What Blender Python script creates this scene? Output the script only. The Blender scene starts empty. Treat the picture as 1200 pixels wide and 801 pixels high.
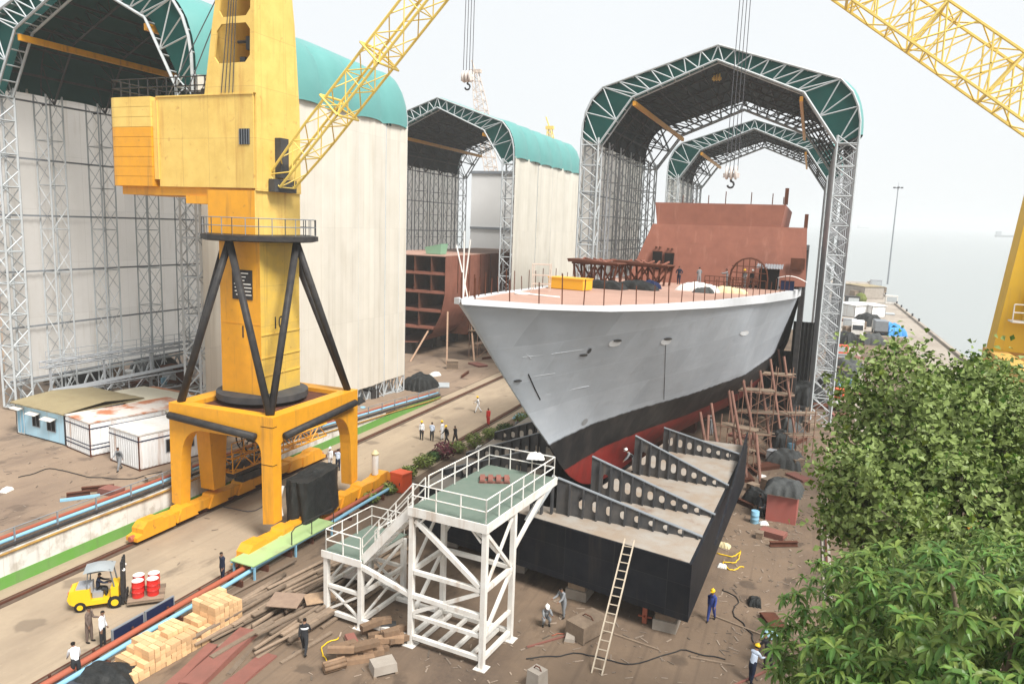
import bpy, math, random
from mathutils import Vector, Matrix, Quaternion
random.seed(7)
R = math.radians
U = random.uniform
scene = bpy.context.scene
COL = scene.collection
V = Vector
PI = math.pi

# ------------------------------------------------------------------ camera
F, CX, CY, H = 880.0, 600.0, 400.5, 20.0
_up = -V((399 - CX, 6090 - CY, F)).normalized()
_yd = V((952 - CX, 276 - CY, F)); _yd = (_yd - _up * _yd.dot(_up)).normalized()
_xd = _yd.cross(_up)
if _xd.x < 0: _xd = -_xd
ROT = Matrix((_xd, _yd, _up))            # camera axes (x right, y down, z forward) -> world
def ray(px, py): return ROT @ V(((px - CX) / F, (py - CY) / F, 1.0))
CAMLOC = V((0, 0, H))
def gz(px, py, z=0.0):                    # point of the level z seen at a photo pixel
    d = ray(px, py); return CAMLOC + d * ((z - H) / d.z)
def gy(px, py, y):
    d = ray(px, py); return CAMLOC + d * (y / d.y)
cam = bpy.data.cameras.new('camera'); camo = bpy.data.objects.new('camera', cam); COL.objects.link(camo)
cam.sensor_width = 36.0; cam.lens = F / 1200 * 36.0; cam.clip_start = 0.2; cam.clip_end = 9000
_m = Matrix((ROT @ V((1, 0, 0)), ROT @ V((0, -1, 0)), ROT @ V((0, 0, -1)))).transposed()
camo.matrix_world = Matrix.Translation(CAMLOC) @ _m.to_4x4()
scene.camera = camo

# ------------------------------------------------------------------ materials
MATS = {}
def mat(name, c, rough=.7, c2=None, scale=3.0, amt=.6, streak=None, scol=(.2, .1, .05), metal=0.0, island=0.0, bump=0.0, detail=6, spots=None, spotcol=(.1, .08, .06), spotscale=.4, world=False, contrast=(.35, .65), hue_var=0.0):
    if name in MATS: return MATS[name]
    m = bpy.data.materials.new(name); m.use_nodes = True
    nt = m.node_tree; N = nt.nodes; L = nt.links
    b = N['Principled BSDF']; b.inputs['Roughness'].default_value = rough; b.inputs['Metallic'].default_value = metal
    b.inputs['Base Color'].default_value = (*c, 1)
    if max(c) < .2: b.inputs['Specular IOR Level'].default_value = .15
    if world:
        g = N.new('ShaderNodeNewGeometry'); co = g.outputs['Position']
    else:
        t = N.new('ShaderNodeTexCoord'); co = t.outputs['Object']
    def noise(sc, det=detail, vec=None, rgh=.6):
        n = N.new('ShaderNodeTexNoise'); n.inputs['Scale'].default_value = sc; n.inputs['Detail'].default_value = det
        n.inputs['Roughness'].default_value = rgh
        L.new(vec or co, n.inputs['Vector']); return n.outputs['Fac']
    def ramp(fac, lo, hi):
        r = N.new('ShaderNodeMapRange'); r.inputs[1].default_value = lo; r.inputs[2].default_value = hi
        L.new(fac, r.inputs[0]); return r.outputs[0]
    def mix(fac, a, bb, k=1.0):
        x = N.new('ShaderNodeMix'); x.data_type = 'RGBA'
        if k != 1.0:
            mm = N.new('ShaderNodeMath'); mm.operation = 'MULTIPLY'; mm.inputs[1].default_value = k
            L.new(fac, mm.inputs[0]); fac = mm.outputs[0]
        L.new(fac, x.inputs[0])
        for i, q in ((6, a), (7, bb)):
            if isinstance(q, tuple): x.inputs[i].default_value = (*q, 1)
            else: L.new(q, x.inputs[i])
        return x.outputs[2]
    cur = c
    if c2 is not None:
        cur = mix(ramp(noise(scale), *contrast), cur, c2, amt)
    if spots is not None:
        cur = mix(ramp(noise(spotscale, 5), spots, spots + .12), cur, spotcol, .75)
    if streak is not None:
        mp = N.new('ShaderNodeMapping'); mp.inputs['Scale'].default_value = (1, 1, .08); L.new(co, mp.inputs[0])
        cur = mix(ramp(noise(streak, 4, mp.outputs[0]), .56, .75), cur, scol, .6)
    if island:
        g = N.new('ShaderNodeNewGeometry'); o = N.new('ShaderNodeObjectInfo')
        ad = N.new('ShaderNodeMath'); ad.operation = 'ADD'; L.new(g.outputs['Random Per Island'], ad.inputs[0]); L.new(o.outputs['Random'], ad.inputs[1])
        fr = N.new('ShaderNodeMath'); fr.operation = 'FRACT'; L.new(ad.outputs[0], fr.inputs[0])
        hs = N.new('ShaderNodeHueSaturation')
        mr = N.new('ShaderNodeMapRange'); mr.inputs[3].default_value = 1 - island; mr.inputs[4].default_value = 1 + island
        L.new(fr.outputs[0], mr.inputs[0]); L.new(mr.outputs[0], hs.inputs['Value'])
        if hue_var:
            m7 = N.new('ShaderNodeMath'); m7.operation = 'MULTIPLY'; m7.inputs[1].default_value = 7.31; L.new(fr.outputs[0], m7.inputs[0]); f7 = N.new('ShaderNodeMath'); f7.operation = 'FRACT'; L.new(m7.outputs[0], f7.inputs[0])
            m8 = N.new('ShaderNodeMapRange'); m8.inputs[3].default_value = .5 - hue_var * 1.4; m8.inputs[4].default_value = .5 + hue_var * .5; L.new(f7.outputs[0], m8.inputs[0]); L.new(m8.outputs[0], hs.inputs['Hue'])
        if isinstance(cur, tuple): hs.inputs['Color'].default_value = (*cur, 1)
        else: L.new(cur, hs.inputs['Color'])
        cur = hs.outputs[0]
    if not isinstance(cur, tuple): L.new(cur, b.inputs['Base Color'])
    if bump:
        bp = N.new('ShaderNodeBump'); bp.inputs['Strength'].default_value = bump; bp.inputs['Distance'].default_value = .05
        L.new(noise(scale * 4), bp.inputs['Height']); L.new(bp.outputs[0], b.inputs['Normal'])
    MATS[name] = m; m['b'] = 1
    return m

M = dict(
 yellow=mat('crane_yellow', (.76, .50, .08), .55, (.58, .40, .11), 1.2, .6, 1.8, (.30, .17, .05), spots=.64, spotcol=(.28, .13, .05), spotscale=2.6),
 orange=mat('crane_orange', (.80, .36, .015), .5, (.66, .30, .02), 1.5, .6, 2.0, (.27, .13, .04), spots=.65, spotcol=(.20, .10, .05), spotscale=2.4),
 paleyel=mat('faded_yellow', (.80, .56, .15), .6, (.68, .44, .10), .9, .7, 1.5, (.50, .23, .05), spots=.63, spotcol=(.50, .24, .06), spotscale=2.0),
 jib=mat('jib_yellow', (.80, .60, .13), .5, (.72, .52, .15), 2, .5),
 black=mat('black_steel', (.028, .028, .03), .5, (.06, .055, .05), 2, .6),
 darkblock=mat('dark_plate', (.009, .011, .016), .6, (.022, .024, .028), .9, .6, 2.0, (.05, .04, .034)),
 darkgrey=mat('dark_grey_steel', (.05, .053, .058), .6, (.10, .095, .09), 1.2, .6),
 galv=mat('galvanised_steel', (.47, .50, .51), .5, (.35, .38, .39), 2, .6),
 galvmid=mat('dull_galvanised_steel', (.42, .44, .46), .5, (.32, .34, .36), 2, .5),
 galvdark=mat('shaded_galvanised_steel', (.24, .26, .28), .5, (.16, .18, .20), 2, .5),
 white=mat('white_paint', (.80, .79, .75), .5, (.62, .57, .50), 1.6, .6, 2.0, (.36, .22, .12)),
 cream=mat('cream_wall_panel', (.70, .66, .575), .6, (.62, .58, .49), .35, .6, 1.0, (.50, .45, .36)),
 creamin=mat('inner_wall_panel', (.86, .84, .80), .6, (.78, .76, .71), .4, .6, 1.4, (.6, .55, .47)),
 teal=mat('teal_roof_sheet', (.10, .30, .28), .5, (.13, .36, .34), .3, .5),
 tealdark=mat('teal_gable_sheet', (.008, .075, .066), .55, (.012, .095, .082), .6, .5),
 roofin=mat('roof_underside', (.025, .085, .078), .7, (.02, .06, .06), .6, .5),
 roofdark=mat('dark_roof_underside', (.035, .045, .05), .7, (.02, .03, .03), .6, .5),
 rust=mat('rust_primer', (.27, .10, .063), .75, (.205, .073, .046), .8, .7, 1.5, (.36, .165, .115)),
 rustdark=mat('dark_rust', (.13, .05, .03), .85, (.07, .03, .02), 1.3, .7),
 deckpink=mat('pink_primer_deck', (.44, .27, .205), .8, (.36, .215, .165), .7, .6, spots=.62, spotcol=(.3, .17, .13), spotscale=.6),
 plate=mat('bare_plate', (.36, .33, .29), .7, (.30, .22, .15), .8, .7, spots=.6, spotcol=(.20, .12, .08), spotscale=.7),
 wood=mat('weathered_timber', (.27, .20, .14), .85, (.18, .13, .09), 4, .6, island=.35),
 newwood=mat('pale_timber', (.68, .44, .23), .8, (.56, .34, .16), 5, .5, island=.22),
 redplate=mat('red_oxide_plate', (.26, .10, .075), .8, (.19, .08, .06), 1.2, .7, island=.12),
 greenfloor=mat('green_deck_paint', (.135, .185, .15), .7, (.19, .22, .185), 1.5, .5, spots=.6, spotcol=(.2, .19, .15)),
 palegreen=mat('pale_green_paint', (.36, .52, .21), .7, (.40, .50, .26), 1.2, .5, spots=.62, spotcol=(.3, .3, .18)),
 wallgreen=mat('wall_green', (.12, .33, .05), .7, (.17, .33, .10), .8, .6, 1.6, (.14, .16, .09)),
 wallwhite=mat('stained_white_wall', (.76, .75, .70), .8, (.46, .41, .34), 1.1, .7, 1.1, (.13, .09, .06), contrast=(.48, .62)),
 concrete=mat('concrete', (.38, .34, .29), .9, (.27, .23, .19), 1.0, .7, bump=.3),
 blue=mat('light_blue_paint', (.22, .46, .62), .6, (.28, .50, .63), 1.5, .5),
 cabinblue=mat('cabin_blue', (.42, .68, .83), .6, (.50, .70, .80), 1.0, .5, 2.0, (.40, .42, .40)),
 pipered=mat('pipe_red', (.40, .10, .05), .6, (.30, .10, .06), 1.2, .6),
 red=mat('drum_red', (.62, .025, .02), .4),
 orangered=mat('box_orange_red', (.80, .11, .03), .5, (.72, .12, .05), 1.5, .4),
 navy=mat('navy_panel', (.012, .02, .06), .5),
 khaki=mat('khaki_roof', (.33, .27, .15), .85, (.28, .22, .12), 1.0, .6),
 contwhite=mat('white_container', (.78, .79, .79), .6, (.66, .66, .64), .8, .5, 2.2, (.38, .2, .1)),
 rustroof=mat('rusty_white_roof', (.68, .62, .56), .7, (.48, .16, .06), .5, .95, contrast=(.45, .58)),
 creamroof=mat('cream_sheet_roof', (.72, .66, .50), .6, (.64, .58, .44), 1.0, .5),
 dark=mat('dark_opening', (.012, .012, .012), .8),
 webgrey=mat('dusty_web_plate', (.062, .064, .068), .65, (.13, .12, .11), 1.0, .7, 2.0, (.16, .13, .105)),
 glass=mat('dark_glass', (.03, .035, .04), .15),
 tarp=mat('black_tarpaulin', (.018, .02, .02), .45, (.04, .041, .04), 2, .6, bump=1.0),
 greytarp=mat('grey_tarpaulin', (.085, .09, .09), .6, (.05, .055, .052), 2, .6, bump=1.0),
 whitetarp=mat('white_tarpaulin', (.78, .77, .73), .6, (.66, .64, .6), 2, .5),
 creamtarp=mat('cream_tarpaulin', (.72, .62, .36), .6, (.6, .52, .3), 2, .5),
 hutred=mat('faded_red_hut', (.40, .11, .085), .7, (.34, .12, .10), 1.2, .6),
 rubber=mat('rubber', (.02, .02, .02), .8),
 forkyel=mat('forklift_yellow', (.82, .50, .01), .45),
 forkgrey=mat('forklift_grey', (.17, .18, .19), .6),
 seatgrey=mat('seat_grey', (.30, .31, .33), .7),
 rope=mat('wire_rope', (.10, .10, .11), .6),
 hookwhite=mat('hook_block_white', (.74, .71, .68), .5, (.5, .36, .3), 2.5, .5),
 bark=mat('bark', (.24, .18, .12), .9, (.15, .11, .08), 5, .6),
 twig=mat('pale_branch', (.40, .33, .24), .9, (.30, .24, .17), 5, .6),
 safety=mat('safety_yellow', (.85, .55, .01), .4),
 helmetwhite=mat('helmet_white', (.8, .8, .78), .4),
 bluetarp=mat('blue_tarpaulin', (.03, .25, .62), .6, (.04, .30, .66), 2, .5),
 boxyellow=mat('deck_box_yellow', (.82, .42, .02), .5),
 skin=mat('skin', (.24, .125, .075), .6), hair=mat('hair', (.012, .01, .009), .7),
 shoe=mat('shoe', (.02, .018, .016), .6),
 c_white=mat('white_cloth', (.76, .77, .78), .85, (.66, .68, .7), 8, .4), c_dark=mat('charcoal_cloth', (.03, .032, .036), .9, (.05, .05, .05), 8, .4),
 c_navy=mat('navy_cloth', (.018, .024, .045), .9), c_blue=mat('blue_cloth', (.03, .06, .26), .9), c_grey=mat('grey_cloth', (.23, .24, .25), .9, (.17, .18, .19), 8, .4),
 c_red=mat('red_cloth', (.55, .03, .025), .9), c_brown=mat('brown_cloth', (.16, .12, .10), .9), c_paleblue=mat('pale_blue_cloth', (.52, .60, .72), .9),
)

def translucent_panel(m, k):              # fabric-like sheet cladding lets daylight through
    nt = m.node_tree; N = nt.nodes; L = nt.links; b = N['Principled BSDF']; tr = N.new('ShaderNodeBsdfTranslucent'); x = N.new('ShaderNodeMixShader'); x.inputs[0].default_value = k
    L.new(b.inputs['Base Color'].links[0].from_socket, tr.inputs['Color']); L.new(b.outputs[0], x.inputs[1]); L.new(tr.outputs[0], x.inputs[2]); L.new(x.outputs[0], N['Material Output'].inputs['Surface'])
translucent_panel(M['creamin'], .62)
def panelize(m, w_, h, mort, k, var=.08, size=.012, off=0.0):      # sheet joints and slight sheet-to-sheet differences
    nt = m.node_tree; N = nt.nodes; L = nt.links; b = N['Principled BSDF']
    t = N.new('ShaderNodeTexCoord'); sp = N.new('ShaderNodeSeparateXYZ'); L.new(t.outputs['Object'], sp.inputs[0])
    ad = N.new('ShaderNodeMath'); ad.operation = 'ADD'; L.new(sp.outputs[0], ad.inputs[0]); L.new(sp.outputs[1], ad.inputs[1])
    cb = N.new('ShaderNodeCombineXYZ'); L.new(ad.outputs[0], cb.inputs[0]); L.new(sp.outputs[2], cb.inputs[1])
    br = N.new('ShaderNodeTexBrick'); br.offset = off; br.inputs['Scale'].default_value = 1; br.inputs['Brick Width'].default_value = w_; br.inputs['Row Height'].default_value = h; br.inputs['Mortar Size'].default_value = size; br.inputs['Mortar Smooth'].default_value = .3
    br.inputs['Color1'].default_value = (1 - var,) * 3 + (1,); br.inputs['Color2'].default_value = (1 + var * .4,) * 3 + (1,); br.inputs['Mortar'].default_value = (1, 1, 1, 1)
    L.new(cb.outputs[0], br.inputs['Vector'])
    src = b.inputs['Base Color'].links[0].from_socket
    ml = N.new('ShaderNodeMix'); ml.data_type = 'RGBA'; ml.blend_type = 'MULTIPLY'; ml.inputs[0].default_value = 1; L.new(src, ml.inputs[6]); L.new(br.outputs['Color'], ml.inputs[7])
    f = N.new('ShaderNodeMath'); f.operation = 'MULTIPLY'; f.inputs[1].default_value = k; L.new(br.outputs['Fac'], f.inputs[0])
    mx = N.new('ShaderNodeMix'); mx.data_type = 'RGBA'; L.new(f.outputs[0], mx.inputs[0]); L.new(ml.outputs[2], mx.inputs[6]); mx.inputs[7].default_value = (*mort, 1)
    for l in list(src.links):
        if l.to_node.type == 'BSDF_TRANSLUCENT': L.new(mx.outputs[2], l.to_node.inputs['Color'])
    L.new(mx.outputs[2], b.inputs['Base Color'])
panelize(M['cream'], 1.05, 9.6, (.36, .32, .26), .5, .06); panelize(M['creamin'], 2.4, 5.0, (.5, .48, .43), .6, .06)
panelize(M['paleyel'], 2.15, 3.1, (.42, .22, .06), .7, .07); panelize(M['yellow'], 2.0, 2.6, (.3, .2, .05), .6, .06); panelize(M['rust'], 2.4, 2.1, (.20, .075, .05), .5, .10)
panelize(M['darkblock'], 2.2, 1.5, (.05, .048, .045), .5, .25); panelize(M['wallwhite'], 2.6, 5, (.25, .2, .15), .6, .08)
# ------------------------------------------------------------------ mesh builder
class MB:
    def __init__(s): s.v = []; s.f = []; s.m = []; s.mi = 0
    def add(s, vs, fs):
        o = len(s.v); s.v += [tuple(q) for q in vs]
        for f in fs: s.f.append([o + i for i in f]); s.m.append(s.mi)
    def bx(s, x0, x1, y0, y1, z0, z1):
        s.add([(x0, y0, z0), (x1, y0, z0), (x1, y1, z0), (x0, y1, z0), (x0, y0, z1), (x1, y0, z1), (x1, y1, z1), (x0, y1, z1)],
              [(3, 2, 1, 0), (4, 5, 6, 7), (0, 1, 5, 4), (1, 2, 6, 5), (2, 3, 7, 6), (3, 0, 4, 7)]); return s
    def frustum(s, a, b):                    # a,b: two lists of four corners (bottom, top), counter-clockwise
        s.add(list(a) + list(b), [(3, 2, 1, 0), (4, 5, 6, 7), (0, 1, 5, 4), (1, 2, 6, 5), (2, 3, 7, 6), (3, 0, 4, 7)]); return s
    def beam(s, p0, p1, w, h=None, up=(0, 0, 1)):
        p0 = V(p0); p1 = V(p1); d = (p1 - p0).normalized(); h = h or w
        u = V(up)
        if abs(d.dot(u)) > .98: u = V((0, 1, 0))
        a = d.cross(u).normalized() * (w / 2); b = a.cross(d).normalized() * (h / 2)
        c = [p0 - a - b, p0 + a - b, p0 + a + b, p0 - a + b, p1 - a - b, p1 + a - b, p1 + a + b, p1 - a + b]
        s.add(c, [(0, 1, 2, 3), (7, 6, 5, 4), (0, 4, 5, 1), (1, 5, 6, 2), (2, 6, 7, 3), (3, 7, 4, 0)]); return s
    def tube(s, p0, p1, r, n=6, r1=None):
        return s.path([p0, p1], [r, r if r1 is None else r1], n)
    def path(s, pts, r, n=6):
        pts = [V(p) for p in pts]; k = len(pts); rs = r if isinstance(r, (list, tuple)) else [r] * k
        vs = []; fs = []
        for i, p in enumerate(pts):
            d = (pts[min(i + 1, k - 1)] - pts[max(i - 1, 0)])
            d = d.normalized() if d.length > 1e-9 else V((0, 0, 1))
            u = V((0, 0, 1)) if abs(d.z) < .95 else V((1, 0, 0))
            a = d.cross(u).normalized(); b = a.cross(d)
            for j in range(n):
                t = 2 * PI * j / n; vs.append(p + (a * math.cos(t) + b * math.sin(t)) * rs[i])
        for i in range(k - 1):
            for j in range(n):
                j2 = (j + 1) % n; fs.append((i * n + j, (i + 1) * n + j, (i + 1) * n + j2, i * n + j2))
        fs.append(tuple(range(n))); fs.append(tuple(reversed(range((k - 1) * n, k * n))))
        s.add(vs, fs); return s
    def lathe(s, prof, n=16, c=(0, 0, 0), axis='z'):
        vs = []; fs = []
        for (r, z) in prof:
            for j in range(n):
                t = 2 * PI * j / n
                p = (r * math.cos(t), r * math.sin(t), z)
                if axis == 'x': p = (z, p[0], p[1])
                if axis == 'y': p = (p[0], z, p[1])
                vs.append((p[0] + c[0], p[1] + c[1], p[2] + c[2]))
        for i in range(len(prof) - 1):
            for j in range(n):
                j2 = (j + 1) % n; fs.append((i * n + j, i * n + j2, (i + 1) * n + j2, (i + 1) * n + j))
        fs.append(tuple(reversed(range(n)))); fs.append(tuple(range((len(prof) - 1) * n, len(prof) * n)))
        s.add(vs, fs); return s
    def prism(s, poly, axis, d0, d1):        # polygon given in the two other axes, extruded from d0 to d1
        def P(a, b, d):
            return {'x': (d, a, b), 'y': (a, d, b), 'z': (a, b, d)}[axis]
        n = len(poly); vs = [P(a, b, d0) for a, b in poly] + [P(a, b, d1) for a, b in poly]
        fs = [tuple(range(n)), tuple(reversed(range(n, 2 * n)))] + [(i, n + i, n + (i + 1) % n, (i + 1) % n) for i in range(n)]
        s.add(vs, fs); return s
    def grid(s, fn, nu, nv):
        vs = [fn(i / nu, j / nv) for j in range(nv + 1) for i in range(nu + 1)]
        fs = [(j * (nu + 1) + i, j * (nu + 1) + i + 1, (j + 1) * (nu + 1) + i + 1, (j + 1) * (nu + 1) + i) for j in range(nv) for i in range(nu)]
        s.add(vs, fs); return s
    def build(s, name, m, parent=None, smooth=False, off=None, fix=True):
        me = bpy.data.meshes.new(name)
        vs = s.v
        if off is not None: vs = [(a - off[0], b - off[1], c - off[2]) for a, b, c in vs]
        me.from_pydata(vs, [], s.f)
        for q in (m if isinstance(m, (list, tuple)) else [m]): me.materials.append(q)
        if any(s.m): me.polygons.foreach_set('material_index', s.m)
        if fix:
            import bmesh
            bm = bmesh.new(); bm.from_mesh(me); bmesh.ops.recalc_face_normals(bm, faces=bm.faces); bm.to_mesh(me); bm.free()
        if smooth:
            me.polygons.foreach_set('use_smooth', [True] * len(me.polygons))
            if smooth != 'all' : me.set_sharp_from_angle(angle=R(38))
        o = bpy.data.objects.new(name, me); COL.objects.link(o)
        if parent is not None: o.parent = parent
        return o

def tag(o, label=None, cat=None, group=None, kind=None):
    if label: o['label'] = label
    if cat: o['category'] = cat
    if group: o['group'] = group
    if kind: o['kind'] = kind
    return o
def thing(name, label, cat, loc=(0, 0, 0), rz=0.0, group=None):
    o = bpy.data.objects.new(name, None); COL.objects.link(o); o.empty_display_size = .2
    o.location = loc; o.rotation_euler = (0, 0, rz)
    return tag(o, label, cat, group)
def place(o, loc, rz=0.0): o.location = loc; o.rotation_euler = (0, 0, rz); return o
def copy_tree(o, label=None, group=None, loc=None, rz=None):
    c = o.copy(); COL.objects.link(c)
    if label: c['label'] = label
    if group: c['group'] = group
    if loc is not None: c.location = loc
    if rz is not None: c.rotation_euler = (0, 0, rz)
    def rec(src, dst):
        for ch in list(src.children):
            d = ch.copy(); COL.objects.link(d); d.parent = dst; rec(ch, d)
    rec(o, c); return c
def lattice(mb, p0, p1, a, wa, b, wb, n, rc, rb, s0=1.0, s1=1.0, t0=0.0, t1=0.0, sides=(0, 1, 2, 3), k=4):
    """four chords between p0 and p1, spread wa along a and wb along b (scaled s0 / s1 at the ends, over the end fractions t0 / t1), zigzag braced"""
    p0 = V(p0); p1 = V(p1); a = V(a).normalized(); b = V(b).normalized()
    def sc(t):
        if t0 and t < t0: return s0 + (1 - s0) * t / t0
        if t1 and t > 1 - t1: return s1 + (1 - s1) * (1 - t) / t1
        return 1.0
    cor = [(-1, -1), (1, -1), (1, 1), (-1, 1)]
    P = [[p0.lerp(p1, i / n) + a * (wa / 2 * x * sc(i / n)) + b * (wb / 2 * y * sc(i / n)) for x, y in cor] for i in range(n + 1)]
    for c in range(4):
        if t0 or t1: mb.path([P[i][c] for i in range(n + 1)], rc, k)
        else: mb.tube(P[0][c], P[n][c], rc, k)
    for i in range(n):
        for sd in sides:
            c, d = sd, (sd + 1) % 4
            if i % 2: c, d = d, c
            mb.tube(P[i][c], P[i + 1][d], rb, k)
            if i % 2 == 0 or n < 8: mb.tube(P[i][c], P[i][d], rb, k)
    return mb
def railing(mb, pts, h=1.1, r=.028, step=1.3, closed=False, mid=True):
    pts = [V(p) for p in pts]
    if closed: pts = pts + [pts[0]]
    for p, q in zip(pts, pts[1:]):
        n = max(1, round((q - p).length / step))
        for i in range(n + 1): mb.tube(p.lerp(q, i / n), p.lerp(q, i / n) + V((0, 0, h)), r, 5)
        mb.tube(p + V((0, 0, h)), q + V((0, 0, h)), r, 5)
        if mid: mb.tube(p + V((0, 0, h * .52)), q + V((0, 0, h * .52)), r, 5)
    return mb
def holed_plate(name, outer, holes, thick, m, parent=None, bev=0):
    """flat plate in local XZ with real holes"""
    cu = bpy.data.curves.new(name, 'CURVE'); cu.dimensions = '2D'; cu.fill_mode = 'BOTH'; cu.extrude = thick / 2
    for poly in [outer] + holes:
        sp = cu.splines.new('POLY'); sp.points.add(len(poly) - 1); sp.use_cyclic_u = True
        for i, (x, z) in enumerate(poly): sp.points[i].co = (x, z, 0, 1)
    t = bpy.data.objects.new('tmp', cu); COL.objects.link(t)
    me = bpy.data.meshes.new_from_object(t.evaluated_get(bpy.context.evaluated_depsgraph_get()))
    bpy.data.objects.remove(t); bpy.data.curves.remove(cu)
    me.transform(Matrix.Rotation(PI / 2, 4, 'X')); me.name = name
    me.materials.clear(); me.materials.append(m)
    o = bpy.data.objects.new(name, me); COL.objects.link(o)
    if parent is not None: o.parent = parent
    return o
def slot(x, z, w, h, n=5):
    r = w / 2; out = []
    for i in range(n + 1): t = PI * i / n; out.append((x + r * math.cos(t), z + max(0, h / 2 - r) + r * math.sin(t)))
    for i in range(n + 1): t = PI + PI * i / n; out.append((x + r * math.cos(t), z - max(0, h / 2 - r) + r * math.sin(t)))
    return out
def interp(tab, x):
    if x <= tab[0][0]: return tab[0][1]
    for (a, b), (c, d) in zip(tab, tab[1:]):
        if x <= c: return b + (d - b) * (x - a) / (c - a)
    return tab[-1][1]
def smooth_tab(tab, x):
    e = 1.2
    return (interp(tab, x - e) + 2 * interp(tab, x) + interp(tab, x + e)) / 4 if x > 3 else interp(tab, x)
# ------------------------------------------------------------------ sky, light, haze
w = bpy.data.worlds.new('World'); scene.world = w; w.use_nodes = True
nt = w.node_tree; bg = nt.nodes['Background']
sky = nt.nodes.new('ShaderNodeTexSky'); sky.sky_type = 'NISHITA'; sky.sun_disc = False
SUN_EL, SUN_AZ = 52, 118                   # azimuth clockwise from +Y
sky.sun_elevation = R(SUN_EL); sky.sun_rotation = R(SUN_AZ); sky.dust_density = 3.0; sky.air_density = 1.0
tc = nt.nodes.new('ShaderNodeTexCoord')
cn = nt.nodes.new('ShaderNodeTexNoise'); cn.inputs['Scale'].default_value = 1.6; cn.inputs['Detail'].default_value = 5
nt.links.new(tc.outputs['Generated'], cn.inputs['Vector'])
cl = nt.nodes.new('ShaderNodeMix'); cl.data_type = 'RGBA'        # overcast layer, slightly uneven
cl.inputs[6].default_value = (4.45, 4.6, 4.68, 1); cl.inputs[7].default_value = (5.2, 5.3, 5.35, 1)
nt.links.new(cn.outputs['Fac'], cl.inputs[0])
mx = nt.nodes.new('ShaderNodeMix'); mx.data_type = 'RGBA'; mx.inputs[0].default_value = .94
nt.links.new(sky.outputs[0], mx.inputs[6]); nt.links.new(cl.outputs[2], mx.inputs[7]); nt.links.new(mx.outputs[2], bg.inputs['Color'])
bg.inputs['Strength'].default_value = .095
sl = bpy.data.lights.new('sun', 'SUN'); sl.energy = 2.7; sl.angle = R(20); sl.color = (1, .965, .92)
so = bpy.data.objects.new('sun', sl); COL.objects.link(so)
_d = V((math.sin(R(SUN_AZ)) * math.cos(R(SUN_EL)), math.cos(R(SUN_AZ)) * math.cos(R(SUN_EL)), math.sin(R(SUN_EL))))
so.rotation_euler = (-_d).to_track_quat('-Z', 'Y').to_euler()
vs = scene.view_settings
vs.view_transform = 'Standard'; vs.look = 'None'; vs.exposure = 1.08; vs.gamma = 1; vs.use_curve_mapping = False
scene.cycles.volume_bounces = 3; scene.cycles.max_bounces = 8; scene.cycles.use_denoising = True

TILT = R(1.03)                              # the yard runs down towards the water, so the sea lies tilted against it
def sea_z(y): return -1.6 + (y - 385) * math.tan(TILT)
mb = MB(); mb.add([(-4000, -300, sea_z(-300)), (4000, -300, sea_z(-300)), (4000, 5200, sea_z(5200)), (-4000, 5200, sea_z(5200))], [(0, 1, 2, 3)])
sm = bpy.data.materials.new('sea_water'); sm.use_nodes = True
b = sm.node_tree.nodes['Principled BSDF']; b.inputs['Base Color'].default_value = (.30, .325, .32, 1); b.inputs['Roughness'].default_value = .35; b.inputs['IOR'].default_value = 1.33
g_ = sm.node_tree.nodes.new('ShaderNodeNewGeometry'); n_ = sm.node_tree.nodes.new('ShaderNodeTexNoise'); n_.inputs['Scale'].default_value = .25; n_.inputs['Detail'].default_value = 6
bp = sm.node_tree.nodes.new('ShaderNodeBump'); bp.inputs['Strength'].default_value = .35; bp.inputs['Distance'].default_value = .4
sm.node_tree.links.new(g_.outputs['Position'], n_.inputs['Vector']); sm.node_tree.links.new(n_.outputs['Fac'], bp.inputs['Height']); sm.node_tree.links.new(bp.outputs[0], b.inputs['Normal'])
tag(mb.build('water', sm), kind='structure')
hz = MB(); lo, hi = sea_z(-310) - 2, 0
def hp(x, y, h): return (x, y, sea_z(y) + h)
hz.frustum([hp(-4100, -310, -2), hp(4100, -310, -2), hp(4100, 5300, -2), hp(-4100, 5300, -2)], [hp(-4100, -310, 62), hp(4100, -310, 62), hp(4100, 5300, 62), hp(-4100, 5300, 62)])
hm = bpy.data.materials.new('air_haze'); hm.use_nodes = True; hm.node_tree.nodes.clear()
ho = hm.node_tree.nodes.new('ShaderNodeOutputMaterial'); hv = hm.node_tree.nodes.new('ShaderNodeVolumePrincipled')
hv.inputs['Color'].default_value = (.78, .80, .81, 1); hv.inputs['Density'].default_value = .00048; hv.inputs['Anisotropy'].default_value = 0
hm.node_tree.links.new(hv.outputs[0], ho.inputs['Volume'])
tag(hz.build('haze', hm), kind='stuff')

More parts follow.
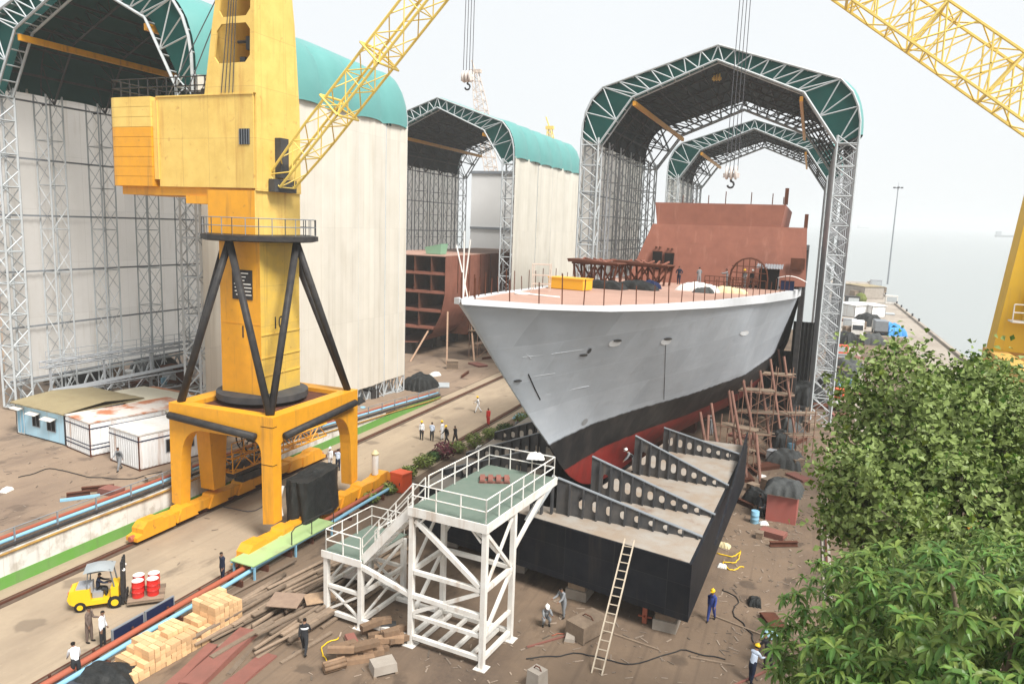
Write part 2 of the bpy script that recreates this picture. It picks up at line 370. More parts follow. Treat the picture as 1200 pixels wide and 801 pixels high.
# ------------------------------------------------------------------ ground
def wm(name, c, c2, c3, sc=.25, bumpk=.5, lines=False):
    m = bpy.data.materials.new(name); m.use_nodes = True; nt = m.node_tree; N = nt.nodes; L = nt.links
    b = N['Principled BSDF']; b.inputs['Roughness'].default_value = .9
    g = N.new('ShaderNodeNewGeometry')
    mp = N.new('ShaderNodeMapping'); mp.inputs['Scale'].default_value = (1.0, .35, 1.0); L.new(g.outputs['Position'], mp.inputs[0])
    def noise(s, v, d=7):
        n = N.new('ShaderNodeTexNoise'); n.inputs['Scale'].default_value = s; n.inputs['Detail'].default_value = d; n.inputs['Roughness'].default_value = .62; L.new(v, n.inputs['Vector']); return n.outputs['Fac']
    def mixc(f, lo, hi, a, bb, k):
        r = N.new('ShaderNodeMapRange'); r.inputs[1].default_value = lo; r.inputs[2].default_value = hi; r.inputs[4].default_value = k; L.new(f, r.inputs[0])
        x = N.new('ShaderNodeMix'); x.data_type = 'RGBA'; L.new(r.outputs[0], x.inputs[0])
        for i, q in ((6, a), (7, bb)):
            if isinstance(q, tuple): x.inputs[i].default_value = (*q, 1)
            else: L.new(q, x.inputs[i])
        return x.outputs[2]
    P = g.outputs['Position']
    cur = mixc(noise(sc, P), .38, .66, c, c2, .8)
    cur = mixc(noise(sc * .8, mp.outputs[0], 8), .50, .66, cur, c3, .8)
    cur = mixc(noise(sc * 6, P, 4), .55, .8, cur, c2, .5)
    cur = mixc(noise(sc * 2.3, mp.outputs[0], 5), .60, .68, cur, tuple(q * .55 for q in c3), .6)
    cur = mixc(noise(sc * 22, P, 3), .4, .75, cur, tuple(q * .8 for q in c), .45)
    vr = N.new('ShaderNodeTexVoronoi'); vr.inputs['Scale'].default_value = sc * 1.5; vr.inputs['Randomness'].default_value = 1
    wv = N.new('ShaderNodeVectorMath'); wv.operation = 'ADD'; nn = N.new('ShaderNodeTexNoise'); nn.inputs['Scale'].default_value = 1.3; nn.inputs['Detail'].default_value = 4; L.new(P, nn.inputs['Vector']); L.new(P, wv.inputs[0]); L.new(nn.outputs['Color'], wv.inputs[1]); L.new(wv.outputs[0], vr.inputs['Vector'])
    inv = N.new('ShaderNodeMath'); inv.operation = 'SUBTRACT'; inv.inputs[0].default_value = 1; L.new(vr.outputs['Distance'], inv.inputs[1])
    cur = mixc(inv.outputs[0], .80, .86, cur, tuple(q * .62 for q in c3), .55)            # oil and wet spots
    mp2 = N.new('ShaderNodeMapping'); mp2.inputs['Scale'].default_value = (2.6, .05, 1.0); L.new(P, mp2.inputs[0])
    cur = mixc(noise(1.0, mp2.outputs[0], 4), .54, .70, cur, tuple(q * .8 for q in c2), .6)  # wheel tracks along the yard
    cur = mixc(noise(3.4, P, 2), .70, .76, cur, tuple(min(1, q * 1.25) for q in c), .5)     # pale chips
    L.new(cur, b.inputs['Base Color'])
    bp = N.new('ShaderNodeBump'); bp.inputs['Strength'].default_value = bumpk; bp.inputs['Distance'].default_value = .06
    L.new(noise(sc * 12, P), bp.inputs['Height']); L.new(bp.outputs[0], b.inputs['Normal'])
    return m
G_EARTH = wm('earth_ground', (.205, .143, .094), (.140, .099, .068), (.066, .046, .034), .22)
G_ROAD = wm('worn_road', (.40, .315, .22), (.335, .262, .185), (.215, .162, .115), .17, .3)
G_YARD = wm('yard_concrete', (.31, .225, .155), (.235, .168, .118), (.15, .105, .078), .2)
G_PIER = wm('pier_concrete', (.40, .35, .29), (.33, .28, .23), (.25, .20, .16), .15)
mb = MB(); mb.bx(-200, 26.2, -30, 172, -9, 0)
tag(mb.build('ground', G_EARTH), kind='structure')
mb = MB(); mb.add([(-38.4, -10, .004), (-27.6, -10, .004), (-27.6, 100, .004), (-38.4, 100, .004)], [(0, 1, 2, 3)])
tag(mb.build('road', G_ROAD), kind='structure')
mb = MB(); mb.bx(7, 26.2, 172.01, 384, -9, 0.0); mb.bx(25.6, 26.2, 110, 384.01, 0.001, .5)
tag(mb.build('pier', G_PIER), kind='structure')
mb = MB(); mb.add([(19, 110, .012), (25.5, 110, .012), (25.5, 384, .012), (19, 384, .012)], [(0, 1, 2, 3)]); mb.add([(6.2, 60, .012), (9.6, 60, .012), (9.6, 172, .012), (6.2, 172, .012)], [(0, 1, 2, 3)])
tag(mb.build('path', G_PIER), kind='structure')
def yard_z(y): return 1.95 if y < 46 else 1.95 + (y - 46) * (-1.93 / 32) if y < 78 else .02
mb = MB()
ys = [-10, 20, 46, 54, 62, 70, 78, 100]
for a, bq in zip(ys, ys[1:]):
    mb.add([(-180, a, yard_z(a)), (-38.55, a, yard_z(a)), (-38.55, bq, yard_z(bq)), (-180, bq, yard_z(bq))], [(0, 1, 2, 3)])
tag(mb.build('yard', G_YARD), kind='structure')
# retaining wall between yard and road
t = thing('retaining_wall', 'long stained white wall with a green base between the yard and the road', 'wall', (-38.3, 20, 0))
zt = lambda y: yard_z(y) + .08
mbw, mbg, mbc = MB(), MB(), MB()
ysw = [-8 + i * 3.0 for i in range(30)]
for a, c in zip(ysw, ysw[1:]):
    za, zc = zt(a), zt(c)
    if zc > .9:
        mbw.frustum([(-38.55, a, .68), (-38.3, a, .68), (-38.3, c, .68), (-38.55, c, .68)], [(-38.55, a, za), (-38.3, a, za), (-38.3, c, zc), (-38.55, c, zc)])
    h1, h2 = min(.68, za), min(.68, zc)
    if h2 > .1: mbg.frustum([(-38.55, a, -.05), (-38.27, a, -.05), (-38.27, c, -.05), (-38.55, c, -.05)], [(-38.55, a, h1), (-38.27, a, h1), (-38.27, c, h2), (-38.55, c, h2)])
mbw.build('wall_face', M['wallwhite'], t, off=(-38.3, 20, 0)); mbg.build('wall_base', M['wallgreen'], t, off=(-38.3, 20, 0))
# wall-top pipes
def pipe_run(name, label, cat, x, dz, r, m, y0, y1, base, group=None, posts=None):
    mb = MB(); n = 24
    pts = [(x + .04 * math.sin(i * 1.7), y0 + (y1 - y0) * i / n, base(y0 + (y1 - y0) * i / n) + dz) for i in range(n + 1)]
    mb.path(pts, r, 7); o = mb.build(name, m, None, 'all'); return tag(o, label, cat, group)
pipe_run('pipe', 'rust red pipe on the retaining wall top beside blue pipes', 'pipe', -38.95, .55, .13, M['pipered'], -6, 76, yard_z, 'pipes along the wall top')
pipe_run('pipe', 'light blue pipe on the wall top between red and black pipes', 'pipe', -38.62, .50, .11, M['blue'], -6, 76, yard_z, 'pipes along the wall top')
pipe_run('pipe', 'black pipe lowest on the road edge of the retaining wall', 'pipe', -38.33, .30, .10, M['black'], -6, 76, yard_z, 'pipes along the wall top')
pipe_run('pipe', 'thin rusty yellow pipe clipped along the white wall face', 'pipe', -38.22, -.02, .07, mat('rusty_yellow', (.45, .27, .05), .7, (.2, .1, .05), 3, .7), -6, 76, yard_z, 'pipes along the wall top')
mb = MB()
for i in range(33):
    y = -4 + i * 2.5; z = yard_z(y); mb.beam((-38.45, y, z), (-38.45, y, z + 1.15), .07)
mb.tube((-38.45, -4, yard_z(0) + 1.15), (-38.45, 46, 3.1), .03, 5); mb.tube((-38.45, 46, 3.1), (-38.45, 76, yard_z(76) + 1.15), .03, 5)
tag(mb.build('wall_railing', M['galvdark']), 'thin grey post railing on top of the stained white wall', 'railing')
# crane rails
for k, (x, lb) in enumerate(((-36.75, 'steel crane rail along the foot of the green wall base'), (-28.8, 'steel crane rail on the road edge beside red and blue pipes'))):
    mb = MB(); mb.bx(x - .32, x + .32, -8, 100, .005, .05); mb.mi = 1; mb.bx(x - .05, x + .05, -8, 100, .05, .15); mb.bx(x - .42, x - .34, -8, 100, .005, .06)
    tag(mb.build('crane_rail', [mat('rail_bed', (.10, .075, .055), .9, (.17, .12, .09), 1.5, .6), M['rustdark']]), lb, 'rail', 'crane rails')
for k, (x, lb) in enumerate(((2.6, 'rusty rail beam on the earth by the tarped red hut'), (8.9, 'rusty rail on the pale path that leads to the pier'))):
    mb = MB(); y0_, y1_ = (43, 60) if k == 0 else (60, 165); mb.bx(x - .25, x + .25, y0_, y1_, .02, .12); mb.mi = 1; mb.bx(x - .06, x + .06, y0_, y1_, .12, .25)
    tag(mb.build('track_rail', [M['concrete'], M['rustdark']]), lb, 'rail', 'rails on the right-hand quay')

# ------------------------------------------------------------------ sheds
HW0 = 14.5
OUT = [(14.5, 30.2), (14.46, 31.6), (14.15, 33.0), (13.5, 34.4), (12.3, 35.7), (0, 39.6)]
INN = [(12.5, 29.4), (8.9, 34.5), (0, 38.1)]
def shed(cx, hw, y0, y1, zb, bay, label, wall_left, wall_right, roofm, wallz_r, gable=True, back_open=True, tube_m='galv', zbl=None, dark=False):
    k = hw / HW0; t = thing('building_shed', label, 'shed', (cx, y0, 0)); off = (cx, y0, 0)
    zbl = zb if zbl is None else zbl
    o_ = [(x * k, z) for x, z in OUT]; i_ = [(x * k, z) for x, z in INN]
    o_full = [(-x, z) for x, z in o_] + [(x, z) for x, z in reversed(o_[:-1])]
    i_full = [(-x, z) for x, z in i_] + [(x, z) for x, z in reversed(i_[:-1])]
    def along(poly, n):
        P = [V((x, 0, z)) for x, z in poly]; Ls = [(q - p).length for p, q in zip(P, P[1:])]; T = sum(Ls); out = []
        for i in range(n + 1):
            d = T * i / n
            for (p, q), l in zip(zip(P, P[1:]), Ls):
                if d <= l + 1e-6: out.append(p.lerp(q, d / l)); break
                d -= l
        return out
    def arch(y, depth, rc, rb, m, name='arch_truss', n=34):
        mb = MB()
        for yy in ((y, y + depth) if depth else (y,)):
            for poly in (o_full, i_full):
                mb.path([(x + cx, yy, z) for x, z in poly], rc, 5)
            # webs: straight zigzag on the rafters, fans at the knees
            for sg in (-1, 1):
                a0, a1 = V((sg * 12.3 * k, 0, 35.7)), V((0, 0, 39.6)); b0, b1 = V((sg * 8.9 * k, 0, 34.5)), V((0, 0, 38.1))
                N = 7
                for i in range(N):
                    p, q, r_ = a0.lerp(a1, i / N), b0.lerp(b1, (i + .5) / N), a0.lerp(a1, (i + 1) / N)
                    for u, v in ((p, q), (q, r_)): mb.tube((u.x + cx, yy, u.z), (v.x + cx, yy, v.z), rb, 4)
                kn = [(8.9, 34.5), (10.6, 32.1), (12.5, 29.4)]
                kk = [(12.3, 35.7), (13.5, 34.4), (14.15, 33.0), (14.5, 31.0), (14.5, 29.4)]
                pr = [(0, 0), (1, 0), (1, 1), (1, 2), (2, 2), (2, 3), (2, 4)]
                for a, bb in pr:
                    u, v = kn[a], kk[bb]; mb.tube((cx + sg * u[0] * k, yy, u[1]), (cx + sg * v[0] * k, yy, v[1]), rb, 4)
        if depth:
            for poly in (o_full, i_full):
                for p in along(poly, 20): mb.tube((p.x + cx, y, p.z), (p.x + cx, y + depth, p.z), rb, 4)
        return mb.build(name, m, t, off=off)
    def column(sg, y, m, zb_, rc=.10, rb=.055, dep=1.6):
        mb = MB(); x = sg * 13.5 * k
        lattice(mb, (cx + x, y + dep / 2, zb_), (cx + x, y + dep / 2, 30.2), (1, 0, 0), 2.0 * k, (0, 1, 0), dep, 20 if rc >= .12 else 14, rc, rb)
        return mb.build('column', m, t, off=off)
    gm, gd = M[tube_m], M['galvdark']
    arch(y0, 1.5, .125, .068, gm)
    for sg in (-1, 1): column(sg, y0, gm, zbl if sg < 0 else zb, .12, .062)
    nb = round((y1 - y0) / bay)
    for i in range(1, nb):
        y = y0 + (y1 - y0) * i / nb
        arch(y, 0, .10, .06, M['darkgrey'], 'inner_arch')
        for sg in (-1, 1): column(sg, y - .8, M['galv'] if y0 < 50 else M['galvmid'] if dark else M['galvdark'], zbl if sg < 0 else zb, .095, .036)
    arch(y1 - 1.2, 1.2, .13, .075, gm)
    for sg in (-1, 1): column(sg, y1 - 1.6, gm, zbl if sg < 0 else zb)
    # teal gable band between the chords
    if gable:
        mb = MB(); pol = [(x + cx, z) for x, z in o_full]; pin = [(x + cx, z) for x, z in i_full]
        po = along(o_full, 40); pi = along(i_full, 40)
        for i in range(40):
            q = [(po[i].x + cx, y0 + .75, po[i].z), (po[i + 1].x + cx, y0 + .75, po[i + 1].z), (pi[i + 1].x + cx, y0 + .75, pi[i + 1].z), (pi[i].x + cx, y0 + .75, pi[i].z)]
            mb.add(q, [(0, 1, 2, 3)])
        mb.build('gable_cladding', M['tealdark'], t, off=off)
    # roof: outer skin swells between the frames, inner lining below it
    L_ = along(o_full, 48)
    def skin(yA, yB, inset):
        nv = nb * 6
        def fn(u, v):
            i = min(48, round(u * 48)); p = L_[i]; ph = (v * nb) % 1.0
            s = math.sin(PI * ph) if 0 < v < 1 else 0
            sh = max(0, 1 - abs(abs(p.x) / k - 13.3) / 3.5)
            n = V((p.x / k / 14.5, 0, .6)).normalized()
            q = p + n * (.45 * abs(s) ** .6 * (.25 + sh) - inset)
            return (q.x + cx, yA + (yB - yA) * v, q.z)
        m_ = MB(); m_.grid(fn, 48, nv); return m_
    skin(y0 + .3, y1 - .1, -.12).build('roof', M['teal'], t, 'all', off=off)
    skin(y0 + 1.6, y1 - 1.3, .35).build('roof_lining', roofm, t, 'all', off=off)
    mb = MB()
    for p in along(o_full, 14)[1:-1]: mb.beam((p.x * .93 + cx, y0 + 1.5, p.z - .8), (p.x * .93 + cx, y1 - 1.2, p.z - .8), .12, .2)
    mb.build('purlin', M['darkgrey'], t, off=off)
    for sg in (-1, 1):
        mb = MB(); mb.beam((cx + sg * 8.7 * k, y0 + .2, 33.9), (cx + sg * 8.7 * k, y1 - .5, 33.9), .32, .5)
        mb.build('crane_runway', M['orange'], t, off=off)
    rnd = random.Random(int(cx * 7 + y0))
    for sg, on, z0 in ((-1, wall_left, zbl + 2.0), (1, wall_right, wallz_r)):
        if not on: continue
        nu = max(8, int((y1 - y0) / .36)); wob = [rnd.uniform(-.03, .03) + (.05 if i % 2 else 0) + (.06 if i % 17 == 0 else 0) + .06 * math.sin(i * .37 + 2 * math.sin(i * .11)) for i in range(nu + 1)]
        X = cx + sg * (hw + .08)
        mb = MB(); mb.grid(lambda u, v: (X + sg * wob[round(u * nu)], y0 + .4 + (y1 - y0 - .5) * u, z0 + (30.6 - z0) * v), nu, 3)
        mb.build('wall_panel', M['cream'] if sg > 0 else M['creamin'], t, 'all', off=off)
        if sg > 0:
            mb = MB(); mb.grid(lambda u, v: (X - .3 + wob[round(u * nu)], y0 + .4 + (y1 - y0 - .5) * u, z0 + (30.6 - z0) * v), nu, 1)
            mb.build('wall_lining', M['creamin'], t, off=off)
        mb = MB()
        for zg in [z0 + .2] + [z0 + (29.5 - z0) * j / 5 for j in range(1, 6)]: mb.beam((X - sg * .38, y0 + .5, zg), (X - sg * .38, y1 - .5, zg), .10, .16)
        mb.build('girt', gd, t, off=off)
        mb = MB()                                                       # plinth truss the wall stands on
        zc = zbl if sg < 0 else zb
        xx = cx + sg * (hw - .4); za, zz = zc + .1, z0 - .1
        if zz - za > .5:
            for z in (za, zz): mb.beam((xx, y0, z), (xx, y1, z), .22, .22)
            n = max(3, int((y1 - y0) / 1.8))
            for i in range(n):
                ya, yb, ym = y0 + (y1 - y0) * i / n, y0 + (y1 - y0) * (i + 1) / n, y0 + (y1 - y0) * (i + .5) / n
                mb.beam((xx, ya, za), (xx, ym, zz), .13); mb.beam((xx, ym, zz), (xx, yb, za), .13)
            mb.build('plinth_truss', M['galv'], t, off=off)
    return t
s1 = shed(-55.2, 11.5, 45, 77, .2, 5.4, 'big white shed with teal arched roof behind the yellow crane', True, True, M['roofin'], 2.1, zbl=2.2)
mb = MB()
s2 = shed(-57, 13.3, 110, 146, 0, 6.0, 'teal roofed shed over the rusty hull section, beyond the big white shed', True, True, M['roofdark'], 1.0)
s3 = shed(-11, 14.5, 85, 120, 0, 5.8, 'tall open lattice shed with teal front arch over the grey warship', True, False, M['roofdark'], 2, dark=True)
s4 = shed(-11, 14.5, 140, 171, 0, 6.2, 'second open lattice shed standing behind the one over the warship', True, False, M['roofdark'], 2, dark=True)
# white building seen through the second shed
t = thing('white_hall', 'plain white hall wall seen through the shed behind the rusty hull', 'building', (-57, 150, 0))
mb = MB(); mb.bx(-14, 13.2, 4, 34, 0, 31); mb.build('wall', mat('white_hall_wall', (.82, .82, .80), .7, (.74, .74, .72), .3, .5), t)
mb = MB(); mb.bx(-2, 6, 3.8, 4.1, 20.0, 25); mb.build('window', mat('grey_window_band', (.33, .33, .32), .5), t)
mb = MB(); mb.bx(-14.2, 13.4, 3.7, 34.2, 31, 31.6); mb.bx(-14, 13.3, 3.75, 3.98, 19, 19.5); mb.build('roof', M['galvdark'], t)
# ------------------------------------------------------------------ yellow portal crane on the road
def text_mesh(body, size, m, parent, mtx, name='number_marking'):
    cu = bpy.data.curves.new(name, 'FONT'); cu.body = body; cu.size = size; cu.extrude = .004; cu.align_x = 'CENTER'
    t = bpy.data.objects.new('tmp', cu); COL.objects.link(t)
    me = bpy.data.meshes.new_from_object(t.evaluated_get(bpy.context.evaluated_depsgraph_get()))
    bpy.data.objects.remove(t); me.name = name; me.transform(mtx); me.materials.clear(); me.materials.append(m)
    o = bpy.data.objects.new(name, me); COL.objects.link(o); o.parent = parent; return o
CO = (-34, 40.6, 0)
cr = thing('portal_crane', 'yellow portal crane on the road with black struts and a yellow lattice jib', 'crane', CO)
XL, XR, YF, YB = -37.6, -29.4, 35.9, 45.2
def arc(p, c, q, n=6):                                                # quadratic curve
    p, c, q = V((*p, 0)), V((*c, 0)), V((*q, 0)); return [tuple(((1 - t) ** 2 * p + 2 * t * (1 - t) * c + t * t * q)[:2]) for t in (i / n for i in range(n + 1))]
mb = MB()
mb.prism([(XL, 8), (XL, 1.25), (XL + .75, 1.1)] + arc((XL + .95, 4.6), (XL + 1.15, 6.35), (XL + 2.6, 6.45)) + arc((XR - 1.5, 6.45), (XR - .88, 6.35), (XR - .86, 5.4)) + [(XR - .82, 1.1), (XR, 1.25), (XR, 8)], 'y', YF, YF + .8)
mb.prism([(YF + .805, 8), (YF + .805, 6.2)] + arc((YF + 1.1, 6.4), (YF + 1.4, 6.45), (YF + 2.0, 6.45)) + arc((YB - 2.7, 6.45), (YB - 1.1, 6.35), (YB - .9, 4.2)) + [(YB - .75, 1.1), (YB, 1.25), (YB, 8)], 'x', XR - .88, XR - .004)
mb.prism([(YF + .805, 7.99), (YF + .805, 6.4), (YB, 6.2), (YB, 7.99)], 'x', XL + .004, XL + 1.2)
mb.bx(XL + 1.2, XR - .88, YB - 1.1, YB - .01, 6.4, 7.98)
mb.build('portal_frame', M['orange'], cr, off=CO)
mb = MB(); mb.prism([(38.0, 6.3), (38.35, 1.5), (39.4, 1.5), (39.75, 6.3)], 'x', XL + .1, XL + 1.25); mb.build('leg', M['orange'], cr, off=CO)
mb = MB()
for zz in (4.95, 7.35): mb.bx(XR - .87, XR + .012, YF - .012, YF + .4, zz, zz + .04)
mb.build('leg_joint_strip', M['dark'], cr, off=CO)
TX0, TX1, TY0, TY1 = -35.65, -32.4, 38.6, 42.55; TC = (-34.0, 40.6)
mb = MB(); mb.lathe([(2.9, 7.95), (3.0, 8.0), (3.0, 8.42), (2.6, 8.5)], 28, (TC[0], TC[1], 0)); mb.build('ring_base', M['darkgrey'], cr, True, off=CO)
mb = MB(); mb.bx(XL + 1.2, XR - .88, YF + .8, YB - 1.1, 7.5, 7.7); mb.build('top_plate', M['rustdark'], cr, off=CO)
mb = MB()
c0 = [(TX0, TY0), (TX1, TY0), (TX1, TY1), (TX0, TY1)]
vs_ = [(x, y, 8.45) for x, y in c0] + [(x, y, 18.6) for x, y in c0]
for i, mi in ((0, 0), (1, 1), (2, 0), (3, 1)):
    mb.mi = mi; j = (i + 1) % 4; mb.add([vs_[i], vs_[j], vs_[4 + j], vs_[4 + i]], [(0, 1, 2, 3)])
mb.mi = 1
for z in (9.7, 10.9, 12.4): mb.bx(TX1 - .02, TX1 + .05, TY0 + .02, TY1 - .02, z, z + .09)
mb.mi = 0
for z in (13.1, 17.4): mb.bx(TX0 + .02, TX1 - .04, TY0 - .02, TY0 + .02, z, z + .05)
tw = mb.build('tower', [M['orange'], M['yellow']], cr, off=CO)
mb = MB(); mb.bx(-34.6, -33.0, TY0 - .05, TY0 - .003, 14.7, 16.6)
mb.mi = 1
for i, (a, b_) in enumerate(((-34.3, -33.3), (-34.1, -33.5), (-33.95, -33.6), (-34.45, -33.1), (-34.4, -33.05), (-34.4, -33.1), (-34.3, -33.05))): mb.bx(a, b_, TY0 - .058, TY0 - .05, 16.35 - i * .23, 16.42 - i * .23)
mb.build('notice_board', [M['black'], M['white']], tw, off=CO)
text_mesh('10', 1.15, M['black'], tw, Matrix.Translation((TX1 + .012 - CO[0], 40.3 - CO[1], 12.75)) @ Matrix.Rotation(PI / 2, 4, 'Z') @ Matrix.Rotation(PI / 2, 4, 'X'))
text_mesh('10', 1.15, M['black'], tw, Matrix.Translation((-33.55 - CO[0], TY0 - .012 - CO[1], 12.2)) @ Matrix.Rotation(PI / 2, 4, 'X'))
mb = MB(); mb.lathe([(3.4, 18.42), (3.72, 18.5), (3.72, 18.8), (3.4, 18.86)], 20, (*TC, 0)); pf = mb.build('ring_platform', M['black'], cr, off=CO)
mb = MB(); railing(mb, [(TC[0] + 3.62 * math.cos(a * PI / 7), TC[1] + 3.62 * math.sin(a * PI / 7), 18.85) for a in range(14)], 1.05, .03, .9, True); mb.build('railing', M['galvdark'], pf, off=CO)
for nd, (l1, l2) in (((0, -2.9), ((XL + .5, YF + .5), (XR - .6, YF + .5))), ((2.9, 0), ((XR - .55, YF + .55), (XR - .5, YB - .5))), ((0, 2.9), ((XL + .6, YB - .5), (XR - .55, YB - .5))), ((-2.9, 0), ((XL + .5, YF + .6), (XL + .5, YB - .6)))):
    for l in (l1, l2):
        mb = MB(); mb.tube((TC[0] + nd[0], TC[1] + nd[1], 18.45), (*l, 8.0), .23, 10); mb.build('strut', M['black'], cr, 'all', off=CO)
for p, q in (((XL + .3, YF - .28, 7.25), (XR - 1.1, YF - .28, 6.75)), ((XR + .26, YF + .9, 6.7), (XR + .26, YB - .7, 7.2))):
    mb = MB(); mb.tube(p, q, .24, 10); mb.build('pipe_brace', M['black'], cr, 'all', off=CO)
def bogie(x, y0, y1):
    mb = MB()
    mb.bx(x - .38, x + .38, y0 + 1.6, y1 - 1.6, .5, 1.1)
    for e, s in ((y0, 1), (y1, -1)):
        mb.prism([(e, .3), (e, .55), (e + s * .45, .65), (e + s * .45, .95), (e + s * .85, 1.3), (e + s * 1.9, 1.28), (e + s * 2.1, 1.12), (e + s * 3.0, 1.08), (e + s * 3.0, .3)], 'x', x - .45, x + .45)
    for i in range(5):
        y = y0 + 4 + (y1 - y0 - 8) * i / 4; mb.prism([(y - .9, .4), (y - .45, 1.22), (y + .45, 1.22), (y + .9, .4)], 'x', x - .5, x + .5)
    o = mb.build('bogie_beam', M['orange'], cr, off=CO)
    for i in range(8):
        y = y0 + 1.2 + (y1 - y0 - 2.4) * i / 7; m_ = MB(); m_.lathe([(.33, -.14), (.38, -.1), (.38, .1), (.33, .14)], 16, (x, y, .5), 'x'); m_.build('wheel', M['rustdark'], o, off=CO)
    for e, s in ((y0, -1), (y1, 1)):
        m_ = MB(); m_.lathe([(.16, 0), (.2, .05), (.2, .3)], 10, (x, e - .14 + (.0 if s < 0 else 0), .45), 'y'); m_.build('buffer', M['pipered'], o, off=CO)
bogie(-36.75, 31.9, 51.0); bogie(-28.8, 32.0, 48.6)
mb = MB(); lattice(mb, (-36.3, 39.6, 2.9), (-36.3, 50.5, 2.9), (1, 0, 0), .9, (0, 0, 1), 1.0, 10, .08, .05); railing(mb, [(-35.9, 39.6, 3.4), (-35.9, 50.5, 3.4)], 1.1, .035, 1.2)
mb.build('walkway', M['orange'], cr, off=CO)
mb = MB()
for x in (-36.95, -36.45):
    ring = [(x, 42.9 + 1.7 * math.cos(a * PI / 12), 4.6 + 1.7 * math.sin(a * PI / 12)) for a in range(25)]; mb.path(ring, .06, 5)
    for a in range(12): mb.tube((x, 42.9, 4.6), (x, 42.9 + 1.7 * math.cos(a * PI / 6), 4.6 + 1.7 * math.sin(a * PI / 6)), .035, 4)
mb.lathe([(.95, -.22), (.95, .22)], 18, (-36.7, 42.9, 4.6), 'x'); mb.build('cable_reel', M['darkgrey'], cr, off=CO)
mb = MB(); mb.tube((-36.6, 40.2, 2.2), (-36.6, 42.8, 2.2), .5, 10); mb.bx(-37, -36.2, 41, 45.2, 1.25, 1.8); mb.build('drive_motor', M['darkgrey'], cr, off=CO)
# slewing upper works
SX0, SX1, SY0, SY1 = -36.3, -32.55, 38.4, 42.9
mb = MB()
c0 = [(SX0, SY0), (SX1, SY0), (SX1, SY1), (SX0, SY1)]; vs_ = [(x, y, 18.87) for x, y in c0] + [(x, y, 21.6) for x, y in c0]
for i, mi in ((0, 0), (1, 1), (2, 0), (3, 1)):
    mb.mi = mi; j = (i + 1) % 4; mb.add([vs_[i], vs_[j], vs_[4 + j], vs_[4 + i]], [(0, 1, 2, 3)])
mb.build('slewing_column', [M['orange'], M['paleyel']], cr, off=CO)
mb = MB(); mb.bx(-40.3, SX1 - .02, SY0 + .02, SY1, 21.75, 27.4); mb.bx(-40.35, SX1, SY0 - .05, SY1 + .05, 27.4, 27.48)
mb.bx(-40.6, -40.25, SY0 - .1, SY1 + .1, 22.2, 27.2)
hs = mb.build('machine_house', M['paleyel'], cr, off=CO)
mb = MB(); mb.bx(-43.9, SX1 - .1, SY0 + .25, SY1 - .2, 21.2, 21.75); mb.bx(-38.2, SX1 - .15, SY0 + .1, SY1 - .1, 20.7, 21.2); mb.build('house_floor_beam', M['orange'], cr, off=CO)
for i in range(9):
    z0 = 21.75 + i * .635; mb = MB(); n = 5; rad = .75
    x0, x1, y0, y1 = -44.5, -40.62, SY0 - .25, SY1 + .25
    pol = [(x1, y0)] + [(x1, y1)] + [(x0 + rad - rad * math.sin(a * PI / 10), y1 - rad + rad * math.cos(a * PI / 10)) for a in range(6)] + [(x0 + rad - rad * math.cos(a * PI / 10), y0 + rad - rad * math.sin(a * PI / 10)) for a in range(6)]
    mb.prism(pol, 'z', z0, z0 + .615); mb.build('counterweight', M['orange'] if i < 6 else M['paleyel'], cr, off=CO)
mb = MB(); mb.bx(-33.65, -32.85, SY0 - .03, SY0 - .001, 24.4, 25.35); mb.mi = 1
for i in range(5): mb.bx(-33.65 + i * .19, -33.62 + i * .19, SY0 - .045, SY0 - .03, 24.4, 25.35)
mb.build('window', [M['glass'], M['galvdark']], hs, off=CO)
mb = MB(); railing(mb, [(-33.2, SY0 + .1, 27.48), (-44.3, SY0 + .1, 27.48), (-44.3, SY1, 27.48), (-36.5, SY1, 27.48)], 1.15, .04, .8)
for i in range(6): mb.bx(-44 + i * .8, -43.7 + i * .8, SY1 - .5, SY1 - .2, 27.48, 28.1)
mb.bx(-38, -37.2, 39, 40, 27.48, 27.8); mb.bx(-36.9, -36.0, 38.7, 39.4, 27.48, 27.9)
mb.build('roof_railing', M['black'], hs, off=CO)
# mast
def mp(u, v, z):                                                        # u,v 0..1 across the tapering mast
    t = (z - 27.4) / 16; e = t * t * .25 + t * .75
    x0, x1 = -36.35 + 3.3 * e, -32.4 + .05 * t; y0, y1 = SY0 + .2 * t, 42.85 - (1.0 * t + 1.6 * t * t)
    return (x0 + (x1 - x0) * u, y0 + (y1 - y0) * v, z)
def wallstrip(mb, side, a0, a1, z0, z1, th=.12):
    n = 4
    for i in range(n):
        za, zb_ = z0 + (z1 - z0) * i / n, z0 + (z1 - z0) * (i + 1) / n
        if side == 'f': q = [mp(a0, 0, za), mp(a1, 0, za), mp(a1, .03, za), mp(a0, .03, za)], [mp(a0, 0, zb_), mp(a1, 0, zb_), mp(a1, .03, zb_), mp(a0, .03, zb_)]
        if side == 'b': q = [mp(a0, .97, za), mp(a1, .97, za), mp(a1, 1, za), mp(a0, 1, za)], [mp(a0, .97, zb_), mp(a1, .97, zb_), mp(a1, 1, zb_), mp(a0, 1, zb_)]
        if side == 'l': q = [mp(0, a0, za), mp(.03, a0, za), mp(.03, a1, za), mp(0, a1, za)], [mp(0, a0, zb_), mp(.03, a0, zb_), mp(.03, a1, zb_), mp(0, a1, zb_)]
        if side == 'r': q = [mp(.97, a0, za), mp(1.0, a0, za), mp(1.0, a1, za), mp(.97, a1, za)], [mp(.97, a0, zb_), mp(1.0, a0, zb_), mp(1.0, a1, zb_), mp(.97, a1, zb_)]
        mb.frustum(*q)
mb = MB()
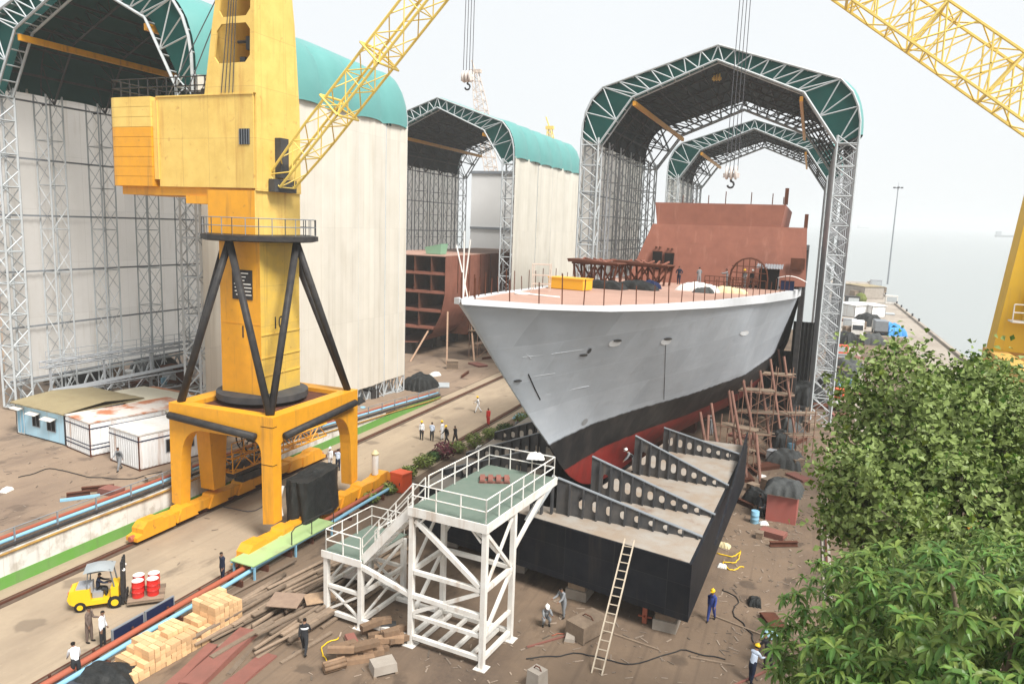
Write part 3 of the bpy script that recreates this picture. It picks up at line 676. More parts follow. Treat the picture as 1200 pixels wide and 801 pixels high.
wallstrip(mb, 'r', .03, .97, 21.6, 43); wallstrip(mb, 'b', 0, .97, 27.4, 43); wallstrip(mb, 'l', .04, .97, 27.48, 43)
wallstrip(mb, 'f', 0, .13, 27.48, 43); wallstrip(mb, 'f', .90, .999, 27.48, 43)
for z0, z1 in ((27.48, 29.3), (31.6, 32.0), (35.0, 35.5), (39, 43)): wallstrip(mb, 'f', .13, .90, z0, z1)
for z in (29.3, 31.6, 32.0):                                           # chamfered window corners
    s = 1 if z in (29.3, 32.0) else -1
    for u, d in ((.13, .10), (.90, -.10)):
        a = [mp(u, 0, z), mp(u + d, 0, z), mp(u, 0, z + s * .4)]; b_ = [mp(u, .03, z), mp(u + d, .03, z), mp(u, .03, z + s * .4)]
        mb.add(a + b_, [(0, 1, 2), (5, 4, 3), (0, 3, 4, 1), (1, 4, 5, 2), (2, 5, 3, 0)])
ms = mb.build('mast', M['paleyel'], cr, off=CO)
mb = MB(); mb.bx(-33.7, -33.1, 39.2, 40.2, 30.2, 31.0); mb.tube((-35, 40, 30.9), (-33, 40, 30.9), .1, 6); mb.bx(-34.2, -33.8, 39.2, 39.6, 28, 29.8)
for i in range(4): mb.tube((-34.9 + i * .3, 38.3, 27.5), (-34.0 + i * .12, 38.6, 36), .03, 5)
mb.build('winch', M['darkgrey'], ms, off=CO)
mb = MB()
for dx in (0, .5): mb.tube((-40 + dx * 3, 39.0, 27.5), (-34.1 + dx * .3, 39.6, 36.5), .035, 5); mb.tube((-40 + dx * 3, 41.6, 27.5), (-34.1 + dx * .3, 40.2, 36.5), .035, 5)
mb.build('stay_rope', M['rope'], cr, off=CO)
# jib
E_ = R(45.6); jd = V((math.cos(E_), 0, math.sin(E_))); jb = V((-math.sin(E_), 0, math.cos(E_)))
J0 = V((-32.2, 40.6, 22.3)); J1 = J0 + jd * 22.5
mb = MB(); lattice(mb, J0, J1, (0, 1, 0), 1.7, jb, 1.35, 16, .085, .04, .85, .3, .16, .1, k=5)
for t in (.28, .46, .72): 
    p = J0 + jd * 22.5 * t
    for sx in (-1, 1):
        for sb in (-1, 1): mb.tube(p + V((0, sx * 1.15, 0)) + jb * .87 * sb, p - V((0, sx * 1.15, 0)) + jb * .87 * sb, .07, 5)
        mb.tube(p + V((0, sx * 1.15, 0)) + jb * .87, p + V((0, sx * 1.15, 0)) - jb * .87, .07, 5); mb.tube(p + V((0, sx * 1.15, 0)) + jb * .87, p - V((0, sx * 1.15, 0)) - jb * .87, .06, 5)
mb.build('jib', M['jib'], cr, off=CO)
mb = MB(); mb.bx(-32.35, -31.9, 39.5, 41.7, 21.6, 22.4); mb.bx(-32.4, -31.95, 40.2, 41, 22.5, 25); mb.tube((-32.2, 39.6, 22.2), (-32.2, 41.6, 22.2), .2, 8); mb.build('jib_hinge', M['darkgrey'], cr, off=CO)
def hook_block(loc, top, sc, label, m, cat='hook', tilt=0, n=4, group=None):
    t = thing('hook_block', label, cat, loc, 0, group)
    mb = MB()
    for i in range(3): mb.lathe([(.32 * sc, -.12 * sc), (.62 * sc, -.10 * sc), (.66 * sc, 0), (.62 * sc, .10 * sc), (.32 * sc, .12 * sc)], 14, ((i - 1) * .42 * sc, 0, .2 * sc), 'x')
    mb.bx(-.75 * sc, .75 * sc, -.16 * sc, .16 * sc, -.25 * sc, .15 * sc); mb.build('sheave_housing', m, t, True)
    mb = MB(); pts = [(0, 0, -.2 * sc), (0, 0, -.6 * sc)] + [(.3 * sc * math.sin(a * PI / 7) * 1.0, 0, -.9 * sc + .3 * sc * math.cos(a * PI / 7)) for a in range(0, 11)]
    mb.path(pts, [.1 * sc] * len(pts), 7); mb.build('hook', M['darkgrey'], t, 'all')
    mb = MB()
    for i in range(n):
        x = (i / max(1, n - 1) - .5) * 1.1 * sc; mb.tube((x, 0, .4 * sc), (x * .8 + top[0] - loc[0], top[1] - loc[1], top[2] - loc[2]), .022, 4)
    mb.build('hoist_rope', M['rope'], t); return t
p_ = gy(548, 92, 40.6); J1 = V((p_.x + .1, 40.6, J1.z + 1))
hook_block(tuple(p_), tuple(J1), .52, 'white hook block hanging high in front of the second teal shed', M['hookwhite'], n=4)

# ------------------------------------------------------------------ crane at the right edge
C2 = (14, 58, 0)
c2 = thing('portal_crane', 'yellow crane beyond the green trees with its long lattice jib across the sky', 'crane', C2)
mb = MB(); 
for x in (12.3, 20.5):
    mb.bx(x - .55, x + .55, 46, 60.4, 11.6, 12.8)
for y in (46.6, 59.8): mb.bx(12.85, 19.95, y - .55, y + .55, 11.6, 12.79)
mb.build('portal_frame', mat('tan_yellow', (.70, .42, .10), .6, (.6, .36, .1), 1.5, .6), c2, off=C2)
for x in (12.3, 20.5):
    for y in (47, 59.4): mb = MB(); mb.frustum([(x - .4, y - .4, 0), (x + .4, y - .4, 0), (x + .4, y + .4, 0), (x - .4, y + .4, 0)], [(x - .5, y - .5, 11.6), (x + .5, y - .5, 11.6), (x + .5, y + .5, 11.6), (x - .5, y + .5, 11.6)]); mb.build('leg', M['orange'], c2, off=C2)
mb = MB(); mb.frustum([(12.0, 58.6, 12.8), (14.3, 58.6, 12.8), (14.3, 60.6, 12.8), (12.0, 60.6, 12.8)], [(15.0, 58.6, 44), (16.9, 58.6, 44), (16.9, 60.6, 44), (15.0, 60.6, 44)])
mb.build('tower_leg', mat('amber_paint', (.76, .46, .02), .5, (.68, .42, .03), 1.2, .5, 2, (.5, .3, .08)), c2, off=C2)
mb = MB(); mb.bx(12.6, 15.6, 57.2, 58.5, 14.9, 15.0); railing(mb, [(12.6, 57.2, 15), (15.6, 57.2, 15), (15.6, 58.4, 15)], 1.1, .04, .8)
for s in (0, .5): mb.tube((14.3 + s, 57.4, 12.8), (14.1 + s, 57.4, 16), .045, 5)
for i in range(9): mb.tube((14.3, 57.4, 12.95 + i * .3), (14.8, 57.4, 12.95 + i * .3), .03, 4)
mb.build('access_platform', M['white'], c2, off=C2)
mb = MB(); mb.bx(13.4, 14.1, 57.6, 58.4, 15.02, 16.5); mb.lathe([(.3, 16.5), (.38, 16.7), (.3, 17)], 10, (13.75, 58, 0)); mb.build('motor_box', M['yellow'], c2, off=C2)
a_ = gy(1382, 238, 50); b_ = gy(897, -100, 50); jd2 = (b_ - a_).normalized(); jb2 = V((-jd2.z, 0, jd2.x)); jb2 = jb2 if jb2.z > 0 else -jb2
mb = MB(); lattice(mb, a_, b_, (0, 1, 0), 2.6, jb2, 2.6, 22, .09, .045, .5, .4, .1, .12, k=5)
LJ = (b_ - a_).length
for t in (.22, .40, .58, .74):
    p = a_ + jd2 * LJ * t
    for sx in (-1, 1):
        for sb in (-1, 1):
            mb.tube(p + V((0, sx * 1.3, 0)) + jb2 * 1.3 * sb, p - V((0, sx * 1.3, 0)) + jb2 * 1.3 * sb, .08, 5)
            for dd in (-2.0, 2.0): mb.tube(p + V((0, sx * 1.3, 0)) + jb2 * 1.3 * sb, p + jd2 * dd + V((0, sx * 1.3, 0)) - jb2 * 1.3 * sb, .055, 5)
        mb.tube(p + V((0, sx * 1.3, 0)) + jb2 * 1.3, p + V((0, sx * 1.3, 0)) - jb2 * 1.3, .08, 5)
mb.build('jib', M['jib'], c2, off=C2)
mb = MB(); mb.bx(15.0, 22, 57.5, 61.5, 17.4, 24); mb.build('machine_house', M['paleyel'], c2, off=C2)
mb = MB(); mb.bx(a_.x - .3, 16.4, 49.5, 57.6, a_.z - .6, a_.z - .05); mb.build('jib_bracket', M['orange'], c2, off=C2)
p_ = gy(857, 205, 50)
hook_block(tuple(p_), (p_.x, p_.y + .2, b_.z), .66, 'white hook block hanging inside the shed above the red deckhouse', M['hookwhite'], n=4)
p_ = gy(840, 92, 92)
hook_block(tuple(p_), (p_.x, p_.y, 37.6), .7, 'small yellowish hoist hook hanging just under the shed apex', M['paleyel'], n=2)

# cranes far behind the sheds
def far_jib(px, py0, py1, y, w_, label, lean, m):
    p0 = gy(px, py1, y); p1 = gy(px - lean, py0, y); p0 = p0 + (p0 - p1) * 1.2
    mb = MB(); lattice(mb, (p0.x, p0.y, p0.z), p1, (1, 0, 0), w_, (0, 1, 0), w_, 22, .12, .07, 1, .5, 0, .3)
    mb.bx(p1.x - w_ * .5, p1.x + w_ * .6, y - .6, y + .6, p1.z - .4, p1.z + .5); mb.tube(p1, p1 + V((-1.2, 0, 3.0)), .2, 5)
    tag(mb.build('crane_jib', m), label, 'crane jib')
far_jib(566, 84, 140, 195, 2.8, 'pale rusty lattice jib rising behind the second teal shed roof', 9, mat('pale_rust_lattice', (.60, .50, .42), .7, (.5, .4, .33), 2, .5))
far_jib(646, 150, 178, 205, 2.0, 'tiny lattice crane tip showing over the far end of the teal roof', 2, M['jib'])

# ------------------------------------------------------------------ warship
SH = (-12, 80, 0)
ship = thing('warship', 'grey warship hull under construction with black and red underside and rust red deckhouse', 'ship', SH)
def axis_x(y): return -13.6 + 3.4 * (min(y, 80) - 28.7) / 51.3
ZD = [(28.0, 16.95), (28.7, 16.85), (33, 16.4), (37, 16.12), (44, 15.8), (52, 15.5), (65, 15.1), (76, 14.85), (90, 14.7), (160, 14.6)]
DT = [(0, .04), (.25, .3), (.6, .55), (1.5, 1.1), (3.4, 2.1), (8.5, 3.8), (14, 5.2), (23, 6.7), (36, 8.3), (48, 9.5), (60, 9.9), (130, 9.9)]
WT = [(0, .04), (3, .25), (6, .6), (11.5, 1.9), (18, 4.0), (29, 6.5), (46, 7.6), (60, 8.6), (130, 8.9)]
BT = [(0, .05), (6, .3), (12, .9), (25, 2.6), (40, 5.0), (60, 6.6), (130, 7)]
ST = [(2.2, 53), (3.0, 47.6), (3.8, 45.2), (5, 43.0), (6.5, 41.0), (8.26, 39.2), (10, 37.0), (13, 33.3), (16.85, 28.7)]
def hull_pt(s, t):
    zs = 2.2 + s * (16.85 - 2.2); ys = interp(ST, zs); tt = t ** 1.7
    y = ys + (135 - ys) * tt; z = 2.2 + s * (interp(ZD, y) - 2.2); u = y - ys; sw = .385
    if s >= sw: k = ((s - sw) / (1 - sw)) ** 1.25; hb = interp(WT, u) + (interp(DT, u) - interp(WT, u)) * k
    else: k = (s / sw) ** .7; hb = interp(BT, u) + (interp(WT, u) - interp(BT, u)) * k
    return y, z, hb
def hull_side(sg):
    def fn(a, b): y, z, hb = hull_pt(b, a); return (axis_x(y) + sg * hb, y, z)
    return fn
hmat = bpy.data.materials.new('hull_paint'); hmat.use_nodes = True
N = hmat.node_tree.nodes; L = hmat.node_tree.links; bb = N['Principled BSDF']; bb.inputs['Roughness'].default_value = .55; bb.inputs['Specular IOR Level'].default_value = .25
g = N.new('ShaderNodeNewGeometry'); sx = N.new('ShaderNodeSeparateXYZ'); L.new(g.outputs['Position'], sx.inputs[0])
def nz(sc, d=5, v=None):
    n = N.new('ShaderNodeTexNoise'); n.inputs['Scale'].default_value = sc; n.inputs['Detail'].default_value = d; L.new(v or g.outputs['Position'], n.inputs['Vector']); return n.outputs['Fac']
def mathn(op, a, b_):
    n = N.new('ShaderNodeMath'); n.operation = op
    for i, q in enumerate((a, b_)):
        if isinstance(q, (int, float)): n.inputs[i].default_value = q
        else: L.new(q, n.inputs[i])
    return n.outputs[0]
def mixc(f, a, b_):
    x = N.new('ShaderNodeMix'); x.data_type = 'RGBA'; L.new(f, x.inputs[0])
    for i, q in ((6, a), (7, b_)):
        if isinstance(q, tuple): x.inputs[i].default_value = (*q, 1)
        else: L.new(q, x.inputs[i])
    return x.outputs[2]
def mr(f, lo, hi, k=1.0):
    r = N.new('ShaderNodeMapRange'); r.inputs[1].default_value = lo; r.inputs[2].default_value = hi; r.inputs[4].default_value = k; L.new(f, r.inputs[0]); return r.outputs[0]
zj = mathn('ADD', sx.outputs[2], mathn('MULTIPLY', mathn('SUBTRACT', nz(1.4, 3), .5), .22))
stp = N.new('ShaderNodeMapping'); stp.inputs['Scale'].default_value = (1, .25, 2.2); L.new(g.outputs['Position'], stp.inputs[0])
grey = mixc(mr(nz(.35, 6), .35, .7, .8), (.405, .44, .48), (.36, .395, .435))
grey = mixc(mr(nz(1.1, 5, stp.outputs[0]), .55, .75, .5), grey, (.465, .495, .53))
brk = N.new('ShaderNodeTexBrick'); cby = N.new('ShaderNodeCombineXYZ'); L.new(sx.outputs[1], cby.inputs[0]); L.new(sx.outputs[2], cby.inputs[1]); L.new(cby.outputs[0], brk.inputs['Vector'])
for k_, v_ in (('Scale', 1), ('Brick Width', 6.5), ('Row Height', 2.05), ('Mortar Size', .02), ('Mortar Smooth', .6)): brk.inputs[k_].default_value = v_
brk.inputs['Color1'].default_value = (.90, .90, .905, 1); brk.inputs['Color2'].default_value = (1.05, 1.05, 1.05, 1); brk.inputs['Mortar'].default_value = (1.13, 1.13, 1.13, 1)
mlt = N.new('ShaderNodeMix'); mlt.data_type = 'RGBA'; mlt.blend_type = 'MULTIPLY'; mlt.inputs[0].default_value = 1; L.new(grey, mlt.inputs[6]); L.new(brk.outputs['Color'], mlt.inputs[7]); grey = mlt.outputs[2]
st2 = N.new('ShaderNodeMapping'); st2.inputs['Scale'].default_value = (1.6, 1.6, .10); L.new(g.outputs['Position'], st2.inputs[0])
grey = mixc(mr(nz(1.0, 4, st2.outputs[0]), .62, .80, .3), grey, (.27, .26, .25))
blk = mixc(mr(nz(.8, 6), .45, .75), (.010, .010, .011), (.035, .03, .028))
redc = mixc(mr(nz(.9, 6), .42, .7), (.24, .026, .02), (.15, .026, .02))
col = mixc(mr(zj, 7.72, 7.86), mixc(mr(zj, 5.45, 5.55), redc, blk), grey)
# white sheer band following the deck edge
yz = mathn('ADD', sx.outputs[2], 0.0)
L.new(col, bb.inputs['Base Color'])
b2 = N.new('ShaderNodeBump'); b2.inputs['Strength'].default_value = .5; b2.inputs['Distance'].default_value = .12; L.new(nz(.55, 3), b2.inputs['Height']); L.new(b2.outputs[0], bb.inputs['Normal'])
mb = MB(); mb.grid(hull_side(1), 90, 40); mb.grid(hull_side(-1), 90, 40)
mb.grid(lambda u, v: (lambda q: (axis_x(q[0]) + (2 * u - 1) * q[2], q[0], q[1]))(hull_pt(v, 0)), 1, 40)
hull = mb.build('hull', hmat, ship, 'all', off=SH)
def deck_edge(y, sg, ins=0.0, dz=0.0):
    hb = max(.02, interp(DT, y - 28.7) - ins); return V((axis_x(y) + sg * hb, y, interp(ZD, y) + dz))
DY = [28.7, 29.2, 30.2, 31.2, 32.1, 34.6, 37.2, 40, 42.7, 47, 51.7, 58, 64.7, 70, 76.7, 84, 95, 110, 135]
mbd = MB()
for a, c in zip(DY, DY[1:]):
    q = [deck_edge(a, -1, .42, -.02), deck_edge(a, 1, .42, -.02), deck_edge(c, 1, .42, -.02), deck_edge(c, -1, .42, -.02)]; mbd.add(q, [(0, 1, 2, 3)])
deck = mbd.build('deck', M['deckpink'], ship, off=SH)
mbw = MB()
whi = mat('gunwale_white', (.62, .64, .66), .6, (.54, .55, .56), 1.5, .5)
for sg in (-1, 1):
    for a, c in zip(DY, DY[1:]):
        ha, hc = (.22 + .012 * max(0, a - 34)), (.22 + .012 * max(0, c - 34))
        def P(y, out, dz): p = deck_edge(y, sg, -out, dz); return p
        q0 = [P(a, .03, -ha), P(a, .03, .05), deck_edge(a, sg, .45, .03), deck_edge(a, sg, .45, -.1)]
        q1 = [P(c, .03, -hc), P(c, .03, .05), deck_edge(c, sg, .45, .03), deck_edge(c, sg, .45, -.1)]
        mbw.frustum(q0, q1)
mbw.build('gunwale', whi, ship, off=SH)
# stanchions round the deck edge
for sg in (-1, 1):
    y = 29.4
    while y < 76:
        p = deck_edge(y, sg, .3, 0); h = U(.95, 1.6); mb = MB(); mb.tube(p, p + V((U(-.05, .05), U(-.05, .05), h)), .032, 5); mb.build('stanchion', M['rustdark'], ship, off=SH); y += 1.55 if y < 40 else 1.9
for y, h, l in ((30.2, 3.0, .0), (30.9, 2.7, .3), (33.4, 2.6, -.7)):
    p = deck_edge(y, -1, .4, 0); mb = MB(); mb.tube(p, p + V((l, 0, h)), .035, 6); mb.build('shoring_pole', M['white'], ship, off=SH)
# marks and patches on the hull side
def on_hull(px, py):
    d = ray(px, py); best = None
    lo, hi = .3, 1.6
    for i in range(1600):
        k = 25 + i * .05; p = CAMLOC + d.normalized() * k
        if p.y < 29 or p.z > 16.9: continue
        s = (p.z - 2.2) / (interp(ZD, p.y) - 2.2)
        if not 0 <= s <= 1: continue
        ys = interp(ST, 2.2 + s * 14.65)
        if p.y < ys: continue
        u = p.y - ys; sw = .385
        if s >= sw: hb = interp(WT, u) + (interp(DT, u) - interp(WT, u)) * ((s - sw) / (1 - sw)) ** 1.25
        else: hb = interp(BT, u) + (interp(WT, u) - interp(BT, u)) * (s / sw) ** .7
        if p.x < axis_x(p.y) + hb: return p
    return None
def hull_strip(pix, w_, m, name):
    P = [on_hull(*q) for q in pix]; P = [p for p in P if p is not None]
    if len(P) < 2: return
    mb = MB()
    for p, q in zip(P, P[1:]): mb.beam(p, q, .05, w_, up=(0, 0, 1))
    mb.build(name, m, hull, off=SH)
weld = mat('weld_line', (.52, .55, .58), .6)
for pix in ([(572, 393), (600, 397)], [(600, 397), (622, 420)], [(612, 418), (650, 414), (684, 409)], [(622, 441), (650, 437)], [(640, 462), (690, 452)]): hull_strip(pix, .02, weld, 'weld_seam')
hull_strip([(619, 438), (627, 456), (633, 468)], .05, M['dark'], 'mark_line')
hull_strip([(780, 404), (779, 435), (778, 468)], .04, M['rope'], 'hanging_cable')
for px, py, a, b_, m in ((720, 402, 7, 5, whi), (780, 400, 6, 5, whi), (872, 390, 5, 4, whi), (723, 399, 5, 2, M['darkgrey']), (782, 397, 5, 2, M['darkgrey']), (606, 446, 5, 2, M['darkgrey']), (683, 416, 5, 2, M['darkgrey']), (690, 411, 2, 4, M['darkgrey']), (685, 494, 3, 5, mat('grey_patch', (.26, .27, .28), .6))):
    ring = [on_hull(px + a * math.cos(i * PI / 6) + (b_ * .4 * math.sin(i * PI / 6)), py - b_ * math.sin(i * PI / 6) * .8) for i in range(12)]; ring = [r for r in ring if r is not None]
    if len(ring) > 6:
        mb = MB(); mb.add([r + V((.03, -.02, .0)) * (1 if m is not M['darkgrey'] else 1.6) for r in ring], [tuple(range(len(ring)))]); mb.build('hull_patch', m, hull, off=SH)
# deckhouse
def P8(px, py, y): return gy(px, py, y)
mb = MB(); yf = 79.0
fl = [P8(733, 332, yf - 1.5), P8(944, 336, yf - 1.5), P8(946, 267, yf), P8(765, 262, yf)]
bk = [V((p.x if i in (0, 3) else p.x - .2, 108, p.z)) for i, p in enumerate(fl)]
mb.frustum(fl, bk); fl2 = [P8(770, 263.5, yf + .03), P8(915, 266, yf + .03), P8(921, 240, yf + .25), P8(768, 237, yf + .25)]
bk2 = [V((p.x, 104, p.z)) for p in fl2]; mb.frustum(fl2, bk2)
dh = mb.build('deckhouse', M['rust'], ship, off=SH)
for px, py in ((770, 305), (784, 307)):
    p = P8(px, py, yf - 1.05); mb = MB(); n = 4
    mb.bx(p.x - .45, p.x + .45, p.y - .25, p.y + .3, p.z - .9, p.z + .9); mb.build('doorway', M['dark'], dh, off=SH)
    mb = MB(); mb.bx(p.x - .5, p.x + .5, p.y - .2, p.y - .1, p.z + .9, p.z + .97)
    for q in (-.2, .2): mb.tube((p.x + q, p.y - .1, p.z + 1.35), (p.x + q, p.y + .4, p.z + 1.35), .1, 6)
    mb.build('door_vent', M['rustdark'], dh, off=SH)
for px in (800, 812, 830, 850, 880, 905, 918): mb = MB(); p = P8(px, 239.5, yf + 1); mb.tube(p, p + V((0, 0, U(.5, 1.3))), .05, 5); mb.build('deck_rod', M['rustdark'], dh, off=SH)
for px, py, h in ((921, 240, 1.6), (944, 268, 1.4)): mb = MB(); p = P8(px, py, yf + .5); mb.beam(p, p + V((0, 0, h)), .35, .2); mb.build('corner_post', M['rustdark'], dh, off=SH)
mb = MB(); p = P8(938, 310, yf - 1.3); mb.bx(p.x - .9, p.x + .4, p.y - .15, p.y + .1, p.z - .5, p.z + .6); mb.build('recess', M['rustdark'], dh, off=SH)
mb = MB(); mb.bx(-.75, -.25, 82, 132, 1.2, 18.6); mb.build('side_shade_slab', M['black'], ship, off=SH)  # black slab added for the shaded ship side running aft
# ------------------------------------------------------------------ black launching pontoon under the bow
PO = (-12.5, 45, 0)
pn = thing('launch_pontoon', 'black steel pontoon with slotted web plates under the bow of the warship', 'pontoon', PO)
def fy(x): return 35.2 + (x + 4.0) * -.23                               # skewed front edge
mb = MB(); xs0, xs1 = -21, -4.0
YS = 39.0
PARTS = ([(xs0, fy(xs0)), (xs1, fy(xs1)), (-3.85, YS), (xs0, YS + .35)], [(-11.7, YS), (-3.85, YS), (-3.15, 58), (-8.6, 58)], [(xs0, YS + .35), (-14.6, YS + .1), (-15.6, 58), (xs0, 58)])   # front beam and two arms either side of the keel
for q in PARTS: mb.frustum([(x, y, 1.15) for x, y in q], [(x, y, 4.15) for x, y in q])
mb.frustum([(-14.6, YS, 1.15), (-11.7, YS, 1.15), (-8.6, 58, 1.15), (-15.6, 58, 1.15)], [(-14.6, YS, 1.3), (-11.7, YS, 1.3), (-8.6, 58, 1.3), (-15.6, 58, 1.3)])
mb.build('pontoon_box', M['darkblock'], pn, off=PO)
mb = MB()
for q in ([(xs0 + .12, fy(xs0) + .12), (xs1 - .14, fy(xs1) + .12), (-4.0, YS), (xs0 + .12, YS + .35)], [(-11.6, YS), (-4.0, YS), (-3.3, 57.9), (-8.7, 57.9)], [(xs0 + .12, YS + .35), (-14.7, YS + .1), (-15.7, 57.9), (xs0 + .12, 57.9)]): mb.frustum([(x, y, 4.153) for x, y in q], [(x, y, 4.17) for x, y in q])
mb.build('top_plate', M['plate'], pn, off=PO)
mb = MB(); mb.prism([(38, 4.17), (58, 4.17), (58, 5.2), (55, 5.0), (44, 4.35)], 'x', -3.3, -3.2) ; mb.build('side_coaming', M['darkblock'], pn, off=PO)
def web(x0, x1, y, h0, h1, n, first):                                    # local: starts at x0 with height h0, falls to h1 at x1
    L = abs(x1 - x0); sg = 1 if x1 > x0 else -1
    outer = [(0, 0), (sg * L, 0), (sg * L, h1), (0, h0)]
    holes = []
    for i in range(n):
        t = first + (0.86 - first) * i / (n - 1); hh = (h0 + (h1 - h0) * t); w = .33
        holes.append(slot(sg * L * t, hh * .48, w, max(w, min(.9, hh * .42))))
    o = holed_plate('web_plate', outer, holes, .07, M['webgrey'], pn); o.location = (x0 - PO[0], y - PO[1], 4.172)
    def bar(t, y_): mb = MB(); hh = h0 + (h1 - h0) * t; mb.bx(x0 + sg * L * t - .04, x0 + sg * L * t + .04, y - .18 * y_ - .04, y - .04 * y_, 4.175, 4.17 + hh * .98); mb.build('stiffener', M['darkgrey'], o, off=(x0, y, 4.172))
    for i in range(n + 2):
        t = max(0.0, first * .3 + (0.93 - first * .3) * (i) / (n + 1)); bar(t + .5 * (.86 - first) / (n - 1) * .9, 1)
    mb = MB(); mb.beam((x0, y, 4.19 + h0), (x1, y, 4.19 + h1), .22, .05); mb.build('flange', M['galvdark'], pn, off=PO)
web(-12.0, -3.95, 38.5, 2.05, .12, 8, .18)
web(-11.0, -3.7, 42.0, 2.45, .12, 9, .12)
web(-9.6, -3.5, 47.4, 2.55, .15, 8, .1)
web(-8.8, -3.4, 53.6, 1.7, .5, 7, .1)
web(-15.1, -20.8, 45.5, 2.6, .3, 7, .1)
web(-15.4, -20.8, 50.5, 2.7, .5, 7, .1)
web(-14.9, -20.6, 41.5, 2.4, .3, 7, .1)
mb = MB(); mb.beam((-13.0, 36.5, 4.2), (-12.05, 38.3, 6.35), .12, .42); mb.build('sloping_post', M['galv'], pn, off=PO)
for i in range(3): mb = MB(); mb.beam((-13.2 + i * .5, 37.7 + i * .3, 4.17), (-13.2 + i * .5, 37.7 + i * .3, 4.8 + i * .55), .1, .3); mb.build('end_post', M['darkgrey'], pn, off=PO)
for x, y in ((-5.2, 36.6), (-10.2, 37.8), (-14.5, 39.5), (-19.5, 41), (-4.6, 46), (-4.4, 54), (-12, 46), (-19, 50), (-10.5, 56)):
    tp = thing('keel_block', 'stacked timber and steel block carrying the black pontoon', 'support block', (x, y, 0), U(-.1, .1), 'blocks under the pontoon')
    mb = MB(); mb.bx(-.6, .6, -.7, .7, 0, .55); mb.build('base', M['concrete'], tp)
    mb = MB(); mb.bx(-.5, .5, -.6, -.02, .55, .85); mb.bx(-.5, .5, .02, .6, .55, .85); mb.bx(-.55, -.02, -.55, .55, .853, 1.145); mb.bx(.02, .55, -.55, .55, .853, 1.145); mb.build('timber', M['wood'], tp)
mb = MB(); mb.bx(-.12, .12, -.12, .12, 0, 1.14); mb.bx(-.35, .35, -.05, .05, .3, .36); mb.bx(-.05, .05, -.35, .35, .4, .46)
jk = mb.build('screw_jack', M['pipered']); tag(jk, 'red jack standing under the near right part of the pontoon', 'jack'); place(jk, (-6.3, 36.4, 0))

# keel blocks and shores of the warship
for i in range(7):
    y = 60 + i * 8; tp = thing('keel_block', 'dark block under the keel of the warship', 'support block', (axis_x(y), y, 0), 0, 'blocks under the keel')
    mb = MB(); mb.bx(-1.2, 1.2, -.8, .8, 0, 2.1); mb.build('base', M['rustdark'], tp)
shp = [((-4.2, 66, 0), (-5.6, 66.5, 6.6)), ((-3.2, 62.5, 0), (-5.2, 65, 6.8)), ((-1.6, 70, 0), (-3.4, 72, 7.6)), ((-1.0, 76, 0), (-2.8, 78, 7.8)), ((-4.9, 60.2, 0), (-6.6, 63, 6.0)), ((-.6, 82, 0), (-2.3, 84, 8))]
lbs = ['rust red shore pole second from the scaffold, slanting up to the hull', 'long rust red shore pole standing free on the open earth beside the hull', 'rust red shore pole nearer the lattice leg, leaning on the hull', 'short looking rust red shore pole in the shade beside the lattice leg', 'thin rust red pole leaning beside the plank staging', 'rust red shore pole farthest along the hull in deep shade']
shp += [((-5.4, 58.2, 0), (-7.2, 61, 5.6)), ((-2.4, 66.5, 0), (-4.6, 68.5, 7.2)), ((-3.8, 73.5, 0), (-4.3, 74, 7.0)), ((.2, 78.5, 0), (-1.6, 80, 7.9)), ((-2.0, 60.5, 0), (-2.9, 64.5, 3.4)), ((-6.4, 61.5, 0), (-6.9, 64.5, 4.6))]
lbs += ['rust red shore pole nearest the pontoon rear, leaning on the hull', 'rust red shore pole crossing behind the free standing long pole', 'upright rust red pole behind the plank scaffold', 'rust red pole leaning by the dark steel box', 'short rust red strut lying aslant on the scaffold', 'thin rust red strut by the low plank staging']
for (p, q), lb in zip(shp, lbs):
    mb = MB(); mb.tube(V(p) - V(p), V(q) - V(p), .13, 8); mb.bx(-.3, .3, -.3, .3, 0, .08); o = mb.build('shore_pole', mat('shore_red', (.25, .125, .09), .8, (.17, .085, .06), 2, .6)); o.location = p; tag(o, lb, 'shore pole', 'shore poles against the hull')
def staging(loc, rz, w_, d, levels, label, seed, poles='rust', hgt=2.0):
    rnd = random.Random(seed); t = thing('work_staging', label, 'scaffold', loc, rz)
    mb = MB()
    for x in (-w_ / 2, 0, w_ / 2):
        for y in (-d / 2, d / 2): mb.tube((x, y, 0), (x + rnd.uniform(-.15, .15), y + rnd.uniform(-.15, .15), levels * hgt + rnd.uniform(.4, 1.2)), .045, 5)
    for l in range(1, levels + 1):
        for y in (-d / 2, d / 2): mb.tube((-w_ / 2 - .4, y, l * hgt), (w_ / 2 + .4, y, l * hgt + rnd.uniform(-.1, .1)), .04, 5)
        mb.tube((-w_ / 2, -d / 2, (l - 1) * hgt), (w_ / 2, -d / 2, l * hgt), .035, 5); mb.tube((w_ / 2, d / 2, (l - 1) * hgt), (-w_ / 2, d / 2, l * hgt), .035, 5)
        for x in (-w_ / 2, 0, w_ / 2): mb.tube((x, -d / 2, l * hgt), (x, d / 2, l * hgt), .035, 5)
    mb.build('pole', mat('scaffold_pole', (.33, .19, .13), .8, (.22, .12, .08), 3, .6), t)
    for l in range(1, levels + 1):
        for i in range(int(d / .34)):
            mb = MB(); y = -d / 2 + .2 + i * .34; mb.bx(-w_ / 2 - rnd.uniform(0, .5), w_ / 2 + rnd.uniform(0, .5), y - .14, y + .14, l * hgt + .06, l * hgt + .11); mb.build('plank', M['wood'], t)
    return t
staging((-6.3, 58.6, 0), .15, 3.4, 1.6, 2, 'plank staging with bent poles beside the red hull bottom', 3, hgt=1.7)
staging((-4.4, 64.8, 0), -.3, 2.6, 1.4, 2, 'tangled pole scaffold in front of the shore poles', 5, hgt=1.9)
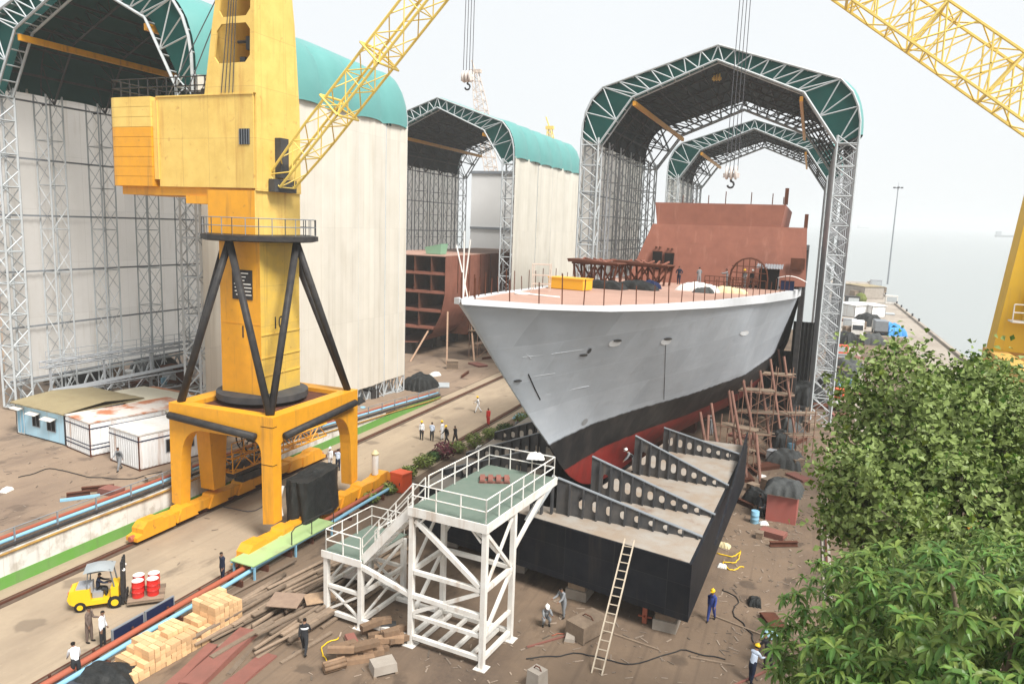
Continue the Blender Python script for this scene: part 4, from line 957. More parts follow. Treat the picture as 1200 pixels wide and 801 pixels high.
staging((-2.2, 80, 0), .1, 3.0, 1.6, 3, 'dark pole scaffold in the shade between hull and lattice leg', 9)
staging((-3.4, 70.5, 0), .2, 2.8, 1.5, 3, 'plank scaffold between shore poles in front of the added black shade sheet', 15)
staging((-7.6, 62.5, 0), -.1, 3.2, 1.4, 1, 'low plank staging hugging the red hull bottom', 17, hgt=1.8)
staging((.6, 72, 0), .5, 2.0, 1.2, 2, 'pole scaffold standing behind the tarpaulin stacks near the lattice leg', 19)
staging((-46, 106, 0), 1.4, 6, 1.5, 3, 'pole scaffold beside the rusty hull section', 11)

# ------------------------------------------------------------------ white access platform with green decks
t = thing('access_platform', 'white steel access tower with two green decks and white railings', 'platform', (-12.3, 29.15, 0), R(-5.5))
W = M['white']
def leg(x, y, h): mb = MB(); mb.bx(x - .12, x + .12, y - .12, y + .12, .03, h); mb.bx(x - .3, x + .3, y - .3, y + .3, 0, .03); mb.build('leg', W, t)
ZU, ZL = 6.9, 3.55
for x, y in ((0, 0), (-3.9, 0), (0, 2.8), (-3.9, 2.8)): leg(x, y, ZU - .3)
for x, y in ((-9.05, 0), (-6.9, 0), (-9.05, 3.6), (-6.9, 3.6)): leg(x, y, ZL - .2)
mb = MB()
B = lambda p, q, w_=.2, h_=None: mb.beam(p, q, w_ * .82, h_)
for x in (0, -3.9): B((x, .16, ZU - .22), (x, 7.4, ZU - .22), .22, .36)
for y in (0, 2.8, 5.2, 7.3): B((-3.78, y, ZU - .2), (-.12, y, ZU - .2), .2, .3)
for z in (.45, 2.2, 3.75):
    if z != 2.2:
        for y in (0, 2.8): B((-3.74, y, z), (-.16, y, z), .24)
        for x in (0, -3.9): B((x, .16, z), (x, 2.64, z), .24)
    else:
        B((-3.74, 0, 1.55), (-.16, 0, 1.55), .22); B((0, .16, 1.55), (0, 2.64, 1.55), .2)
B((-3.7, 0, 6.3), (-.2, 0, 3.9), .26); B((-3.7, 2.8, 6.3), (-.2, 2.8, 3.9), .18)
B((-3.75, 0, 1.7), (-.2, 0, 3.6), .2)
for x in (0, -3.9): B((x, .2, 6.3), (x, 2.6, 3.9), .18); B((x, 2.6, 6.3), (x, .2, 3.9), .14); B((x, .2, 1.6), (x, 2.6, 3.6), .18); B((x, 2.75, 4.6), (x, 6.2, ZU - .42), .2)
for i in range(4): B((-3.3 + i * .9, .16, .45), (-3.3 + i * .9, 2.64, .45), .2)
for s in (.2, 2.6):
    for x, d in ((-.2, -.5), (-3.7, .5)): B((x, s - .2 if s < 1 else s + .2, 6.0), (x + d, s - .2 if s < 1 else s + .2, 6.5), .1)
for y in (0, 3.6):
    B((-8.9, y, ZL - .15), (-7.05, y, ZL - .15), .18, .28); B((-8.9, y, 1.75), (-7.05, y, 1.75), .2); B((-8.9, y, .35), (-7.05, y, .35), .26)
    B((-8.85, y, .5), (-7.05, y, 1.6), .13); B((-8.85, y, 1.6), (-7.05, y, .5), .13)
for x in (-9.05, -6.9):
    B((x, .16, ZL - .15), (x, 3.44, ZL - .15), .18, .28); B((x, .16, 1.75), (x, 3.44, 1.75), .2); B((x, .16, .35), (x, 3.44, .35), .24); B((x, .2, .5), (x, 3.4, 1.6), .12); B((x, .2, 1.9), (x, 3.4, ZL - .4), .14)
B((-6.75, 0, .35), (-4.06, 0, .35), .26); B((-6.75, 2.8, .35), (-4.06, 2.8, .35), .22); B((-6.75, 0, 3.2), (-4.05, 0, 2.55), .26); B((-4.05, 0, 2.55), (-.16, 0, 2.5), .26)
mb.build('frame', W, t)
mb = MB(); mb.bx(-4.0, .1, -.12, 7.45, ZU - .035, ZU); mb.build('deck', M['greenfloor'], t)
mb = MB(); mb.bx(-9.2, -6.8, -.12, 3.75, ZL - .03, ZL); mb.build('deck', M['greenfloor'], t)
for q in ((-4.05, .105, -.2, -.13, ZU - .36, ZU + .06), (.11, .17, -.2, 7.48, ZU - .36, ZU + .06), (-9.25, -6.75, -.2, -.13, ZL - .3, ZL + .05)): mb = MB(); mb.bx(*q); mb.build('fascia', W, t)
mb = MB()
for y in (.1, 1.1): mb.beam((-6.9, y, ZL - .05), (-3.95, y, ZU - .1), .1, .4)
for i in range(9): mb.bx(-6.7 + i * .31, -6.45 + i * .31, .15, 1.05, ZL + .2 + i * .36, ZL + .24 + i * .36)
mb.build('stair', W, t)
mb = MB()
railing(mb, [(-3.9, -.05, ZU), (.02, -.05, ZU), (.02, 7.35, ZU), (-3.9, 7.35, ZU), (-3.9, 1.3, ZU)], 1.15, .033, 1.3)
railing(mb, [(-6.9, -.05, ZL), (-9.055, -.05, ZL), (-9.055, 3.65, ZL), (-6.9, 3.65, ZL), (-6.9, 1.3, ZL)], 1.15, .033, 1.2)
for y in (.1, 1.1):
    a, c = V((-6.9, y, ZL)), V((-3.95, y, ZU))
    for h in (.6, 1.1): mb.tube(a + V((0, 0, h)), c + V((0, 0, h)), .033, 5)
    for i in range(4): mb.tube(a.lerp(c, i / 3), a.lerp(c, i / 3) + V((0, 0, 1.1)), .03, 5)
mb.build('railing', W, t)
def drape(name, w_, d, h, m, seed, label, cat, loc, rz=0, group=None, parent=None, lumps=3):
    """cloth thrown over a lump: uneven top, folded skirts down to the base"""
    rnd = random.Random(seed); ph = [rnd.uniform(0, 6) for _ in range(6)]; n = 26
    cs = [(rnd.uniform(-.6, .6), rnd.uniform(-.6, .6), rnd.uniform(.5, 1)) for _ in range(lumps)]
    mb = MB()
    def fn(a, b_):
        x, y = (a * 2 - 1), (b_ * 2 - 1); r = max(abs(x), abs(y))
        k = 1 if r < .72 else max(0, (1 - r) / .28)
        top = .72 + .28 * max(c[2] * math.exp(-((x - c[0]) ** 2 + (y - c[1]) ** 2) * 3) for c in cs) + .06 * math.sin(5 * x + ph[0]) * math.cos(4 * y + ph[1]) + .04 * math.sin(9 * x + 7 * y + ph[4])
        fold = (.06 * math.sin(13 * math.atan2(y, x) + ph[2]) + .03 * math.sin(29 * math.atan2(y, x) + ph[3])) * (1 - k)
        s = (.86 + .14 * (1 - k)) + fold
        return (x * w_ / 2 * s, y * d / 2 * s, h * top * (k ** .45 if k > 0 else 0))
    mb.grid(fn, n, n); o = mb.build(name, m, parent, 'all'); o.location = loc; o.rotation_euler = (0, 0, rz)
    if label: tag(o, label, cat, group)
    return o
o = drape('cloth', .9, .5, .35, M['whitetarp'], 3, 'white cloth draped over the far corner of the white platform railing', 'cloth', (-12.6, 36.35, ZU + .95), .3)
tp = thing('timber_pallet', 'small brown timber frame lying on the upper green deck', 'pallet', (-14.2, 34.6, ZU), .4)
mb = MB()
for i in range(4): mb.bx(-.75 + i * .42, -.5 + i * .42, -.45, .45, .1, .2)
for y in (-.4, .33): mb.bx(-.8, .8, y, y + .12, 0, .1)
mb.build('slat', M['redplate'], tp)
# ladder leaning on the pontoon
p0, p1 = V((-7.35, 30.9, 0)), V((-7.2, 35.75, 4.6))
tl = thing('ladder', 'long pale ladder leaning on the black pontoon front', 'ladder', p0)
d_ = (p1 - p0)
for s in (-.24, .24): mb = MB(); mb.beam(V((s, 0, 0)), d_ + V((s, 0, 0)), .06, .09); mb.build('rail', mat('ladder_wood', (.55, .47, .36), .7, (.4, .33, .25), 3, .6), tl)
for i in range(15): mb = MB(); q = d_ * ((i + .6) / 15.5); mb.tube(q + V((-.24, 0, 0)), q + V((.24, 0, 0)), .028, 6); mb.build('rung', MATS['ladder_wood'], tl)
# ------------------------------------------------------------------ people
def pt(o, ang, ln, side=0.0):             # from o, hanging down, swung forward by ang and out sideways
    return V((o[0] + ln * math.sin(side) , o[1] + ln * math.sin(ang) * math.cos(side), o[2] - ln * math.cos(ang) * math.cos(side)))
def body_mesh(pose):
    lean = pose.get('lean', 0); hip = pose.get('hip', (.05, -.05)); knee = pose.get('knee', (0, 0)); sh = pose.get('sh', (.1, -.1)); el = pose.get('el', (.25, .25)); ab = pose.get('ab', (.14, .14)); hd = pose.get('head', .1)
    J = {}; rad = {}; E = []
    def j(n, p, r, par=None):
        J[n] = V(p); rad[n] = r
        if par: E.append((par, n))
    def up(base, dz, dy=0): a = lean; return V((base[0], base[1] + dz * math.sin(a) + dy * math.cos(a), base[2] + dz * math.cos(a) - dy * math.sin(a)))
    pel = V((0, 0, .93)); j('pelvis', pel, .125)
    j('spine', up(pel, .2), .118, 'pelvis'); j('chest', up(pel, .40, -.01), .14, 'spine'); j('neck0', up(pel, .53), .075, 'chest'); j('neck', up(pel, .60, .01), .052, 'neck0')
    nk = J['neck']; a2 = lean * .5 + hd
    def hdp(dz, dy): return V((nk.x, nk.y + dz * math.sin(a2) + dy * math.cos(a2), nk.z + dz * math.cos(a2) - dy * math.sin(a2)))
    j('jaw', hdp(.07, .02), .075, 'neck'); j('head', hdp(.15, .015), .098, 'jaw'); j('top', hdp(.215, .005), .07, 'head')
    lowest = 9
    for s, i in ((-1, 0), (1, 1)):
        k = 'lr'[i]
        j('hip' + k, pel + V((s * .095, 0, -.06)), .092, 'pelvis')
        kn = pt(J['hip' + k], hip[i], .42, s * .03 + s * pose.get('splay', 0)); j('thigh' + k, J['hip' + k].lerp(kn, .5), .078, 'hip' + k); j('knee' + k, kn, .057, 'thigh' + k)
        an = pt(kn, hip[i] - knee[i], .40); j('calf' + k, kn.lerp(an, .35), .055, 'knee' + k); j('ankle' + k, an, .038, 'calf' + k)
        fa = max(-.5, min(.5, (hip[i] - knee[i]) * .4)); j('heel' + k, an + V((0, -.02, -.05)), .042, 'ankle' + k); j('toe' + k, an + V((s * .02, .16 * math.cos(fa), -.062 + .1 * math.sin(fa))), .035, 'heel' + k)
        lowest = min(lowest, J['toe' + k].z - .033, J['heel' + k].z - .04)
        so_ = up(pel, .475) + V((s * .17, 0, 0)); j('shoulder' + k, so_, .066, 'neck0')
        eb = pt(so_, sh[i] + lean * .4, .29, s * ab[i]); j('arm' + k, so_.lerp(eb, .5), .05, 'shoulder' + k); j('elbow' + k, eb, .042, 'arm' + k)
        wr = pt(eb, sh[i] + lean * .4 + el[i], .25, s * ab[i] * .3 - s * pose.get('cross', 0)); j('fore' + k, eb.lerp(wr, .4), .04, 'elbow' + k); j('wrist' + k, wr, .027, 'fore' + k)
        d = (wr - eb).normalized(); j('hand' + k, wr + d * .075, .036, 'wrist' + k)
    def KR(n): return 1.08 if n in ('neck', 'jaw', 'head', 'top') else 1.3 if n[:4] in ('hand', 'wris', 'toel', 'toer', 'heel', 'ankl') else 1.42
    names = list(J); me = bpy.data.meshes.new('body'); me.from_pydata([J[n] for n in names], [(names.index(a), names.index(b_)) for a, b_ in E], [])
    ob = bpy.data.objects.new('tmp', me); COL.objects.link(ob)
    md = ob.modifiers.new('s', 'SKIN'); md.use_smooth_shade = True; md.branch_smoothing = .6
    for i, n in enumerate(names): me.skin_vertices[0].data[i].radius = (rad[n] * KR(n) * (1.2 if n in ('chest', 'spine', 'pelvis') else 1), rad[n] * KR(n) * (.85 if n in ('chest', 'spine') else 1)); me.skin_vertices[0].data[i].use_root = (n == 'pelvis')
    ss = ob.modifiers.new('u', 'SUBSURF'); ss.levels = 1; ss.render_levels = 1
    m2 = bpy.data.meshes.new_from_object(ob.evaluated_get(bpy.context.evaluated_depsgraph_get()))
    bpy.data.objects.remove(ob); bpy.data.meshes.remove(me)
    vs_ = [v.co.copy() for v in m2.vertices]; fs = [list(p.vertices) for p in m2.polygons]; bpy.data.meshes.remove(m2)
    zone = {'neck': 0, 'jaw': 0, 'head': 0, 'top': 1, 'hand': 0}
    segs = []
    for a, b_ in E:
        nm = b_.rstrip('lr') if b_ not in ('hipl', 'hipr') else 'hip'
        z = 2
        if nm in ('jaw', 'head', 'neck', 'hand'): z = 0
        elif nm == 'top': z = 1
        elif nm in ('hip', 'thigh', 'knee', 'calf', 'ankle'): z = 3
        elif nm in ('hee', 'heel', 'toe'): z = 4
        segs.append((J[a], J[b_], z))
    mi = []
    hc = J['head']
    for f in fs:
        c = sum((vs_[i] for i in f), V()) / len(f); best = (9, 2)
        for a, b_, z in segs:
            d = b_ - a; t = max(0, min(1, (c - a).dot(d) / max(1e-6, d.length_squared))); q = (c - a - d * t).length
            if q < best[0]: best = (q, z)
        z = best[1]
        if z == 0 and (c - hc).length < .16 and (c.z > hc.z + .035 or (c.y < hc.y - .03 and c.z > hc.z - .06)): z = 1
        mi.append(z)
    mb = MB(); mb.add(vs_, fs); mb.m = mi
    # face: nose, eyes, mouth, ears; and the fingers
    def hp_(x, dz, dy): p = hdp(dz, dy); return V((nk.x + x, p.y, p.z))
    mb.mi = 0; mb.tube(hp_(0, .155, .10), hp_(0, .125, .125), .013, 5, .018)
    for s in (-1, 1): mb.tube(hp_(s * .088, .155, .0), hp_(s * .098, .115, -.005), .016, 5, .011)
    mb.mi = 1
    for s in (-1, 1): mb.tube(hp_(s * .025, .152, .102), hp_(s * .045, .152, .094), .008, 4)
    mb.tube(hp_(-.02, .085, .085), hp_(.02, .085, .085), .006, 4)
    mb.mi = 0
    for s, k in ((-1, 'l'), (1, 'r')):
        w0, h0 = J['wrist' + k], J['hand' + k]; d = (h0 - w0).normalized(); a = V((0, 1, 0)) - d * d.y
        a = a.normalized() if a.length > .1 else V((0, 0, 1)); nrm = d.cross(a)
        for i, ln in enumerate((.065, .075, .07, .052)):
            b0 = h0 + a * ((i - 1.5) * .018); mb.path([b0, b0 + d * ln * .6 + nrm * .004 * s, b0 + d * ln + nrm * .018 * s], [.0095, .009, .007], 5)
        b0 = w0 + d * .03 + a * .022; mb.path([b0, b0 + a * .028 + d * .025, b0 + a * .03 + d * .055], [.012, .0105, .008], 5)
    mb.v = [(x, y, z - lowest) for x, y, z in mb.v]
    hats = (hdp(.165, .01) - V((0, 0, lowest)), a2)
    return mb, hats
POSES = {
 'stand': dict(), 'stand2': dict(sh=(.35, .05), el=(1.2, .3), hip=(.08, -.06), lean=.03), 'akimbo': dict(sh=(-.25, -.25), ab=(.6, .6), el=(1.0, 1.0), cross=.6),
 'walk': dict(hip=(.42, -.32), knee=(.12, .35), sh=(-.4, .45), el=(.3, .5), lean=.06), 'walk2': dict(hip=(-.25, .35), knee=(.3, .1), sh=(.35, -.3), el=(.4, .3), lean=.05),
 'reach': dict(sh=(1.2, .9), el=(.4, .7), ab=(.1, .1), lean=.12), 'fold': dict(sh=(.35, .35), el=(1.5, 1.5), ab=(.2, .2), cross=.9),
 'bend': dict(lean=.85, hip=(.15, .05), knee=(.3, .2), sh=(.1, -.1), el=(.3, .4)), 'stoop': dict(lean=.35, hip=(.2, -.15), knee=(.25, .15), sh=(.5, .5), el=(.6, .7)),
 'squat': dict(lean=.45, hip=(1.75, 1.7), knee=(2.35, 2.3), sh=(1.0, .9), el=(.6, .6), splay=.12), 'sit': dict(lean=.1, hip=(1.5, 1.45), knee=(1.5, 1.5), sh=(.95, .95), el=(.5, .5)),
}
_BODY = {}
def person(pose, loc, rz, label, shirt, trousers, hat=None, group=None, sc=1.0, strip=False):
    if pose not in _BODY:
        mb, hats = body_mesh(POSES[pose]); o = mb.build('person', [M['skin'], M['hair'], M['c_white'], M['c_dark'], M['shoe']], None, 'all', fix=True)
        _BODY[pose] = (o.data, hats); me = o.data; me2 = me; bpy.data.objects.remove(o)
    me, hats = _BODY[pose]
    o = bpy.data.objects.new('person', me.copy()); COL.objects.link(o)
    o.data.materials[2] = M[shirt]; o.data.materials[3] = M[trousers]
    place(o, loc, rz); o.scale = (sc,) * 3; tag(o, label, 'person', group)
    if hat:
        mb = MB(); mb.lathe([(.125, -.005), (.128, .01), (.122, .05), (.095, .095), (.05, .125), (.005, .132)], 12); mb.prism([(-.09, .09), (.09, .09), (.06, .17), (-.06, .17)], 'z', -.004, .006); mb.bx(-.012, .012, -.1, .1, .1, .14)
        h = mb.build('hard_hat', M[hat], o, True); h.location = hats[0]; h.rotation_euler = (-hats[1], 0, 0)
    if strip:
        mb = MB(); mb.lathe([(.185, 0), (.187, .02), (.185, .06)], 12); h = mb.build('reflective_band', M['c_white'], o, True); h.scale = (1.08, .78, 1); h.location = (0, 0.0, 1.25)
    return o
def pp(pose, px, py, deg, label, shirt, trousers, hat=None, group=None, z=0.0, **k):
    p = gz(px, py, z); return person(pose, p, R(deg), label, shirt, trousers, hat, group, **k)
pp('stand', 121, 757, -60, 'person in white shirt and dark trousers standing by the rail behind the forklift', 'c_white', 'c_dark')
pp('stand2', 105, 752, -70, 'person in brown overalls beside the person in white shirt behind the forklift', 'c_brown', 'c_brown')
pp('stand', 261, 682, 160, 'person in navy clothes standing alone on the road near the pale green ramp', 'c_navy', 'c_navy')
pp('walk', 357, 765, 25, 'person in charcoal coverall with a pale band walking between lumber and timber heap', 'c_dark', 'c_dark', None, strip=True)
pp('stand', 494, 515, 200, 'person in white shirt with yellow helmet, outer left of the trio on the road', 'c_white', 'c_dark', 'safety', 'people in white on the road')
pp('stand2', 506, 516.5, 20, 'person in pale blue shirt and dark trousers in the middle of the trio', 'c_paleblue', 'c_dark', None, 'people in white on the road')
pp('stand', 518, 515, 90, 'person in all white coverall with yellow helmet facing the trio on the road', 'c_white', 'c_white', 'safety', 'people in white on the road')
pp('walk', 523, 520, 150, 'person in dark coverall with yellow helmet walking on the road beside another', 'c_dark', 'c_dark', 'safety')
pp('walk2', 533.5, 520, 160, 'bareheaded person in charcoal coverall walking beside the yellow helmeted one', 'c_dark', 'c_dark')
pp('walk', 560, 483, 120, 'person in white coverall walking alone farthest along the road', 'c_white', 'c_white', 'safety')
pp('stand', 572, 498, 170, 'person in red coverall standing at the edge of the road', 'c_red', 'c_red')
pp('squat', 639, 731, -150, 'person in grey with white helmet squatting beside the white tower foot', 'c_grey', 'c_grey', 'helmetwhite')
pp('stoop', 660, 723, 150, 'person in grey trousers standing half hidden under the pontoon front', 'c_grey', 'c_grey')
pp('walk2', 833, 727, 170, 'person in blue coverall with yellow helmet walking beside the pontoon corner', 'c_blue', 'c_blue', 'safety')
pp('stoop', 880, 799, -30, 'person in white shirt with yellow helmet stooping beside the mango tree', 'c_paleblue', 'c_navy', 'safety')
pp('stoop', 899, 784, 60, 'person in charcoal clothes partly hidden by mango leaves under a blue cloth', 'c_dark', 'c_dark')
pp('walk', 140, 551, 190, 'person in grey walking past the white container in the yard', 'c_grey', 'c_grey', None, None, 1.95)
pp('stand', 387, 549, 190, 'person in white coverall and helmet under the crane behind the black tarpaulin', 'c_white', 'c_white', 'helmetwhite')
pp('stand2', 396, 551, 30, 'person in pale blue shirt under the crane beside the yellow leg', 'c_paleblue', 'c_navy')
pp('stand', 349, 596, 100, 'person in white and blue standing behind the front crane leg by the tarpaulin', 'c_white', 'c_blue', 'helmetwhite')
pp('bend', 90, 797, 60, 'person in white shirt bending over dark tarpaulin at the bottom edge', 'c_white', 'c_dark')
pp('bend', 742, 553, 110, 'person in grey bending over on the pontoon deck behind the tall web plate', 'c_grey', 'c_grey', 'helmetwhite', None, 4.18)
pp('reach', 833, 510, 60, 'person in grey reaching up to the red hull bottom from the staging', 'c_grey', 'c_grey', 'helmetwhite', None, 1.9)
pp('stand', 889, 606, 40, 'person in dark green clothes standing by the tarped red hut', 'c_dark', 'c_dark', None)
pp('squat', 896, 604, 140, 'person in grey crouching at the corner of the red hut', 'c_grey', 'c_dark', None)
pp('sit', 606, 507, 200, 'person in grey sitting among the plants at the road edge', 'c_grey', 'c_dark')
pp('squat', 622, 486, 120, 'person in white crouching by a blue cloth beside the grey bow', 'c_white', 'c_white')
for px, py, dg, ps, s_, tr, hat, lb in ((795, 333, 170, 'akimbo', 'c_navy', 'c_navy', None, 'person in navy coverall standing on the ship deck before the dark doorways'), (819, 329, 20, 'fold', 'c_grey', 'c_grey', None, 'person in grey coverall with folded arms on the ship deck'),
    (852, 330, 100, 'reach', 'c_grey', 'c_grey', None, 'person in grey gesturing beside the domed cage on the ship deck'), (872, 331, 170, 'stand2', 'c_grey', 'c_grey', 'safety', 'person in grey with yellow helmet in front of the domed cage'), (881, 332, 200, 'stand', 'c_dark', 'c_dark', 'helmetwhite', 'person in charcoal with white helmet in front of the domed cage')):
    p = gy(px, py, 75.2); p.z = interp(ZD, 75.2) - .02; person(ps, p, R(dg), lb, s_, tr, hat)

# ------------------------------------------------------------------ forklift with drums
pf = gz(121, 708); fk = thing('forklift', 'yellow forklift with grey canopy carrying a pallet of red drums', 'forklift', pf, R(-48))
FY, FG = M['forkyel'], M['forkgrey']      # local: forks towards +Y
mb = MB(); mb.prism([(-1.35, .42), (-1.35, 1.0), (-1.15, 1.18), (-.5, 1.18), (-.45, .55), (.75, .55), (.75, .35), (-1.0, .3)], 'x', -.55, .55); mb.bx(-.56, .56, .45, .8, .55, 1.15)
mb.build('body', FY, fk, True)
mb = MB(); mb.prism([(-1.42, .45), (-1.52, .7), (-1.42, 1.1), (-1.2, 1.16), (-1.2, .4)], 'x', -.5, .5); cw = mb.build('counterweight', FY, fk, True)
mb = MB()
for z in (.62, .70, .78): mb.bx(-.3, .3, -1.53, -1.46, z, z + .04)
mb.build('vent_grille', M['black'], cw)
mb = MB(); mb.bx(-.45, -.3, -1.47, -1.4, .98, 1.06); mb.bx(.3, .45, -1.47, -1.4, .98, 1.06); mb.build('tail_lamp', M['red'], cw)
mb = MB(); mb.bx(-.5, .5, -1.12, -.5, 1.181, 1.22); mb.bx(-.28, .28, -.42, .05, .56, .85); mb.bx(-.26, .26, -.5, -.4, .85, 1.35); mb.build('seat', M['seatgrey'], fk)
for x, y, r in ((-.5, .62, .34), (.5, .62, .34), (-.48, -.95, .27), (.48, -.95, .27)):
    mb = MB(); mb.lathe([(r * .75, -.12), (r, -.09), (r, .09), (r * .75, .12)], 18, (0, 0, 0), 'x'); wl = mb.build('wheel', M['rubber'], fk, True); wl.location = (x, y, r)
    mb = MB(); mb.lathe([(r * .5, -.13), (r * .52, .13)], 12, (0, 0, 0), 'x'); mb.build('rim', FY, wl)
mb = MB()
for x in (-.5, .5): mb.path([(x, -.62, 1.15), (x, -.55, 2.0), (x, .45, 2.08), (x, .62, 1.1)], .04, 6)
mb.build('overhead_guard', FG, fk)
mb = MB(); mb.grid(lambda a, b_: (-.62 + 1.24 * a, -.75 + 1.35 * b_, 2.13 + .12 * math.sin(PI * a) * math.sin(PI * b_) - .1 * (1 - math.sin(PI * b_)) ), 8, 8); mb.build('canopy', mat('canopy_grey', (.33, .36, .37), .7, (.27, .3, .31), 3, .5), fk, 'all')
mb = MB()
for x in (-.34, .34): mb.beam((x, .95, .1), (x, .98, 2.35), .1, .16); mb.beam((x * .7, 1.0, .2), (x * .7, 1.02, 2.5), .08, .1)
for z in (.5, 1.4, 2.3): mb.beam((-.34, .97, z), (.34, .97, z), .1, .12)
mb.beam((-.5, 1.1, .45), (.5, 1.1, .45), .08, .3); mb.build('mast', M['black'], fk)
for x in (-.3, .3): mb = MB(); mb.bx(x - .06, x + .06, 1.1, 2.2, .16, .2); mb.build('fork', M['black'], fk)
mb = MB(); mb.lathe([(.16, 0), (.19, .015), (.16, .03)], 14, (0, .3, 1.22)); mb.build('steering_wheel', M['black'], fk)
mb = MB(); mb.tube((-.3, 1.02, 1.9), (-.36, 1.06, 1.95), .08, 8); mb.tube((.3, 1.02, 1.9), (.36, 1.06, 1.95), .08, 8); mb.build('lamp', M['white'], fk)
MX = Matrix.Translation(pf) @ Matrix.Rotation(R(-48), 4, 'Z')
drv = person('sit', MX @ V((0, -.2, .42)), R(-48), 'person in dark clothes driving the yellow forklift', 'c_navy', 'c_dark', None, sc=.95)
pl_l = MX @ V((0, 1.95, .2)); pal = thing('pallet', 'brown timber pallet on the forks under the red drums', 'pallet', pl_l, R(-48))
for i in range(7): mb = MB(); mb.bx(-.85 + i * .245, -.62 + i * .245, -.75, .95, .14, .17); mb.build('deck_board', M['wood'], pal)
for x in (-.8, 0, .72): mb = MB(); mb.bx(x, x + .1, -.75, .95, 0, .139); mb.build('bearer', M['wood'], pal)
dl = ['red drum with white lid at the outer front corner of the forklift pallet', 'red drum nearest the road rail on the forklift pallet', 'red drum at the far outer corner of the pallet', 'red drum closest to the forklift mast, mostly hidden']
for (x, y), lb in zip(((.28, .42), (.33, -.28), (-.38, .42), (-.36, -.3)), dl):
    d = thing('oil_drum', lb, 'drum', MX @ V((x, 1.95 + y, .372)), U(0, 6), 'red drums on the pallet')
    mb = MB(); mb.lathe([(.28, 0), (.29, .02), (.285, .05), (.285, .28), (.3, .3), (.285, .32), (.285, .56), (.3, .58), (.285, .6), (.285, .84), (.295, .87)], 22); mb.build('barrel', M['red'], d, True)
    mb = MB(); mb.lathe([(.28, .871), (.29, .88), (.27, .89), (.265, .875)], 22); mb.lathe([(.03, .876), (.03, .9)], 8, (.15, 0, 0)); mb.build('lid', M['white'], d, True)

# ------------------------------------------------------------------ yard cabins
def cabin(name, label, a, b_, depth, h, wallm, roofm, ribs=False, over=.2, slope=.0, z=1.95, opens=(), stripe=None, cat='cabin', rtag='roof'):
    a = V((a[0], a[1], z)); b_ = V((b_[0], b_[1], z)); w_ = (b_ - a).length; rz = math.atan2((b_ - a).y, (b_ - a).x)
    t = thing(name, label, cat, a, rz)
    mb = MB(); mb.bx(0, w_, 0, depth, .12, h)
    if ribs:
        n = int(w_ / .28)
        for i in range(n): mb.bx(i * w_ / n + .04, i * w_ / n + .16, -.035, -.001, .2, h - .12)
        n = int(depth / .28)
        for i in range(n):
            for x0, x1 in ((w_ + .001, w_ + .035), (-.035, -.001)): mb.bx(x0, x1, i * depth / n + .04, i * depth / n + .16, .2, h - .12)
    mb.build('wall', wallm, t)
    mb = MB(); mb.bx(.05, w_ - .05, .05, depth - .05, 0, .12)
    for x in (-.02, w_ - .08):
        for y in (-.02, depth - .08): mb.bx(x, x + .1, y, y + .1, .0, h)
    mb.build('base_frame', M['rustdark'] if ribs else M['darkgrey'], t)
    mb = MB()
    n = 8
    mb.grid(lambda u, v: (-over + (w_ + 2 * over) * u, -over + (depth + 2 * over) * v, h + .06 + slope * (1 - abs(2 * v - 1)) + .012 * math.sin(37 * u + 9 * v)), n * 3, n); mb.bx(-over, w_ + over, -over, depth + over, h - .02, h + .03)
    mb.build(rtag, roofm, t)
    if stripe:
        mb = MB(); mb.bx(-.04, w_ + .04, -.042, -.036, h - .45, h - .36); mb.bx(w_ + .036, w_ + .042, 0, depth, h - .45, h - .36)
        if stripe == 2: mb.bx(-.04, w_ + .04, -.042, -.036, .55, .64); mb.bx(w_ + .036, w_ + .042, 0, depth, .55, .64); mb.bx(-.04, w_ + .04, -.042, -.036, .85, .92); mb.bx(w_ + .036, w_ + .042, 0, depth, .85, .92)
        mb.build('stripe', M['navy'], t)
    for kind, side, u0, u1, z0, z1 in opens:
        mb = MB(); f = MB()
        if side == 'f': x0, x1 = u0 * w_, u1 * w_; mb.bx(x0, x1, -.05, -.002, z0, z1); f.bx(x0 - .06, x1 + .06, -.062, -.051, z1, z1 + .06); f.bx(x0 - .06, x1 + .06, -.062, -.051, z0 - .06, z0); f.bx(x0 - .06, x0, -.062, -.051, z0, z1); f.bx(x1, x1 + .06, -.062, -.051, z0, z1); f.bx((x0 + x1) / 2 - .02, (x0 + x1) / 2 + .02, -.062, -.051, z0, z1)
        else: y0, y1 = u0 * depth, u1 * depth; mb.bx(w_ + .002, w_ + .05, y0, y1, z0, z1); f.bx(w_ + .051, w_ + .062, y0 - .06, y1 + .06, z1, z1 + .06); f.bx(w_ + .051, w_ + .062, y0 - .06, y1 + .06, z0 - .06, z0); f.bx(w_ + .051, w_ + .062, y0 - .06, y0, z0, z1); f.bx(w_ + .051, w_ + .062, y1, y1 + .06, z0, z1)
        o = mb.build(kind, M['dark'] if kind == 'window' else M['blue'], t); f.build('frame', M['galvdark'] if kind == 'window' else M['white'], o)
        if side == 'f' and not ribs: mb = MB(); mb.frustum([(u0 * w_ - .2, -.55, z1 + .05), (u1 * w_ + .2, -.55, z1 + .05), (u1 * w_ + .2, -.07, z1 + .2), (u0 * w_ - .2, -.07, z1 + .2)], [(u0 * w_ - .2, -.55, z1 + .09), (u1 * w_ + .2, -.55, z1 + .09), (u1 * w_ + .2, -.07, z1 + .24), (u0 * w_ - .2, -.07, z1 + .24)]); mb.build('awning', M['white'], t)
    return t
